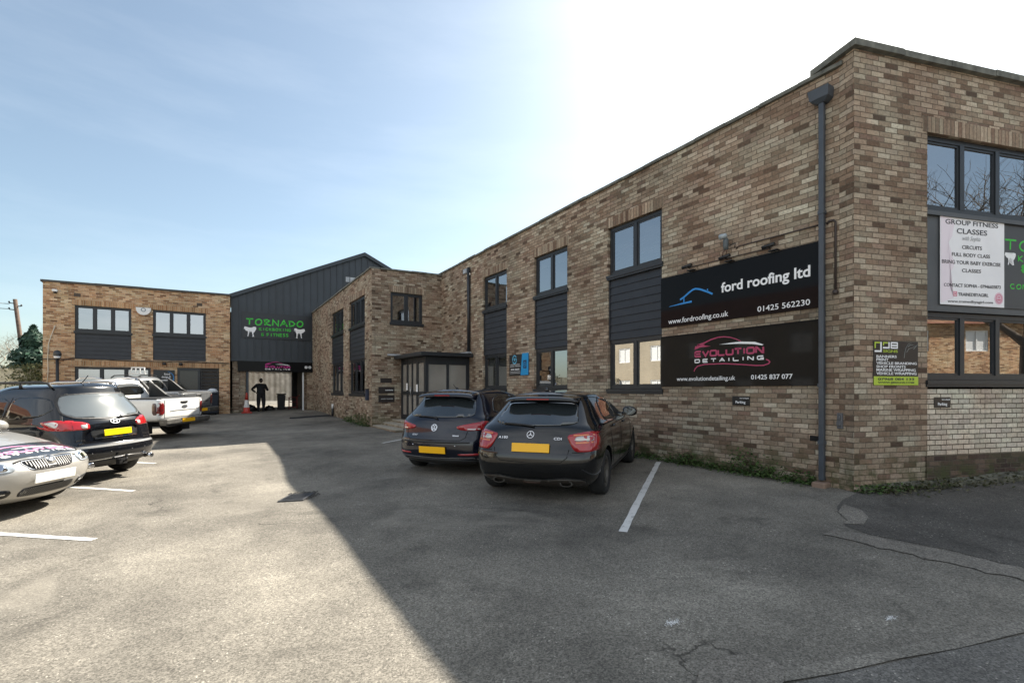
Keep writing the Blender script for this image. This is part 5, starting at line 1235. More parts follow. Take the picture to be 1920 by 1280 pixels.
# ---------------------------------------------- black hatchback (nearest, in the middle of the picture)
def hatch_a():
    t = thing('hatchback', 'black hatchback with large red tail lights and twin oval exhausts parked nose to the wall', 'car')
    W = .885; wr = .318
    rows = [row(.16, .70, .30, 4.05, rx=.3), row(.20, .80, .16, 4.12, rx=.25), row(.30, .855, .05, 4.22), row(.44, .88, .0, 4.28, br=.075), row(.60, .89, .005, 4.29, br=.08, crease=.25), row(.685, .888, .035, 4.24, br=.085, crease=.5), row(.80, .885, .07, 4.02, br=.09, fy=.5), row(.92, .872, .115, 3.62, br=.10, fy=.5), row(.985, .835, .17, 3.32, br=.11, crease=.35, fy=.4), row(1.03, .785, .225, 3.12, br=.11, fy=.35), row(1.16, .70, .41, 2.82, br=.11, rx=.16, ry=.25, fy=.3), row(1.30, .615, .585, 2.42, br=.10, rx=.14, ry=.25, fy=.3), row(1.375, .545, .62, 2.12, br=.07, rx=.14, ry=.2, crease=.2), row(1.412, .40, .72, 1.95, br=.06, rx=.12, ry=.2)]
    me = car_body(rows, M_pblack, [(s * .8, y, wr) for s in (1, -1) for y in (.80, 3.50)], wr + .045, .24, crown=.016)
    sh = Shell(me); mesh_of('body', me, [M_pblack, M_well], t)
    # rear screen and side glass
    patch(sh, [(-.60, 1.005), (0, .985), (.60, 1.005), (.545, 1.16), (.50, 1.275), (0, 1.285), (-.50, 1.275), (-.545, 1.16)], 'rear', M_carglass, 'rear_window', t, .009, 2)
    for s in ('right', 'left'):
        patch(sh, [(1.08, 1.02), (1.92, .985), (1.93, 1.30), (1.55, 1.345), (1.22, 1.27), (1.02, 1.09)], s, M_darkglass, 'side_window', t, .007, 2)
        patch(sh, [(1.98, .985), (2.92, .965), (2.80, 1.02), (2.42, 1.24), (2.12, 1.31), (1.98, 1.325)], s, M_darkglass, 'side_window', t, .007, 2)
        strip_on(sh, [(1.04, 1.045), (1.12, 1.005), (1.95, .965), (2.95, .945)], .018, s, M_chrome, 'window_trim', t, .008)
        strip_on(sh, [(1.95, 1.34), (1.95, .97), (1.93, .60), (1.90, .34)], .009, s, M_seam, 'shut_line', t)
        strip_on(sh, [(2.98, .95), (3.02, .60), (2.98, .32)], .009, s, M_seam, 'shut_line', t)
        strip_on(sh, [(1.16, 1.0), (1.08, .86), (1.18, .62), (1.30, .36)], .009, s, M_seam, 'shut_line', t)
        patch(sh, [(1.28, .90), (1.50, .895), (1.50, .93), (1.28, .935)], s, M_pblack, 'door_handle', t, .028, 1, skirt=.02); patch(sh, [(2.22, .885), (2.44, .88), (2.44, .915), (2.22, .92)], s, M_pblack, 'door_handle', t, .028, 1, skirt=.02)
        patch(sh, [(1.25, .24), (3.0, .24), (3.0, .30), (1.25, .30)], s, M_trim, 'sill_trim', t, .012, 0)
    # spoiler lip
    bm = bmesh.new(); n_ = 14
    sec = [(.60, 1.392), (.44, 1.352), (.415, 1.325), (.43, 1.312), (.62, 1.35)]
    rings = []
    for i in range(n_ + 1):
        x = -.54 + 1.08 * i / n_; k = 1 - (abs(x) / .54) ** 4 * .35; b_ = (abs(x) / .54) ** 2
        rings.append([bm.verts.new((x, a + .07 * b_ * b_ + (1 - k) * .05, c - .035 * b_ * b_)) for a, c in sec])
    for a, b in zip(rings, rings[1:]):
        for k in range(5): bm.faces.new((a[k], b[k], b[(k + 1) % 5], a[(k + 1) % 5]))
    bm.faces.new(rings[0]); bm.faces.new(rings[-1][::-1]); fixn(bm); sp_ = mk('spoiler', bm, M_pblack, t, True)
    bm = bmesh.new(); bbox(bm, -.16, .16, .405, .42, 1.325, 1.338); mk('brake_lamp', bm, M_red, sp_)
    # lamps
    LO = [(.475, .878), (.62, .905), (.74, .925), (.84, .915), (.88, .87), (.885, .78), (.87, .69), (.78, .672), (.61, .672), (.56, .72)]
    for mir in (False, True):
        tl = patch(sh, LO, 'rear', M_red, 'tail_light', t, .010, 2, .05, mirror=mir)
        sl = Shell(tl.data)
        patch(sl, [(.575, .80), (.60, .868), (.80, .872), (.815, .80)], 'rear', M_clear, 'reversing_lamp', tl, .002, 2, .05, mirror=mir)
        strip_on(sl, [(.565, .878), (.80, .885), (.832, .865), (.83, .81), (.80, .79), (.60, .785)], .017, 'rear', M_amber, 'light_guide', tl, .006, mirror=mir)
        strip_on(sl, [(.66, .715), (.85, .72)], .04, 'rear', M_redl, 'brake_lamp', tl, .003, mirror=mir)
        patch(sh, [(.27, .70), (.36, .705), (.43, .80), (.40, .90), (.34, .92), (.27, .92)], 'right' if not mir else 'left', M_red, 'tail_light', t, .006, 2, .05)
        patch(sh, [(.70, .40), (.83, .41), (.83, .435), (.70, .43)], 'rear', M_red, 'reflector', t, .005, 0, mirror=mir) if False else None
    # hatch outline, bumper, diffuser
    strip_on(sh, [(-.52, .70), (-.50, .60), (-.42, .535), (0, .52), (.42, .535), (.50, .60), (.52, .70)], .010, 'rear', M_seam, 'shut_line', t, .002)
    strip_on(sh, [(.56, .665), (.70, .655), (.87, .655)], .009, 'rear', M_seam, 'shut_line', t, .002); strip_on(sh, [(-.56, .665), (-.70, .655), (-.87, .655)], .009, 'rear', M_seam, 'shut_line', t, .002)
    patch(sh, [(-.74, .20), (-.70, .305), (-.45, .325), (-.2, .29), (.2, .29), (.45, .325), (.70, .305), (.74, .20), (.40, .18), (-.40, .18)], 'rear', plain('brown_grey_diffuser', (.034, .028, .022), .5), 'diffuser', t, .008, 1)
    strip_on(sh, [(-.72, .315), (-.45, .335), (-.2, .30), (.2, .30), (.45, .335), (.72, .315)], .014, 'rear', M_trim, 'bumper_line', t, .012)
    for x in (-.47, .47):
        bm = bmesh.new(); ring = arc(0, 0, .085, .042, 0, 345, 23); p, _ = sh.hit(x, .255, 'rear')
        o_r = [bm.verts.new((x + a, p.y - .03, .255 + b)) for a, b in ring]; i_r = [bm.verts.new((x + a * .84, p.y - .03, .255 + b * .80)) for a, b in ring]; d_r = [bm.verts.new((x + a * .82, p.y + .05, .255 + b * .78)) for a, b in ring]; b_r = [bm.verts.new((x + a, p.y + .06, .255 + b)) for a, b in ring]
        m_ = len(ring)
        for k in range(m_):
            j = (k + 1) % m_; bm.faces.new((o_r[k], o_r[j], i_r[j], i_r[k])); bm.faces.new((i_r[k], i_r[j], d_r[j], d_r[k])); bm.faces.new((o_r[j], o_r[k], b_r[k], b_r[j]))
        bm.faces.new(d_r); fixn(bm); mk('exhaust', bm, plain('dull_steel', (.12, .115, .11), .35, metal=.9), t)
    patch(sh, [(-.12, .225), (.12, .225), (.12, .255), (-.12, .255)], 'rear', plain('rust_tow_cover', (.06, .035, .025), .7), 'tow_cover', t, .012, 0)
    plate(t, sh, .015, .715, 'rear', M_yplate)
    emblem(t, badge_frame(t, sh, 0, .875, 'rear'), 'star', .048, M_chrome)
    badge_text(t, badge_frame(t, sh, -.395, .83, 'rear'), 'A180', .135, .034); badge_text(t, badge_frame(t, sh, .37, .83, 'rear'), 'CDI', .105, .034)
    # wiper
    bm = bmesh.new(); pts = []
    for x, z in ((.03, .985), (-.10, 1.0), (-.30, 1.01), (-.42, 1.012)):
        p, d = sh.hit(x, z, 'rear'); pts.append(p - d * .025)
    tube(bm, pts, .014, 6); mk('wiper', bm, M_black, t)
    patch(sh, [(-.06, 3.30), (-.5, 3.05), (-.62, 2.72), (-.52, 2.36), (0, 2.30), (.52, 2.36), (.62, 2.72), (.5, 3.05), (.06, 3.30)], 'top', M_carglass, 'windscreen', t, .004, 2, .1)
    patch(sh, [(-.38, 1.05), (.38, 1.05), (.40, 1.85), (-.40, 1.85)], 'top', M_darkglass, 'sunroof', t, .003, 2, .1)
    for s in (1, -1):
        for y in (.80, 3.50): wheel(t, s * .88, y, wr, .215, .215, 5, M_dirtyalloy, True)
        mirror_part(t, s * .80, 2.72, 1.035, M_pblack)
    bm = bmesh.new(); lathe(bm, [(.012, 0), (.035, -.005), (.02, .05), (.001, .06)], 10, (0, .86, 1.425)); mk('aerial', bm, M_pblack, t)
    return t

# ---------------------------------------------- navy hatchback
def hatch_b():
    t = thing('hatchback', 'dark navy hatchback with slim red tail lights behind the nearer black one', 'car')
    W = .895; wr = .315
    rows = [row(.17, .70, .28, 4.05, rx=.3), row(.21, .80, .14, 4.10, rx=.25), row(.32, .865, .03, 4.2), row(.46, .89, .0, 4.25, br=.085, rx=.27, ry=.34), row(.60, .895, .01, 4.26, br=.09, rx=.27, ry=.34, crease=.3), row(.70, .893, .055, 4.2, br=.095, rx=.26, ry=.34), row(.82, .89, .085, 4.0, br=.10, rx=.26, ry=.34), row(.915, .88, .12, 3.55, br=.105, fy=.5, crease=.35), row(.98, .845, .165, 3.25, br=.105, crease=.3), row(1.03, .80, .22, 3.05, br=.10), row(1.17, .715, .36, 2.78, br=.10, rx=.16, ry=.25, fy=.3), row(1.31, .635, .495, 2.42, br=.09, rx=.14, ry=.22, fy=.3), row(1.395, .565, .50, 2.1, br=.06, rx=.14, ry=.2, crease=.2), row(1.44, .42, .62, 1.9, br=.05, rx=.12, ry=.2)]
    me = car_body(rows, M_pnavy, [(s * .8, y, wr) for s in (1, -1) for y in (.80, 3.43)], wr + .045, .24, crown=.016)
    sh = Shell(me); mesh_of('body', me, [M_pnavy, M_well], t)
    patch(sh, [(-.66, .995), (0, .985), (.66, .995), (.60, 1.16), (.53, 1.29), (0, 1.305), (-.53, 1.29), (-.60, 1.16)], 'rear', M_carglass, 'rear_window', t, .009, 2)
    for s in ('right', 'left'):
        patch(sh, [(.75, 1.06), (1.0, 1.0), (1.80, .97), (1.80, 1.33), (1.25, 1.345), (.95, 1.26)], s, M_darkglass, 'side_window', t, .007, 2)
        patch(sh, [(1.86, .97), (2.86, .95), (2.70, 1.03), (2.35, 1.24), (2.1, 1.32), (1.86, 1.34)], s, M_darkglass, 'side_window', t, .007, 2)
        strip_on(sh, [(1.83, 1.35), (1.83, .97), (1.80, .60), (1.78, .34)], .009, s, M_seam, 'shut_line', t); strip_on(sh, [(.98, 1.0), (.98, .85), (1.15, .6), (1.2, .36)], .009, s, M_seam, 'shut_line', t)
        patch(sh, [(1.2, .88), (1.42, .875), (1.42, .91), (1.2, .915)], s, M_pnavy, 'door_handle', t, .025, 1, skirt=.02)
    bm = bmesh.new(); n_ = 14; sec = [(.55, 1.425), (.37, 1.375), (.345, 1.345), (.36, 1.33), (.55, 1.375)]; rings = []
    for i in range(n_ + 1):
        x = -.57 + 1.14 * i / n_; b_ = (abs(x) / .57) ** 2; rings.append([bm.verts.new((x, a + .06 * b_ * b_, c - .04 * b_ * b_)) for a, c in sec])
    for a, b in zip(rings, rings[1:]):
        for k in range(5): bm.faces.new((a[k], b[k], b[(k + 1) % 5], a[(k + 1) % 5]))
    bm.faces.new(rings[0]); bm.faces.new(rings[-1][::-1]); fixn(bm); sp_ = mk('spoiler', bm, M_pnavy, t, True)
    bm = bmesh.new(); bbox(bm, -.15, .15, .332, .347, 1.345, 1.36); mk('brake_lamp', bm, M_red, sp_)
    for mir in (False, True):
        tl = patch(sh, [(.40, .845), (.60, .885), (.80, .92), (.885, .925), (.888, .80), (.80, .775), (.55, .775), (.43, .80)], 'rear', M_red, 'tail_light', t, .009, 2, .05, mirror=mir)
        sl = Shell(tl.data); strip_on(sl, [(.60, .80), (.70, .797), (.86, .807)], .018, 'rear', M_clear, 'reversing_lamp', tl, .004, mirror=mir); strip_on(sl, [(.52, .85), (.62, .862), (.85, .872)], .025, 'rear', M_redl, 'brake_lamp', tl, .003, mirror=mir)
        patch(sh, [(.30, .79), (.42, .80), (.50, .86), (.44, .925), (.30, .925)], 'right' if not mir else 'left', M_red, 'tail_light', t, .006, 2, .05)
        patch(sh, [(.47, .372), (.82, .365), (.83, .405), (.47, .395)], 'rear', M_redl, 'reflector', t, .006, 1, mirror=mir)
    strip_on(sh, [(-.84, .28), (-.70, .325), (0, .31), (.70, .325), (.84, .28)], .02, 'rear', M_chrome, 'bumper_trim', t, .008)
    patch(sh, [(-.78, .19), (-.72, .295), (.72, .295), (.78, .19)], 'rear', M_trim, 'diffuser', t, .007, 1)
    strip_on(sh, [(-.60, .76), (-.58, .66), (-.50, .615), (.50, .615), (.58, .66), (.60, .76)], .010, 'rear', M_seam, 'shut_line', t, .002)
    patch(sh, [(-.66, .565), (.66, .565), (.66, .60), (-.66, .60)], 'rear', M_trim, 'bumper_step', t, .006, 1)
    plate(t, sh, 0, .45, 'rear', M_yplate)
    fr = badge_frame(t, sh, 0, .815, 'rear'); emblem(t, fr, 'vw', .056, M_chrome)
    badge_text(t, badge_frame(t, sh, -.39, .69, 'rear'), 'GOLF', .105, .028); unread(t, badge_frame(t, sh, .42, .69, 'rear'), -.06, .06, -.011, .011, M_chrome, .012, (6,), 'model_badge')
    for x in (-.42, .42):
        bm = bmesh.new(); p, _ = sh.hit(x, .525, 'rear'); lathe(bm, [(.001, -.006), (.012, -.005), (.014, .01)], 10, (x, p.y - .002, .525), 'y'); mk('parking_sensor', bm, M_chrome, t)
    patch(sh, [(-.05, 3.22), (-.5, 3.0), (-.62, 2.7), (-.54, 2.36), (0, 2.30), (.54, 2.36), (.62, 2.7), (.5, 3.0), (.05, 3.22)], 'top', M_carglass, 'windscreen', t, .004, 2, .1)
    bm = bmesh.new(); pts = []
    for x, z in ((.03, .965), (-.06, .99), (-.25, 1.0), (-.40, 1.0)):
        p, d = sh.hit(x, z, 'rear'); pts.append(p - d * .025)
    tube(bm, pts, .014, 6); mk('wiper', bm, M_black, t)
    bm = bmesh.new(); tube(bm, [(0, .85, 1.455), (0, .72, 1.54)], .007, 6, .004); lathe(bm, [(.03, -.02), (.03, .0), (.012, .03)], 10, (0, .86, 1.45)); mk('aerial', bm, M_black, t)
    for s in (1, -1):
        for y in (.80, 3.43): wheel(t, s * .885, y, wr, .205, .205, 5, M_alloy, True)
        mirror_part(t, s * .81, 2.62, 1.02, M_pnavy)
    return t

# ---------------------------------------------- black estate-like 4x4 seen from its rear left
def suv():
    t = thing('estate_car', 'tall black estate car with roof bars and swept red tail lights beside the silver car', 'car')
    wr = .355; W = .945
    rows = [row(.26, .74, .30, 4.35, rx=.3), row(.31, .85, .14, 4.45, rx=.26), row(.42, .915, .03, 4.55, br=.10, rx=.26, ry=.36), row(.56, .94, .0, 4.63, br=.11, rx=.26, ry=.36, crease=.2), row(.655, .94, .02, 4.64, br=.11, rx=.26, ry=.36, crease=.6), row(.70, .925, .085, 4.62, br=.10, rx=.24, ry=.34, crease=.3), row(.85, .945, .11, 4.5, br=.11, rx=.25, ry=.36), row(1.0, .945, .13, 4.3, br=.12, rx=.26, ry=.38), row(1.08, .93, .15, 3.9, br=.12, rx=.26, ry=.38, crease=.3), row(1.14, .90, .18, 3.6, br=.12, rx=.24, ry=.36, crease=.3), row(1.30, .83, .29, 3.25, br=.12, rx=.22, ry=.34), row(1.48, .745, .43, 2.85, br=.11, rx=.2, ry=.32), row(1.63, .67, .50, 2.5, br=.09, rx=.18, ry=.3), row(1.745, .58, .54, 2.25, br=.06, rx=.18, ry=.25, crease=.3), row(1.785, .42, .64, 2.1, br=.05, rx=.15, ry=.2)]
    me = car_body(rows, M_pblue, [(s * .85, y, wr) for s in (1, -1) for y in (.98, 3.68)], wr + .06, .26, crown=.02)
    sh = Shell(me); mesh_of('body', me, [M_pblue, M_well], t)
    M_sg = plain('bright_rear_glass', (.11, .125, .13), .10, spec=.9, coat=.6)
    RW = [(-.71, 1.27), (-.57, 1.185), (0, 1.155), (.57, 1.185), (.71, 1.27), (.66, 1.47), (.58, 1.60), (0, 1.62), (-.58, 1.60), (-.66, 1.47)]
    rw = patch(sh, RW, 'rear', M_sg, 'rear_window', t, .009, 2)
    strip_on(sh, rounded(RW, 2), .02, 'rear', M_trim, 'window_seal', t, .013, closed=True)
    for s in ('left', 'right'):
        patch(sh, [(.55, 1.36), (.72, 1.22), (1.40, 1.175), (1.42, 1.55), (.95, 1.575), (.70, 1.53)], s, M_darkglass, 'side_window', t, .007, 2)
        patch(sh, [(1.47, 1.175), (2.30, 1.145), (2.30, 1.545), (1.48, 1.555)], s, M_darkglass, 'side_window', t, .004, 1)
        patch(sh, [(2.36, 1.145), (3.35, 1.12), (3.10, 1.25), (2.8, 1.42), (2.55, 1.52), (2.36, 1.54)], s, M_darkglass, 'side_window', t, .007, 2)
        strip_on(sh, [(.60, 1.62), (.56, 1.5), (.44, 1.25), (.36, 1.12)], .018, s, M_chrome if False else M_trim, 'shut_line', t, .003)
        for yy in (1.45, 2.33): strip_on(sh, [(yy, 1.56), (yy, 1.15), (yy - .03, .8), (yy - .03, .42)], .010, s, M_seam, 'shut_line', t)
        patch(sh, [(1.05, .33), (3.2, .33), (3.2, .50), (1.05, .50)], s, M_trim, 'sill_cladding', t, .014, 1)
        rl = bmesh.new(); sx = 1 if s == 'right' else -1
        tube(rl, [(sx * .60, .76, 1.725), (sx * .60, .84, 1.80), (sx * .60, 1.0, 1.825), (sx * .60, 2.3, 1.82), (sx * .595, 2.5, 1.79), (sx * .59, 2.6, 1.72)], .022, 8)
        for yy in (1.45,): tube(rl, [(sx * .60, yy, 1.82), (sx * .60, yy, 1.72)], .025, 8)
        mk('roof_bar', rl, M_trim if s == 'left' else M_chrome, t)
    for mir in (False, True):
        tl = patch(sh, [(.43, 1.08), (.54, 1.13), (.76, 1.155), (.91, 1.14), (.925, 1.04), (.88, .985), (.44, .975)], 'rear', M_redl, 'tail_light', t, .010, 2, .05, mirror=mir)
        sl = Shell(tl.data); patch(sl, [(.47, 1.0), (.55, 1.0), (.56, 1.075), (.47, 1.065)], 'rear', M_clear, 'reversing_lamp', tl, .003, 2, mirror=mir); strip_on(sl, [(.66, .985), (.66, 1.13)], .01, 'rear', M_red, 'lens_joint', tl, .004, mirror=mir)
        tl = patch(sh, [(.28, .985), (.38, .995), (.52, 1.05), (.66, 1.145), (.45, 1.165), (.28, 1.155)], 'right' if not mir else 'left', M_redl, 'tail_light', t, .008, 2, .05)
        sl = Shell(tl.data); patch(sl, [(.38, 1.03), (.49, 1.075), (.58, 1.13), (.45, 1.148), (.38, 1.11)], 'right' if not mir else 'left', M_clear, 'indicator_lamp', tl, .003, 2)
        patch(sh, [(.86, .42), (.925, .43), (.925, .52), (.86, .51)], 'rear', M_redl, 'reflector', t, .008, 1, mirror=mir)
    # tailgate recess with plate, silver step, lower skirt
    patch(sh, [(-.42, .80), (-.44, .96), (-.36, 1.005), (.36, 1.005), (.44, .96), (.42, .80)], 'rear', plain('deep_black', (.008, .009, .01), .4), 'plate_recess', t, .003, 1)
    strip_on(sh, [(-.45, .96), (-.37, 1.015), (.37, 1.015), (.45, .96)], .035, 'rear', M_pblue, 'plate_canopy', t, .03)
    strip_on(sh, [(-.40, .81), (.40, .81)], .02, 'rear', M_chrome, 'recess_trim', t, .012)
    strip_on(sh, [(-.80, .672), (.0, .672), (.80, .672)], .035, 'rear', plain('silver_step', (.17, .17, .165), .4, metal=.5), 'bumper_step', t, .008)
    patch(sh, [(-.86, .29), (-.86, .40), (0, .42), (.86, .40), (.86, .29)], 'rear', M_trim, 'diffuser', t, .008, 1); strip_on(sh, [(-.86, .415), (0, .44), (.86, .415)], .014, 'rear', M_chrome, 'bumper_line', t, .010)
    plate(t, sh, 0, .90, 'rear', M_yplate2, off=.03)
    emblem(t, badge_frame(t, sh, 0, 1.09, 'rear'), 'oval_h', .085, M_chrome)
    badge_text(t, badge_frame(t, sh, -.58, .795, 'rear'), 'HYUNDAI', .20, .028); unread(t, badge_frame(t, sh, -.60, .735, 'rear'), -.055, .055, -.011, .011, M_chrome, .012, (4,), 'model_badge'); badge_text(t, badge_frame(t, sh, .60, .795, 'rear'), 'SANTA FE', .19, .028); unread(t, badge_frame(t, sh, .60, .74, 'rear'), -.06, .06, -.011, .011, M_chrome, .012, (5,), 'model_badge')
    for x in (-.55, .60):
        bm = bmesh.new(); lathe(bm, [(.035, .0), (.045, .0), (.045, .16), (.038, .16), (.034, .03)], 14, (x, .02, .36), 'y'); mk('exhaust', bm, M_chrome, t)
    bm = bmesh.new(); tube(bm, [(.0, .2, .36), (.0, .0, .34), (0, -.07, .36), (0, -.08, .42)], .02, 8); bmesh.ops.create_uvsphere(bm, u_segments=10, v_segments=8, radius=.03, matrix=Matrix.Translation((0, -.08, .45))); bbox(bm, -.10, .06, -.02, .05, .30, .40); mk('tow_ball', bm, M_black, t)
    bm = bmesh.new(); pts = []
    for x, z in ((.62, 1.17), (.45, 1.185), (.2, 1.17), (.06, 1.155)):
        p, d = sh.hit(x, z, 'rear'); pts.append(p - d * .03)
    tube(bm, pts, .016, 6); mk('wiper', bm, M_black, t)
    bm = bmesh.new(); lathe(bm, [(.03, -.02), (.025, .01), (.012, .03)], 10, (-.10, .76, 1.785)); tube(bm, [(-.10, .76, 1.80), (-.10, .60, 1.95)], .008, 6); mk('aerial', bm, M_black, t)
    patch(sh, [(-.13, .45), (.18, .45), (.18, .48), (-.13, .48)], 'top', M_redl, 'brake_lamp', t, .004, 0) if False else None
    for x in (-.5, -.2, .2, .5):
        bm = bmesh.new(); p, _ = sh.hit(x, .55, 'rear'); lathe(bm, [(.001, -.004), (.013, -.003), (.014, .01)], 10, (x, p.y, .55), 'y'); mk('parking_sensor', bm, M_trim, t)
    for s in (1, -1):
        for y in (.98, 3.68): wheel(t, s * .925, y, wr, .235, .225, 5, M_alloy)
        mirror_part(t, s * .88, 3.1, 1.2, M_pblue, 1.15)
    return t

# ---------------------------------------------- silver saloon, nose towards the yard
def saloon():
    t = thing('saloon_car', 'silver car with dark printed bonnet and vertical bar grille at the left edge', 'car')
    L = 4.84; wr = .325
    rows = [row(.17, .72, .25, 4.55, fx=.30, fy=.4, bf=.12), row(.22, .83, .10, 4.66, fx=.30, fy=.42, bf=.12), row(.33, .885, .02, 4.78, fx=.32, fy=.44, bf=.13), row(.48, .908, .0, 4.84, fx=.34, fy=.48, bf=.14), row(.58, .912, .02, 4.835, fx=.34, fy=.48, bf=.14), row(.64, .908, .05, 4.785, fx=.34, fy=.48, bf=.14, crease=.2), row(.70, .90, .08, 4.75, fx=.34, fy=.52, bf=.15, crease=.6), row(.80, .885, .12, 4.42, fx=.32, fy=.6, bf=.20), row(.895, .865, .18, 4.05, fx=.28, fy=.55, bf=.16), row(.945, .84, .25, 3.70, fx=.24, fy=.4, bf=.12, crease=.3), row(.99, .80, .45, 3.48, fx=.2, fy=.35, bf=.12), row(1.15, .71, .95, 3.05, fx=.18, fy=.3, bf=.12), row(1.32, .62, 1.35, 2.6, fx=.16, fy=.3, bf=.10), row(1.42, .54, 1.6, 2.3, fx=.15, fy=.2, bf=.08), row(1.455, .42, 1.7, 2.2, fx=.12, fy=.12, bf=.05)]
    me = car_body(rows, M_psilver, [(s * .8, y, wr) for s in (1, -1) for y in (1.12, 3.88)], wr + .045, .24, crown=.02, nside=9)
    sh = Shell(me); mesh_of('body', me, [M_psilver, M_well], t)
    # printed bonnet front
    BP = [(-.70, 4.10), (-.73, 4.36), (-.56, 4.60), (-.25, 4.695), (0, 4.715), (.25, 4.695), (.56, 4.60), (.73, 4.36), (.70, 4.10), (.45, 4.20), (0, 4.24), (-.45, 4.20)]
    bp = patch(sh, BP, 'top', plain('charcoal_wrap', (.030, .033, .037), .3, coat=.5), 'bonnet_wrap', t, .003, 1, .06, .006)
    class HP:                     # the printed logo lies on the bonnet, read from the front
        def P(s, u, v, d=0):
            p, _ = sh.hit(-u, 4.60 - v, 'top'); return p + Vector((0, 0, d + .004))
    hp = HP(); S = .80
    fu = lambda a: (a - 11.83) * S; fz = lambda b: .02 + (b - 1.90) * S * .80
    evo_logo(bp, hp, fu, fz, .004, plain('pink_wrap_print', (.72, .30, .48), .4), M_wht, .95)
    patch(sh, [(-.56, 3.45), (-.62, 3.25), (-.60, 2.95), (-.50, 2.62), (0, 2.56), (.50, 2.62), (.60, 2.95), (.62, 3.25), (.56, 3.45), (0, 3.60)], 'top', plain('windscreen_glass', (.10, .12, .125), .03, spec=1, coat=1), 'windscreen', t, .004, 2, .1)
    for s in ('left', 'right'):
        patch(sh, [(1.25, 1.0), (2.2, .98), (2.2, 1.36), (1.75, 1.36), (1.4, 1.2)], s, M_darkglass, 'side_window', t, .007, 2); patch(sh, [(2.26, .98), (3.12, .965), (2.84, 1.1), (2.50, 1.27), (2.36, 1.345), (2.26, 1.36)], s, M_darkglass, 'side_window', t, .007, 2)
        for yy in (2.23, 3.42): strip_on(sh, [(yy, .96), (yy + .02, .6), (yy, .32)], .009, s, M_seam, 'shut_line', t)
        strip_on(sh, [(1.2, .47), (3.4, .47)], .03, s, M_trim, 'door_moulding', t, .008)
        sx = 1 if s == 'right' else -1
        strip_on(sh, [(sx * .72, 4.12), (sx * .745, 4.33), (sx * .60, 4.60)], .010, 'top', M_seam, 'shut_line', t)
    strip_on(sh, [(-.5, 4.70), (0, 4.735), (.5, 4.70)], .012, 'top', M_seam, 'shut_line', t)
    # front face
    G = [(-.30, .69), (-.32, .665), (-.265, .59), (-.21, .57), (.21, .57), (.265, .59), (.32, .665), (.30, .69)]
    gr = patch(sh, G, 'front', M_black, 'grille', t, .006, 1, .06); strip_on(sh, rounded(G, 1), .009, 'front', M_chrome, 'grille_surround', gr, .008, closed=True)
    sg_ = Shell(gr.data); bm = bmesh.new()
    for i in range(19):
        x = -.275 + .55 * i / 18
        if abs(x) < .05: continue
        z0_ = .580 if abs(x) < .22 else .592 + (abs(x) - .22) * .9
        for zz in (z0_ + .004,):
            p, d = sg_.hit(x, zz, 'front'); p2, _ = sg_.hit(x, .682, 'front'); q = Vector((.0035, 0, 0)); o = Vector((0, .012, 0))
            plainquad(bm, [p - q + o, p + q + o, p2 + q + o, p2 - q + o]); plainquad(bm, [p - q, p - q + o, p2 - q + o, p2 - q]); plainquad(bm, [p + q + o, p + q, p2 + q, p2 + q + o])
    mk('grille_bars', bm, plain('dark_bars', (.022, .022, .023), .45), gr)
    LG = [(-.31, .25), (-.345, .305), (-.31, .37), (.31, .37), (.345, .305), (.31, .25)]
    lg = patch(sh, LG, 'front', M_black, 'lower_grille', t, .005, 2, .06); sl = Shell(lg.data); bm = bmesh.new()
    for i in range(27):
        x = -.30 + .60 * i / 26; p, d = sl.hit(x, .262, 'front'); p2, _ = sl.hit(x, .358, 'front'); q = Vector((.005, 0, 0)); o = Vector((0, .01, 0)); plainquad(bm, [p - q + o, p + q + o, p2 + q + o, p2 - q + o]); plainquad(bm, [p + q + o, p + q, p2 + q, p2 + q + o])
    mk('grille_bars', bm, plain('grey_bars', (.09, .09, .088), .4), lg)
    for mir in (False, True):
        hl = patch(sh, [(.42, .575), (.375, .645), (.42, .695), (.70, .70), (.85, .68), (.88, .61), (.80, .565)], 'front', plain('headlamp_lens', (.34, .38, .42), .06, coat=1), 'headlight', t, .008, 2, .05, mirror=mir)
        s2_ = Shell(hl.data); patch(s2_, [(.46, .595), (.60, .595), (.60, .68), (.46, .68)], 'front', M_chrome, 'lamp_bowl', hl, .003, 2, mirror=mir); patch(s2_, [(.66, .60), (.79, .60), (.79, .67), (.66, .67)], 'front', M_clear, 'lamp_bowl', hl, .003, 2, mirror=mir)
        fg = patch(sh, [(.43, .265), (.41, .33), (.45, .375), (.78, .37), (.81, .31), (.76, .27)], 'front', M_black, 'fog_grille', t, .005, 2, .06, mirror=mir); s3_ = Shell(fg.data); strip_on(s3_, [(.46, .32), (.76, .32)], .012, 'front', M_chrome, 'grille_bar', fg, .006, mirror=mir)
    plate(t, sh, 0, .465, 'front', M_wplate, off=.02)
    emblem(t, badge_frame(t, sh, 0, .675, 'front'), 'disc', .052, M_chrome)
    patch(sh, [(-.07, .63), (-.08, .70), (-.05, .72), (.05, .72), (.08, .70), (.07, .63), (0, .61)], 'front', M_psilver, 'badge_housing', t, .012, 2, .05)
    bm = bmesh.new()
    for x0, x1 in ((-.62, .0), (.02, .60)): tube(bm, [Vector(sh.hit(x0, 3.55, 'top')[0]) + Vector((0, 0, .03)), Vector(sh.hit((x0 + x1) / 2, 3.60, 'top')[0]) + Vector((0, 0, .03)), Vector(sh.hit(x1, 3.63, 'top')[0]) + Vector((0, 0, .02))], .014, 6)
    mk('wiper', bm, M_black, t)
    for s in (1, -1):
        for y in (1.12, 3.88): wheel(t, s * .895, y, wr, .21, .215, 7, M_alloy)
        mirror_part(t, s * .83, 3.02, 1.02, M_psilver)
    return t

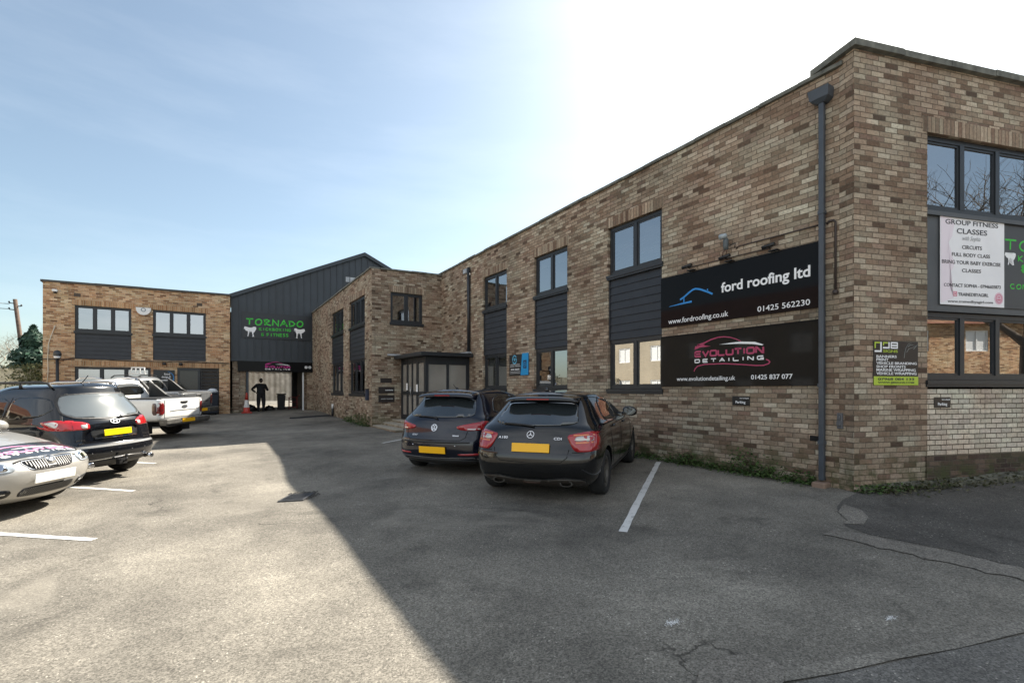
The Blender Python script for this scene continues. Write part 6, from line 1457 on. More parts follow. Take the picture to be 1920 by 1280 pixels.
# ---------------------------------------------- pickups
def pickup(name, label, mat, light=True, bars='white'):
    t = thing(name, label, 'pickup'); wr = .39
    low = [row(.50, .74, .22, 5.1), row(.56, .90, .10, 5.2, br=.05, rx=.12, ry=.12), row(.66, .945, .08, 5.3, br=.05, rx=.12, ry=.14), row(.80, .955, .07, 5.34, br=.05, rx=.12, ry=.14, crease=.15), row(.98, .955, .07, 5.30, br=.05, rx=.12, ry=.14), row(1.10, .945, .065, 5.15, br=.05, rx=.12, ry=.14, crease=.25), row(1.165, .93, .06, 4.9, br=.05, rx=.12, ry=.14, crease=.6), row(1.19, .86, .10, 4.6, br=.05, rx=.12, ry=.14, crease=.5)]
    me = car_body(low, mat, [(s * .85, y, wr) for s in (1, -1) for y in (1.12, 4.39)], wr + .08, .28, crown=0)
    sh = Shell(me); mesh_of('body', me, [mat, M_well], t)
    cab = [row(1.12, .90, 1.78, 4.05, rx=.12, ry=.14, br=.03), row(1.22, .89, 1.80, 3.95, rx=.12, ry=.14, br=.03), row(1.50, .80, 1.87, 3.5, rx=.12, ry=.16, br=.03, fy=.3), row(1.68, .70, 1.95, 3.05, rx=.12, ry=.2, br=.04, fy=.3), row(1.765, .60, 2.02, 2.85, rx=.12, ry=.2, br=.04, crease=.2), row(1.79, .40, 2.12, 2.7, rx=.1, ry=.15, br=.03)]
    mc = car_body(cab, mat, None, 0, crown=.02); sc_ = Shell(mc); mesh_of('cab', mc, [mat], t)
    patch(sc_, [(-.62, 1.30), (.62, 1.30), (.55, 1.66), (-.55, 1.66)], 'rear', M_darkglass, 'rear_window', t, .004, 2)
    for s in ('left', 'right'):
        patch(sc_, [(2.02, 1.25), (2.72, 1.235), (2.72, 1.68), (2.16, 1.66)], s, M_darkglass, 'side_window', t, .004, 1); patch(sc_, [(2.78, 1.235), (3.75, 1.22), (3.45, 1.45), (3.1, 1.66), (2.78, 1.68)], s, M_darkglass, 'side_window', t, .004, 1)
        strip_on(sh, [(2.0, 1.15), (2.05, .8), (2.05, .58)], .012, s, M_seam, 'shut_line', t)
        sx = 1 if s == 'right' else -1
        bm = bmesh.new(); pts = [(1.80, 1.72), (1.62, 1.60), (1.30, 1.30), (1.08, 1.195), (1.86, 1.195)]     # sports bar sail
        A_ = [bm.verts.new((sx * (.80 if z > 1.3 else .86), y, z)) for y, z in pts]; B_ = [bm.verts.new((sx * (.72 if z > 1.3 else .78), y, z)) for y, z in pts]
        bm.faces.new(A_); bm.faces.new(B_[::-1])
        for i in range(5): bm.faces.new((A_[i], A_[(i + 1) % 5], B_[(i + 1) % 5], B_[i]))
        fixn(bm); mk('sports_bar', bm, M_trim, t)
        bm = bmesh.new(); tube(bm, [(sx * .815, 1.84, 1.74), (sx * .83, 1.72, 1.60), (sx * .87, 1.56, 1.24)], .028, 6); mk('sports_bar_tube', bm, mat if bars == 'white' else M_chrome, t)
        bm = bmesh.new(); tube(bm, [(sx * .60, 2.15, 1.80), (sx * .62, 2.4, 1.85), (sx * .62, 2.8, 1.84), (sx * .60, 2.95, 1.76)], .022, 6); mk('roof_bar', bm, M_chrome if bars == 'white' else M_trim, t)
        bm = bmesh.new(); tube(bm, [(sx * .87, .22, 1.205), (sx * .87, 1.3, 1.21), (sx * .87, 1.75, 1.215)], .022, 6); mk('bed_rail', bm, M_trim if bars == 'white' else M_chrome, t)
    bm = bmesh.new(); bbox(bm, -.80, .80, .16, 1.76, 1.185, 1.212); bevel_all(bm, .008)
    mk('bed_cover', bm, M_trim, t)
    # tailgate
    strip_on(sh, [(-.73, .60), (-.73, 1.15)], .014, 'rear', M_seam, 'shut_line', t); strip_on(sh, [(.73, .60), (.73, 1.15)], .014, 'rear', M_seam, 'shut_line', t); strip_on(sh, [(-.73, .64), (.73, .64)], .012, 'rear', M_seam, 'shut_line', t)
    strip_on(sh, [(-.55, .815), (-.3, .83), (.5, .83), (.62, .85)], .022, 'rear', M_trim if light else M_black, 'tailgate_crease', t, .002)
    patch(sh, [(-.16, 1.08), (-.10, 1.03), (.10, 1.03), (.16, 1.08), (.12, 1.115), (-.12, 1.115)], 'rear', M_black, 'tailgate_handle', t, .008, 1); emblem(t, badge_frame(t, sh, .02, .94, 'rear'), 'oval', .115, plain('grey_oval_badge', (.16, .165, .18), .3, metal=.5) if 'grey_oval_badge' not in bpy.data.materials else bpy.data.materials['grey_oval_badge'])
    for mir in (False, True):
        tl = patch(sh, [(.75, .72), (.75, 1.08), (.93, 1.08), (.94, .90), (.93, .72)], 'rear', M_dred, 'tail_light', t, .010, 1, .05, mirror=mir); sl = Shell(tl.data)
        strip_on(sl, [(.80, .87), (.90, .87)], .09, 'rear', M_black, 'lamp_centre', tl, .004, mirror=mir); patch(sh, [(.20, .72), (.32, .74), (.32, 1.06), (.20, 1.08)], 'right' if not mir else 'left', plain('smoked_lens', (.05, .008, .01), .1, coat=1) if 'smoked_lens' not in bpy.data.materials else bpy.data.materials['smoked_lens'], 'tail_light', t, .006, 1, .05)
    bm = bmesh.new(); bbox(bm, -.90, .90, -.06, .14, .42, .52); bbox(bm, -.92, -.36, -.10, .14, .46, .60); bbox(bm, .36, .92, -.10, .14, .46, .60); bevel_all(bm, .015, 2); mk('step_bumper', bm, plain('grey_bumper', (.11, .105, .095), .45, metal=.4, var=.3), t)
    bm = bmesh.new(); bbox(bm, -.26, .26, -.075, -.062, .475, .585); mk('number_plate', bm, M_yplate, t)
    bm = bmesh.new(); bbox(bm, -.5, .5, .25, 4.9, .36, .52); mk('chassis', bm, M_black, t)
    patch(sc_, [(-.55, 3.85), (-.62, 3.5), (-.55, 3.15), (0, 3.08), (.55, 3.15), (.62, 3.5), (.55, 3.85), (0, 3.95)], 'top', M_carglass, 'windscreen', t, .004, 2, .1)
    for s in (1, -1):
        for y in (1.12, 4.39): wheel(t, s * .945, y, wr, .26, .235, 6, M_dirtyalloy)
        mirror_part(t, s * .90, 3.5, 1.28, mat, 1.3)
        bm = bmesh.new(); bbox(bm, s * .60, s * .93, .62, .66, .16, .56); mk('mud_flap', bm, M_rub, t)
    return t

A_ = hatch_a(); ground_car(A_, 3.60, 5.22, 54, 4.29)
B_ = hatch_b(); ground_car(B_, 3.28, 7.62, 57, 4.26)
S_ = suv(); ground_car(S_, -1.10, 10.40, -47, 4.65, .90)
K_ = saloon(); hk = R(124.5)
ground_car(K_, -1.53 - 4.84 * math.sin(hk), 8.22 - 4.84 * math.cos(hk), 124.5, 4.84)
P1 = pickup('pickup_truck', 'white double cab pickup with black bed cover beyond the tall black car', M_pwhite); ground_car(P1, -.36, 17.4, -54, 5.35, .965)
P2 = pickup('pickup_truck', 'dark grey pickup with bright bed rails nearest the brick unit door', M_pgrey, light=False, bars='chrome'); ground_car(P2, .0, 22.0, -56, 5.35)
# ------------------------------------------------------------------ person in the doorway
def skin_figure(name, joints, edges, mat, par, root=0, sub=2):
    me = bpy.data.meshes.new('t'); me.from_pydata([j[0] for j in joints], edges, [])
    ob = bpy.data.objects.new('t', me); COL.objects.link(ob)
    sk = ob.modifiers.new('k', 'SKIN'); sk.use_smooth_shade = True
    for i, j in enumerate(joints):
        v = me.skin_vertices[0].data[i]; v.radius = j[1] if isinstance(j[1], tuple) else (j[1], j[1]); v.use_root = (i == root)
    s = ob.modifiers.new('s', 'SUBSURF'); s.levels = sub; s.render_levels = sub
    return mesh_of(name, baked(ob), mat, par, True)
px_, py_ = 2.62, 28.5
pe = thing('person', 'person in dark clothes standing in the warehouse doorway with one hand on hip', 'person', (px_, py_, .215), R(12))
M_cloth = plain('dark_workwear', (.014, .014, .016), .85, bump=.4, bscale=30); M_skin = plain('skin', (.10, .06, .045), .6); M_hair = plain('dark_hair', (.012, .010, .009), .7)
J = [((0, 0, .98), (.205, .155)), ((0, -.02, 1.12), (.215, .17)), ((0, .0, 1.30), (.225, .155)), ((0, .01, 1.43), (.17, .11)), ((0, .01, 1.50), (.065, .065)),            # 0-4 pelvis..neck
     ((-.095, 0, .90), (.125, .13)), ((-.125, -.01, .50), (.095, .10)), ((-.12, .02, .09), (.05, .055)), ((-.13, -.14, .035), (.045, .035)),                              # 5-8 left leg
     ((.095, 0, .90), (.125, .13)), ((.13, -.02, .50), (.095, .10)), ((.125, .02, .09), (.05, .055)), ((.15, -.14, .035), (.045, .035)),                               # 9-12
     ((-.20, .01, 1.40), (.09, .09)), ((-.44, .06, 1.18), (.065, .055)), ((-.265, -.06, 1.03), (.042, .042)),                                                       # 13-15 arm akimbo
     ((.20, .01, 1.40), (.09, .09)), ((.345, .02, 1.14), (.065, .055)), ((.20, -.24, 1.17), (.042, .042)),
     ((0, 0, 1.40), (.10, .09))]
E_ = [(0, 1), (1, 2), (2, 3), (3, 4), (0, 5), (5, 6), (6, 7), (7, 8), (0, 9), (9, 10), (10, 11), (11, 12), (3, 13), (13, 14), (14, 15), (3, 16), (16, 17), (17, 18)]
J = J[:19]
skin_figure('body', J, E_, M_cloth, pe)
bm = bmesh.new(); bmesh.ops.create_uvsphere(bm, u_segments=20, v_segments=14, radius=1)
for v in bm.verts:
    x, y, z = v.co; y2 = y * (.105 if y > 0 else .098) - (.018 * max(0, 1 - abs(z + .12) * 3.2) * max(0, 1 - abs(x) * 3.5) if y < -.6 else 0)
    v.co = Vector((x * .080 * (1 - .14 * max(0, -z)), y2, z * .122)) + Vector((0, -.005, 1.64))
for s in (-1, 1): bmesh.ops.create_uvsphere(bm, u_segments=8, v_segments=6, radius=.026, matrix=Matrix.Translation((s * .082, .01, 1.635)) @ Matrix.Diagonal((.4, .8, 1.2, 1)))
mk('head', bm, M_skin, pe, True)
bm = bmesh.new(); bmesh.ops.create_uvsphere(bm, u_segments=20, v_segments=14, radius=1)
for v in list(bm.verts):
    if v.co.z < -.05 and v.co.y < .1 or v.co.z < -.55: bm.verts.remove(v)
for v in bm.verts: v.co = Vector((v.co.x * .087, v.co.y * .108, v.co.z * .125)) + Vector((0, .004, 1.652))
mk('hair', bm, M_hair, pe, True)
def hand(base, d, palm, s=1.0):
    d = Vector(d).normalized(); n = Vector(palm).normalized(); side = d.cross(n).normalized(); b = Vector(base); J2 = [(b, .024), (b + d * .05, (.036, .017)), (b + d * .085, (.034, .015))]; E2 = [(0, 1), (1, 2)]
    for k, (o, ln) in enumerate(((-.03, .062), (-.01, .072), (.01, .068), (.03, .052))):
        i0 = len(J2); p = b + d * .085 + side * o; J2 += [(p, .0095), (p + d * ln * .5 + n * .012, .0085), (p + d * ln * .8 + n * .035, .007)]; E2 += [(2, i0), (i0, i0 + 1), (i0 + 1, i0 + 2)]
    i0 = len(J2); p = b + d * .03 - side * .032; J2 += [(p, .012), (p + d * .035 - side * .022 + n * .01, .009)]; E2 += [(1, i0), (i0, i0 + 1)]
    skin_figure('hand', [(tuple(j[0]), j[1]) for j in J2], E2, M_skin, pe, 0, 1)
hand((-.265, -.06, 1.03), (.55, -.25, -.55), (.6, .3, .2)); hand((.20, -.24, 1.17), (-.8, -.15, .15), (0, .8, -.3))

# ------------------------------------------------------------------ doorway clutter, cone, bins
M_orange = plain('cone_red', (.42, .045, .03), .5, var=.25, vscale=14)
co = thing('traffic_cone', 'red and white traffic cone left of the open doorway', 'traffic cone', (1.86, 27.05, gz(1.86, 27.05)))
bm = bmesh.new(); bbox(bm, -.22, .22, -.22, .22, 0, .05); bevel_all(bm, .012); lathe(bm, [(.165, .05), (.150, .10), (.128, .28)], 20); mk('base', bm, M_orange, co)
bm = bmesh.new(); lathe(bm, [(.129, .28), (.083, .64)], 20, cap=False); mk('reflective_band', bm, plain('cone_white', (.62, .60, .57), .5, var=.2, vscale=9), co)
bm = bmesh.new(); lathe(bm, [(.083, .64), (.036, .98), (.028, 1.0)], 20); mk('tip', bm, M_orange, co)
bn = thing('bin', 'dark rounded wheelie bin inside the doorway right of the person', 'bin', (3.72, 29.6, .215))
bm = bmesh.new(); vs = bbox(bm, -.20, .20, -.2, .2, .06, .88)
for v in vs:
    if v.co.z < .5: v.co.x *= .85; v.co.y *= .8
bevel_all(bm, .04, 3); mk('body', bm, M_black, bn)
bm = bmesh.new(); bbox(bm, -.22, .22, -.24, .22, .885, .95); bevel_all(bm, .025, 2); mk('lid', bm, M_black, bn)
for s in (-1, 1):
    bm = bmesh.new(); lathe(bm, [(.02, -.02), (.08, -.02), (.08, .02), (.02, .02)], 14, (s * .17, .16, .08), 'x'); mk('wheel', bm, M_rub, bn)
tr = thing('tool_trolley', 'red framed workshop trolley inside the doorway beside the pale guide rail', 'trolley', (4.28, 29.3, .215))
bm = bmesh.new(); M_redf = plain('red_frame', (.20, .035, .03), .5)
for x in (-.2, .2):
    for y in (-.15, .15): tube(bm, [(x, y, .1), (x, y, .75)], .016, 6)
for z in (.2, .48, .74):
    tube(bm, [(-.2, -.15, z), (.2, -.15, z), (.2, .15, z), (-.2, .15, z), (-.2, -.15, z)], .014, 6)
tube(bm, [(.2, -.15, .74), (.33, -.15, .86), (.33, .15, .86), (.2, .15, .74)], .014, 6)
mk('frame', bm, M_redf, tr)
bm = bmesh.new()
for z in (.19, .47): bbox(bm, -.19, .19, -.14, .14, z, z + .02)
mk('shelf', bm, M_dark_in, tr)
bm = bmesh.new()
for x in (-.2, .2):
    for y in (-.15, .15): lathe(bm, [(.01, -.02), (.05, -.02), (.05, .02), (.01, .02)], 10, (x, y, .05), 'x')
mk('castor', bm, M_rub, tr)
for x, y, s, lab in ((2.2, 29.2, 1.0, 'black bag slumped on the workshop floor left of the person'), (3.12, 29.3, .85, 'black bag slumped on the workshop floor right of the person')):
    bm = bmesh.new(); bmesh.ops.create_icosphere(bm, subdivisions=3, radius=1); rb = random.Random(int(x * 10))
    for v in bm.verts:
        n = v.co.normalized(); q = 1 + .12 * math.sin(n.x * 7 + x) * math.cos(n.z * 6) + .06 * math.sin(n.y * 13); v.co = Vector((n.x * .30 * q, n.y * .25 * q, max(-.13, n.z * .24 * q) + .13)) * s
    o = mk('bag', bm, plain('bag_plastic', (.010, .010, .011), .45) if 'bag_plastic' not in bpy.data.materials else bpy.data.materials['bag_plastic'], None, True); o.location = (x, y, .215); props(o, lab, 'bag', 'black bags in the doorway')
wb = thing('wheelie_bin', 'dark blue wheelie bin with a white bag on top outside the left unit door', 'bin', (.36, 26.75, gz(.36, 26.75)), R(8))
bm = bmesh.new(); vs = bbox(bm, -.28, .28, -.30, .30, .08, .98)
for v in vs:
    if v.co.z < .5: v.co.x *= .85; v.co.y *= .82
bevel_all(bm, .03, 2); mk('body', bm, plain('navy_plastic', (.010, .015, .026), .5), wb)
bm = bmesh.new(); bbox(bm, -.30, .30, -.34, .31, .985, 1.05); bevel_all(bm, .02, 2); mk('lid', bm, plain('navy_lid', (.012, .018, .03), .4), wb)
for s in (-1, 1):
    bm = bmesh.new(); lathe(bm, [(.02, -.025), (.10, -.025), (.10, .025), (.02, .025)], 14, (s * .24, .26, .10), 'x'); mk('wheel', bm, M_rub, wb)
bm = bmesh.new(); bmesh.ops.create_icosphere(bm, subdivisions=3, radius=1)
for v in bm.verts:
    n = v.co.normalized(); q = 1 + .16 * math.sin(n.x * 9) * math.cos(n.z * 7 + 1) + .08 * math.sin(n.y * 15); v.co = Vector((n.x * .20 * q, n.y * .16 * q, max(-.06, n.z * .12 * q) + .06))
o = mk('bag', bm, plain('white_bag', (.62, .66, .70), .35), None, True); o.location = (.44, 26.70, gz(.62, 26.75) + 1.05); props(o, 'white knotted bag lying on top of the blue wheelie bin', 'bag')
ld = thing('ladder', 'white roof ladder standing on edge on the grey pickup cab', 'ladder', (0, 0, 0))
Mp = P2.matrix_world
bm = bmesh.new()
A1 = [Mp @ Vector(p) for p in ((-.2, 1.95, 1.90), (-.2, 2.6, 1.92), (-.2, 1.98, 2.12), (-.2, 2.5, 2.14))]
tube(bm, [A1[0], A1[1]], .025, 6); tube(bm, [A1[2], A1[3]], .025, 6); mk('rail', bm, M_white, ld)
bm = bmesh.new()
for k in range(4): tube(bm, [A1[0].lerp(A1[1], .05 + k * .3), A1[2].lerp(A1[3], .05 + k * .3)], .02, 6)
mk('rung', bm, M_white, ld)

# ------------------------------------------------------------------ drain in the yard
dr = thing('drain', 'sunken square iron drain grate in crumbled tarmac at the shadow edge', 'drain')
ground_car(dr, 1.13, 7.42, 27, .4, .72)
bm = bmesh.new(); z = .022; gw, gd = .20, .30
for x0, x1, y0, y1 in ((-gw - .035, gw + .035, -gd - .035, -gd), (-gw - .035, gw + .035, gd, gd + .035), (-gw - .035, -gw, -gd, gd), (gw, gw + .035, -gd, gd)): bbox(bm, x0, x1, y0, y1, -.05, z)
mk('frame', bm, plain('iron_frame', (.07, .07, .072), .6, metal=.4, var=.4), dr)
bm = bmesh.new()
for i in range(9): y = -gd + .035 + i * (2 * gd - .07) / 8; bbox(bm, -gw + .001, gw - .001, y - .016, y + .016, -.03, z - .004)
mk('grate', bm, plain('iron_bars', (.045, .046, .05), .5, metal=.5, var=.4), dr)
bm = bmesh.new(); plainquad(bm, [(-gw, -gd, .012), (gw, -gd, .012), (gw, gd, .012), (-gw, gd, .012)]); mk('pit', bm, M_well, dr)
bm = bmesh.new(); rr = random.Random(3)
for _ in range(260):
    if rr.random() < .6: x, y = rr.uniform(-.28, .26), gd + .05 + abs(rr.gauss(0, .10))
    else: x, y = gw + .05 + abs(rr.gauss(0, .05)), rr.uniform(-.2, gd)
    s_ = rr.uniform(.006, .02); bmesh.ops.create_icosphere(bm, subdivisions=1, radius=s_, matrix=Matrix.Translation((x, y, .012 + s_ * .2)) @ Matrix.Diagonal((1, 1, .5, 1)))
mk('crumbled_edge', bm, plain('tarmac_crumbs', (.05, .047, .042), .95, var=.5, vscale=30), dr)
# ------------------------------------------------------------------ across the yard and the road (mirrored in the glass, and bouncing sun back)
M_render_ = plain('cream_render', (.36, .31, .23), .85, var=.12, vscale=.8)
M_tile = brickmat('roof_tiles', [(0, (.16, .07, .045)), (.5, (.22, .10, .065)), (1, (.28, .14, .09))], (.06, .04, .03), bw=.25, bh=.3, moss=0)
def house(name, label, x0, x1, y0, y1, h, ridge_y, mat, wall_mats=None):
    hs = thing(name, label, 'house', ((x0 + x1) / 2, (y0 + y1) / 2, 0)); hs.location = (0, 0, 0)
    sides = [Pl((x0, y0), (1, 0)), Pl((x1, y0), (0, 1)), Pl((x1, y1), (-1, 0)), Pl((x0, y1), (0, -1))]; lens = [x1 - x0, y1 - y0, x1 - x0, y1 - y0]
    bm = bmesh.new(); wins = []
    for s_, L in zip(sides, lens):
        hl = []; n = max(1, int(L / 3.2))
        for k in range(n):
            c = L * (k + .5) / n
            for z in (.95, 3.5): hl.append((c - .6, c + .6, z, z + 1.15))
        wallmesh(bm, s_, 0, L, -.4, h, hl); wins.append(hl)
    zr_ = h + 2.2; ov = .3
    if ridge_y:      # ridge along y
        xm = (x0 + x1) / 2; A_ = [((x0, y0, h), (x1, y0, h), (xm, y0, zr_)), ((x1, y1, h), (x0, y1, h), (xm, y1, zr_))]
        roofs = [[(x0 - ov, y0 - ov, h - .2), (x0 - ov, y1 + ov, h - .2), (xm, y1 + ov, zr_ + .05), (xm, y0 - ov, zr_ + .05)], [(x1 + ov, y1 + ov, h - .2), (x1 + ov, y0 - ov, h - .2), (xm, y0 - ov, zr_ + .05), (xm, y1 + ov, zr_ + .05)]]
    else:
        ym = (y0 + y1) / 2; A_ = [((x1, y0, h), (x1, y1, h), (x1, ym, zr_)), ((x0, y1, h), (x0, y0, h), (x0, ym, zr_))]
        roofs = [[(x0 - ov, y0 - ov, h - .2), (x1 + ov, y0 - ov, h - .2), (x1 + ov, ym, zr_ + .05), (x0 - ov, ym, zr_ + .05)], [(x1 + ov, y1 + ov, h - .2), (x0 - ov, y1 + ov, h - .2), (x0 - ov, ym, zr_ + .05), (x1 + ov, ym, zr_ + .05)]]
    uvl = bm.loops.layers.uv.verify()
    for t in A_:
        f = plainquad(bm, [Vector(p) for p in t])
        for l in f.loops: l[uvl].uv = (l.vert.co.x + l.vert.co.y, l.vert.co.z)
    mk('wall', bm, mat, hs)
    bm = bmesh.new(); uvl = bm.loops.layers.uv.verify()
    for q in roofs:
        f = plainquad(bm, [Vector(p) for p in q]); f.normal_update()
        for l in f.loops:
            c = l.vert.co; l[uvl].uv = ((c.y if ridge_y else c.x), c.z * 2.2)
    mk('roof', bm, M_tile, hs)
    for s_, hl in zip(sides[:3] if not ridge_y else sides[:3], wins):
        for a, b, c, d in hl:
            bm = bmesh.new(); pbox(bm, s_, a, b, c, d, -.12, -.08); 
            pbox(bm, s_, a, b, c, c + .06, -.08, -.03); pbox(bm, s_, a, b, d - .06, d, -.08, -.03)
            for e in (a, (a + b) / 2 - .03, b - .06): pbox(bm, s_, e, e + .06, c + .06, d - .06, -.08, -.03)
            fixn(bm); mk('window', bm, M_white, hs)
    return hs
house('rendered_house', 'cream rendered house with tiled roof across the yard, mirrored in the long wall windows', -21, -13, 9, 33, 5.6, True, M_render_)
house('brick_house', 'red brick house with tiled roof across the road, mirrored in the corner windows', 15, 33, -27, -18, 5.2, False, M_brick_warm)

# ------------------------------------------------------------------ trees
M_bark = plain('bark', (.10, .078, .058), .9, bump=.8, bscale=18, var=.4, vscale=3)
M_barkpale = plain('pale_bark', (.20, .165, .125), .9, bump=.5, bscale=18, var=.4, vscale=3)
def bare_tree(name, label, x, y, h, seed, spread=.55, mat=None, depth=6, group=None):
    rnd = random.Random(seed); root = thing(name, label, 'tree', (x, y, gz(x, y)), rnd.uniform(0, 6), group)
    tb = bmesh.new(); cb2 = bmesh.new()
    def grow(p, d, L, r, lev, bm):
        segs = 3; pts = [p]; dd = d.copy()
        for i in range(segs):
            dd = (dd + Vector((rnd.uniform(-1, 1), rnd.uniform(-1, 1), rnd.uniform(-.5, .9))) * .16).normalized(); pts.append(pts[-1] + dd * L / segs)
        tube(bm, pts, r, 5 if lev < 2 else 3, r * .62, cap=False)
        if lev >= depth: return
        n = rnd.choice((2, 3, 3)) if lev else 4
        for k in range(n):
            a = rnd.uniform(0, 2 * math.pi); q = Vector((math.cos(a), math.sin(a), rnd.uniform(-.1, .5)))
            nd = (dd * (1 - spread * rnd.uniform(.6, 1.2)) + q * spread * rnd.uniform(.7, 1.2)).normalized()
            grow(pts[-1 if k < 2 else rnd.choice((1, 2, 3))], nd, L * rnd.uniform(.62, .86), r * .58, lev + 1, cb2)
    grow(Vector((0, 0, -.1)), Vector((0, 0, 1)), h * .27, h * .022, 0, tb)
    mk('trunk', tb, mat or M_bark, root); mk('crown', cb2, mat or M_bark, root); return root
bare_tree('bare_tree', 'wide leafless tree beyond the fence left of the brick unit', -12.9, 55.5, 8.4, 3, .62, M_barkpale, 7)
bare_tree('bare_tree', 'low leafless tree far left behind the fence', -15.4, 59.5, 8.0, 11, .62, M_barkpale, 7)
bare_tree('bare_tree', 'tall leafless street tree mirrored in the left panes of the corner window', 15.5, -7.5, 11, 5, .5, None, 7)
bare_tree('bare_tree', 'broad leafless street tree mirrored in the right panes of the corner window', 21, -9, 12, 8, .55, None, 7)

def leafcloud(bm, pts_fn, n, size, rnd, mi=0, flat=.0):
    for _ in range(n):
        p, out = pts_fn(rnd); s = size * rnd.uniform(.6, 1.4)
        a = Vector((rnd.gauss(0, 1), rnd.gauss(0, 1), rnd.gauss(0, 1))).normalized(); b = a.cross((out + Vector((rnd.gauss(0, .4), rnd.gauss(0, .4), rnd.gauss(0, .4)))).normalized())
        if b.length < .01: continue
        b.normalize(); a = b.cross(out).normalized() if rnd.random() > flat else a
        plainquad(bm, [p - a * s, p - b * s * .5, p + a * s, p + b * s * .5], mi)
def leafmat(name, c1, c2, tr=.35):
    m, nt, b = newmat(name); N = NB(nt); g = nt.nodes.new('ShaderNodeNewGeometry')
    w_ = nt.nodes.new('ShaderNodeTexWhiteNoise'); w_.noise_dimensions = '1D'; nt.links.new(g.outputs['Random Per Island'], w_.inputs['W'])
    nt.links.new(N.mix(w_.outputs['Value'], c1, c2), b.inputs['Base Color']); b.inputs['Roughness'].default_value = .6; b.inputs['Specular IOR Level'].default_value = .3
    return m
M_moss = leafmat('moss_leaf', (.03, .04, .012), (.10, .09, .05)); M_conif = leafmat('conifer_leaf', (.012, .035, .024), (.04, .085, .05)); M_weed = leafmat('weed_leaf', (.022, .05, .012), (.075, .12, .03)); M_ivy = leafmat('ivy_leaf', (.03, .045, .015), (.14, .14, .06)); M_scrub = leafmat('scrub_leaf', (.06, .055, .03), (.16, .14, .085))
rnd = random.Random(4)
cf = thing('conifer', 'dark green conifer beside the left end of the brick unit', 'tree', (-10.75, 50.6, 0))
bm = bmesh.new(); tube(bm, [(0, 0, 0), (0, 0, 5)], .22, 8, .08); mk('trunk', bm, M_bark, cf)
def cpt(r):
    t = r.random() ** .8; z = .6 + t * 5.6; rad = 2.35 * (1 - t) ** .75 * (1 + .22 * math.sin(z * 5 + r.random())) * r.uniform(.55, 1.05); a = r.uniform(0, 6.283)
    return Vector((rad * math.cos(a), rad * math.sin(a), z)), Vector((math.cos(a), math.sin(a), .5)).normalized()
bm = bmesh.new(); leafcloud(bm, cpt, 5200, .17, rnd, flat=.3); mk('crown', bm, M_conif, cf)
for i, (x, y, w_, h, lab, m) in enumerate(((-13.0, 46, 5.5, 2.2, 'brown scrubby bush behind the fence under the bare trees', M_scrub), (-9.7, 45, 1.3, 2.0, 'dull green bush behind the fence near the conifer', M_ivy))):
    bu = thing('bush', lab, 'bush', (x, y, gz(x, y)))
    bm = bmesh.new()
    for k in range(14): tube(bm, [(rnd.uniform(-w_, w_) * .7, rnd.uniform(-.5, .5), 0), (rnd.uniform(-w_, w_) * .8, rnd.uniform(-.8, .8), h * .9)], .04, 4, .015)
    mk('stem', bm, M_bark, bu)
    def bpt(r):
        a = r.uniform(0, 6.283); e = r.uniform(-.2, 1.5); q = r.uniform(.5, 1) * (1 + .18 * math.sin(a * 5) + .15 * math.sin(e * 7)); return Vector((w_ * q * math.cos(a) * math.cos(e), 1.6 * q * math.sin(a) * math.cos(e), max(.05, h * 1.05 * q * math.sin(e) + .4))), Vector((math.cos(a), math.sin(a), .6)).normalized()
    bm = bmesh.new(); leafcloud(bm, bpt, 3600, .12, rnd, flat=.5); mk('crown', bm, m, bu)
tp = thing('telegraph_pole', 'leaning wooden telegraph pole with wires behind the fence', 'pole', (-11.75, 54, 0))
bm = bmesh.new(); tube(bm, [(0.05, 0, 0), (-.75, -.2, 8.55)], .17, 10, .13); mk('pole', bm, M_wood, tp)
bm = bmesh.new()
for z, s in ((8.2, -1), (8.0, 1), (7.7, -1)): tube(bm, [(-.72, -.2, z), (-.72 + s * .35, -.25, z + .02)], .04, 6); lathe(bm, [(.001, 0), (.06, .01), (.05, .14), (.001, .16)], 8, (-.72 + s * .35, -.25, z + .02))
mk('insulator', bm, M_frame, tp)
for z0_, z1_ in ((8.15, 8.9), (7.75, 8.35)):
    bm = bmesh.new(); pts = [Vector((-1.05 - t * 28, -.25 - t * 10, z0_ + (z1_ - z0_) * t - 1.6 * 4 * t * (1 - t) * .35)) for t in [i / 14 for i in range(15)]]; tube(bm, pts, .022, 4); mk('wire', bm, M_black, tp)
fe = thing('garden_fence', 'weathered pale board fence running left from the brick unit', 'fence', (0, 0, 0))
bm = bmesh.new(); PF = Pl((-12.9, 28.4), (1, 0)); u = 0
while u < 7.35:
    pbox(bm, PF, u, u + .145, .05, 2.22 + random.uniform(-.012, .012), .0, .02); u += .15
fixn(bm); mk('boards', bm, M_pale_wood, fe)
bm = bmesh.new()
for u in [i * 1.83 for i in range(5)]: pbox(bm, PF, u, u + .10, 0, 2.30, -.08, .03)
fixn(bm); mk('post', bm, M_conc, fe)
bm = bmesh.new(); pbox(bm, PF, 0, 7.35, 2.225, 2.28, -.02, .06); pbox(bm, PF, 0, 7.35, 1.86, 1.93, .021, .045); fixn(bm); mk('rail', bm, M_pale_wood, fe)
iv = thing('ivy', 'tangle of ivy hanging over the fence beside the brick unit', 'ivy', (0, 0, 0))
def ipt(r): return Vector((-5.75 - abs(r.gauss(0, .55)), 28.3 + r.uniform(-.12, .25), 1.6 + r.uniform(0, .95) - r.random() * .3)), Vector((r.gauss(0, .3), -1, .5)).normalized()
bm = bmesh.new(); leafcloud(bm, ipt, 900, .06, rnd, flat=.4); mk('foliage', bm, M_ivy, iv)

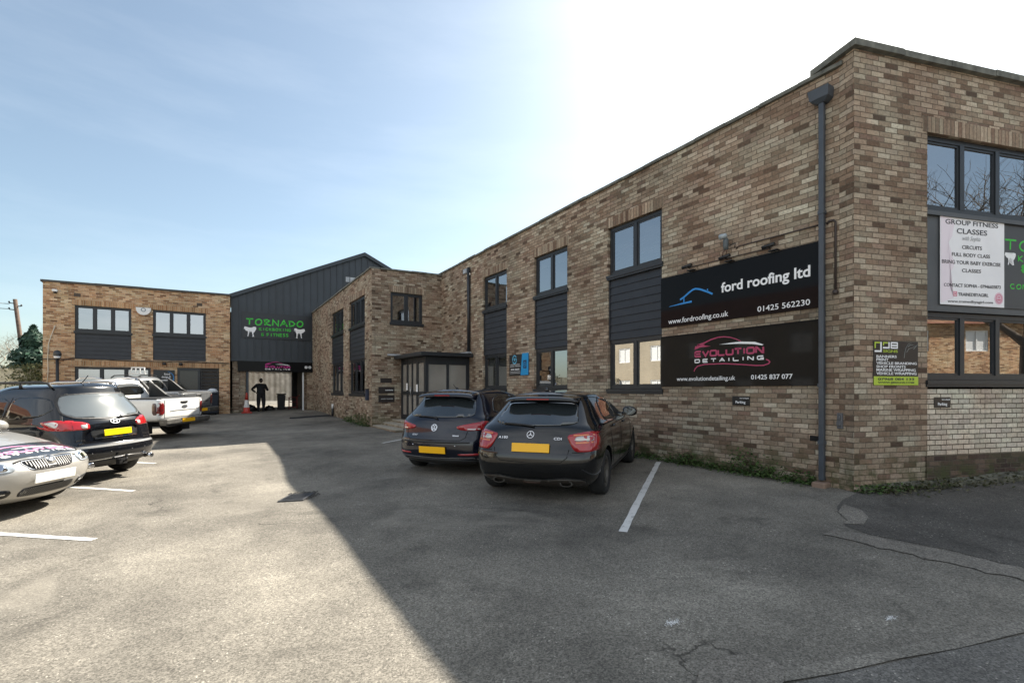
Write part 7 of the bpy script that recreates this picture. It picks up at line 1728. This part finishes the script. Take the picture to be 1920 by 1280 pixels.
# ------------------------------------------------------------------ weeds and moss at the wall feet
def weeds(name, pl, u0, u1, n, hmax, clumps, mat, d1=.28):
    bm = bmesh.new(); r = random.Random(21)
    for _ in range(n):
        c = r.choice(clumps) if clumps and r.random() < .75 else (r.uniform(u0, u1), .10)
        u = min(u1, max(u0, c[0] + r.gauss(0, .22))); d = abs(r.gauss(.02, d1 * .45)) + .01; hh = max(.02, c[1] * r.random() * (1 - d / (d1 * 2.5)))
        p0 = pl.P(u, 0, d); p = Vector((p0.x, p0.y, gz(p0.x, p0.y) + hh)); s = r.uniform(.012, .032)
        a = Vector((r.gauss(0, 1), r.gauss(0, 1), r.gauss(0, .5))).normalized(); b = a.cross(Vector((r.gauss(0, .5), r.gauss(0, .5), 1)).normalized()).normalized()
        plainquad(bm, [p - a * s, p - b * s * .55, p + a * s, p + b * s * .55])
    return props(mk(name, bm, mat), None, None, None, 'stuff')
weeds('weeds', PA, 9.8, 13.25, 2900, .34, [(10.1, .10), (10.9, .20), (11.05, .26), (11.6, .12), (12.15, .46), (12.3, .38), (12.42, .2), (12.95, .24), (13.1, .16)], M_weed)
weeds('weeds', PWL, 7.2, 10.6, 1500, .3, [(8.0, .25), (9.0, .4), (9.8, .5), (10.4, .4)], M_weed)
weeds('weeds', PB, .0, 1.6, 520, .12, [(.2, .12), (.6, .1)], M_weed, .22)
weeds('moss', PB, .3, 9, 2400, .10, [(.5, .08), (1.0, .10), (1.5, .12), (2.1, .10), (2.9, .14), (3.2, .12), (4, .16)], M_moss, .34)
bm = bmesh.new(); r = random.Random(9)       # dead leaves and grit swept against the walls
for _ in range(700):
    pl, u = (PA, r.uniform(9.5, 13.6)) if r.random() < .6 else (PB, r.uniform(0, 6)); d = abs(r.gauss(0, .22)) + .03
    p0 = pl.P(u, 0, d); p = Vector((p0.x, p0.y, gz(p0.x, p0.y) + .012)); s = r.uniform(.006, .02); a = Vector((r.gauss(0, 1), r.gauss(0, 1), r.gauss(0, .25))).normalized(); b = a.cross(Vector((0, 0, 1))).normalized()
    plainquad(bm, [p - a * s, p - b * s * .6, p + a * s, p + b * s * .6])
props(mk('leaf_litter', bm, leafmat('dead_leaf', (.10, .07, .04), (.30, .24, .16))), None, None, None, 'stuff')
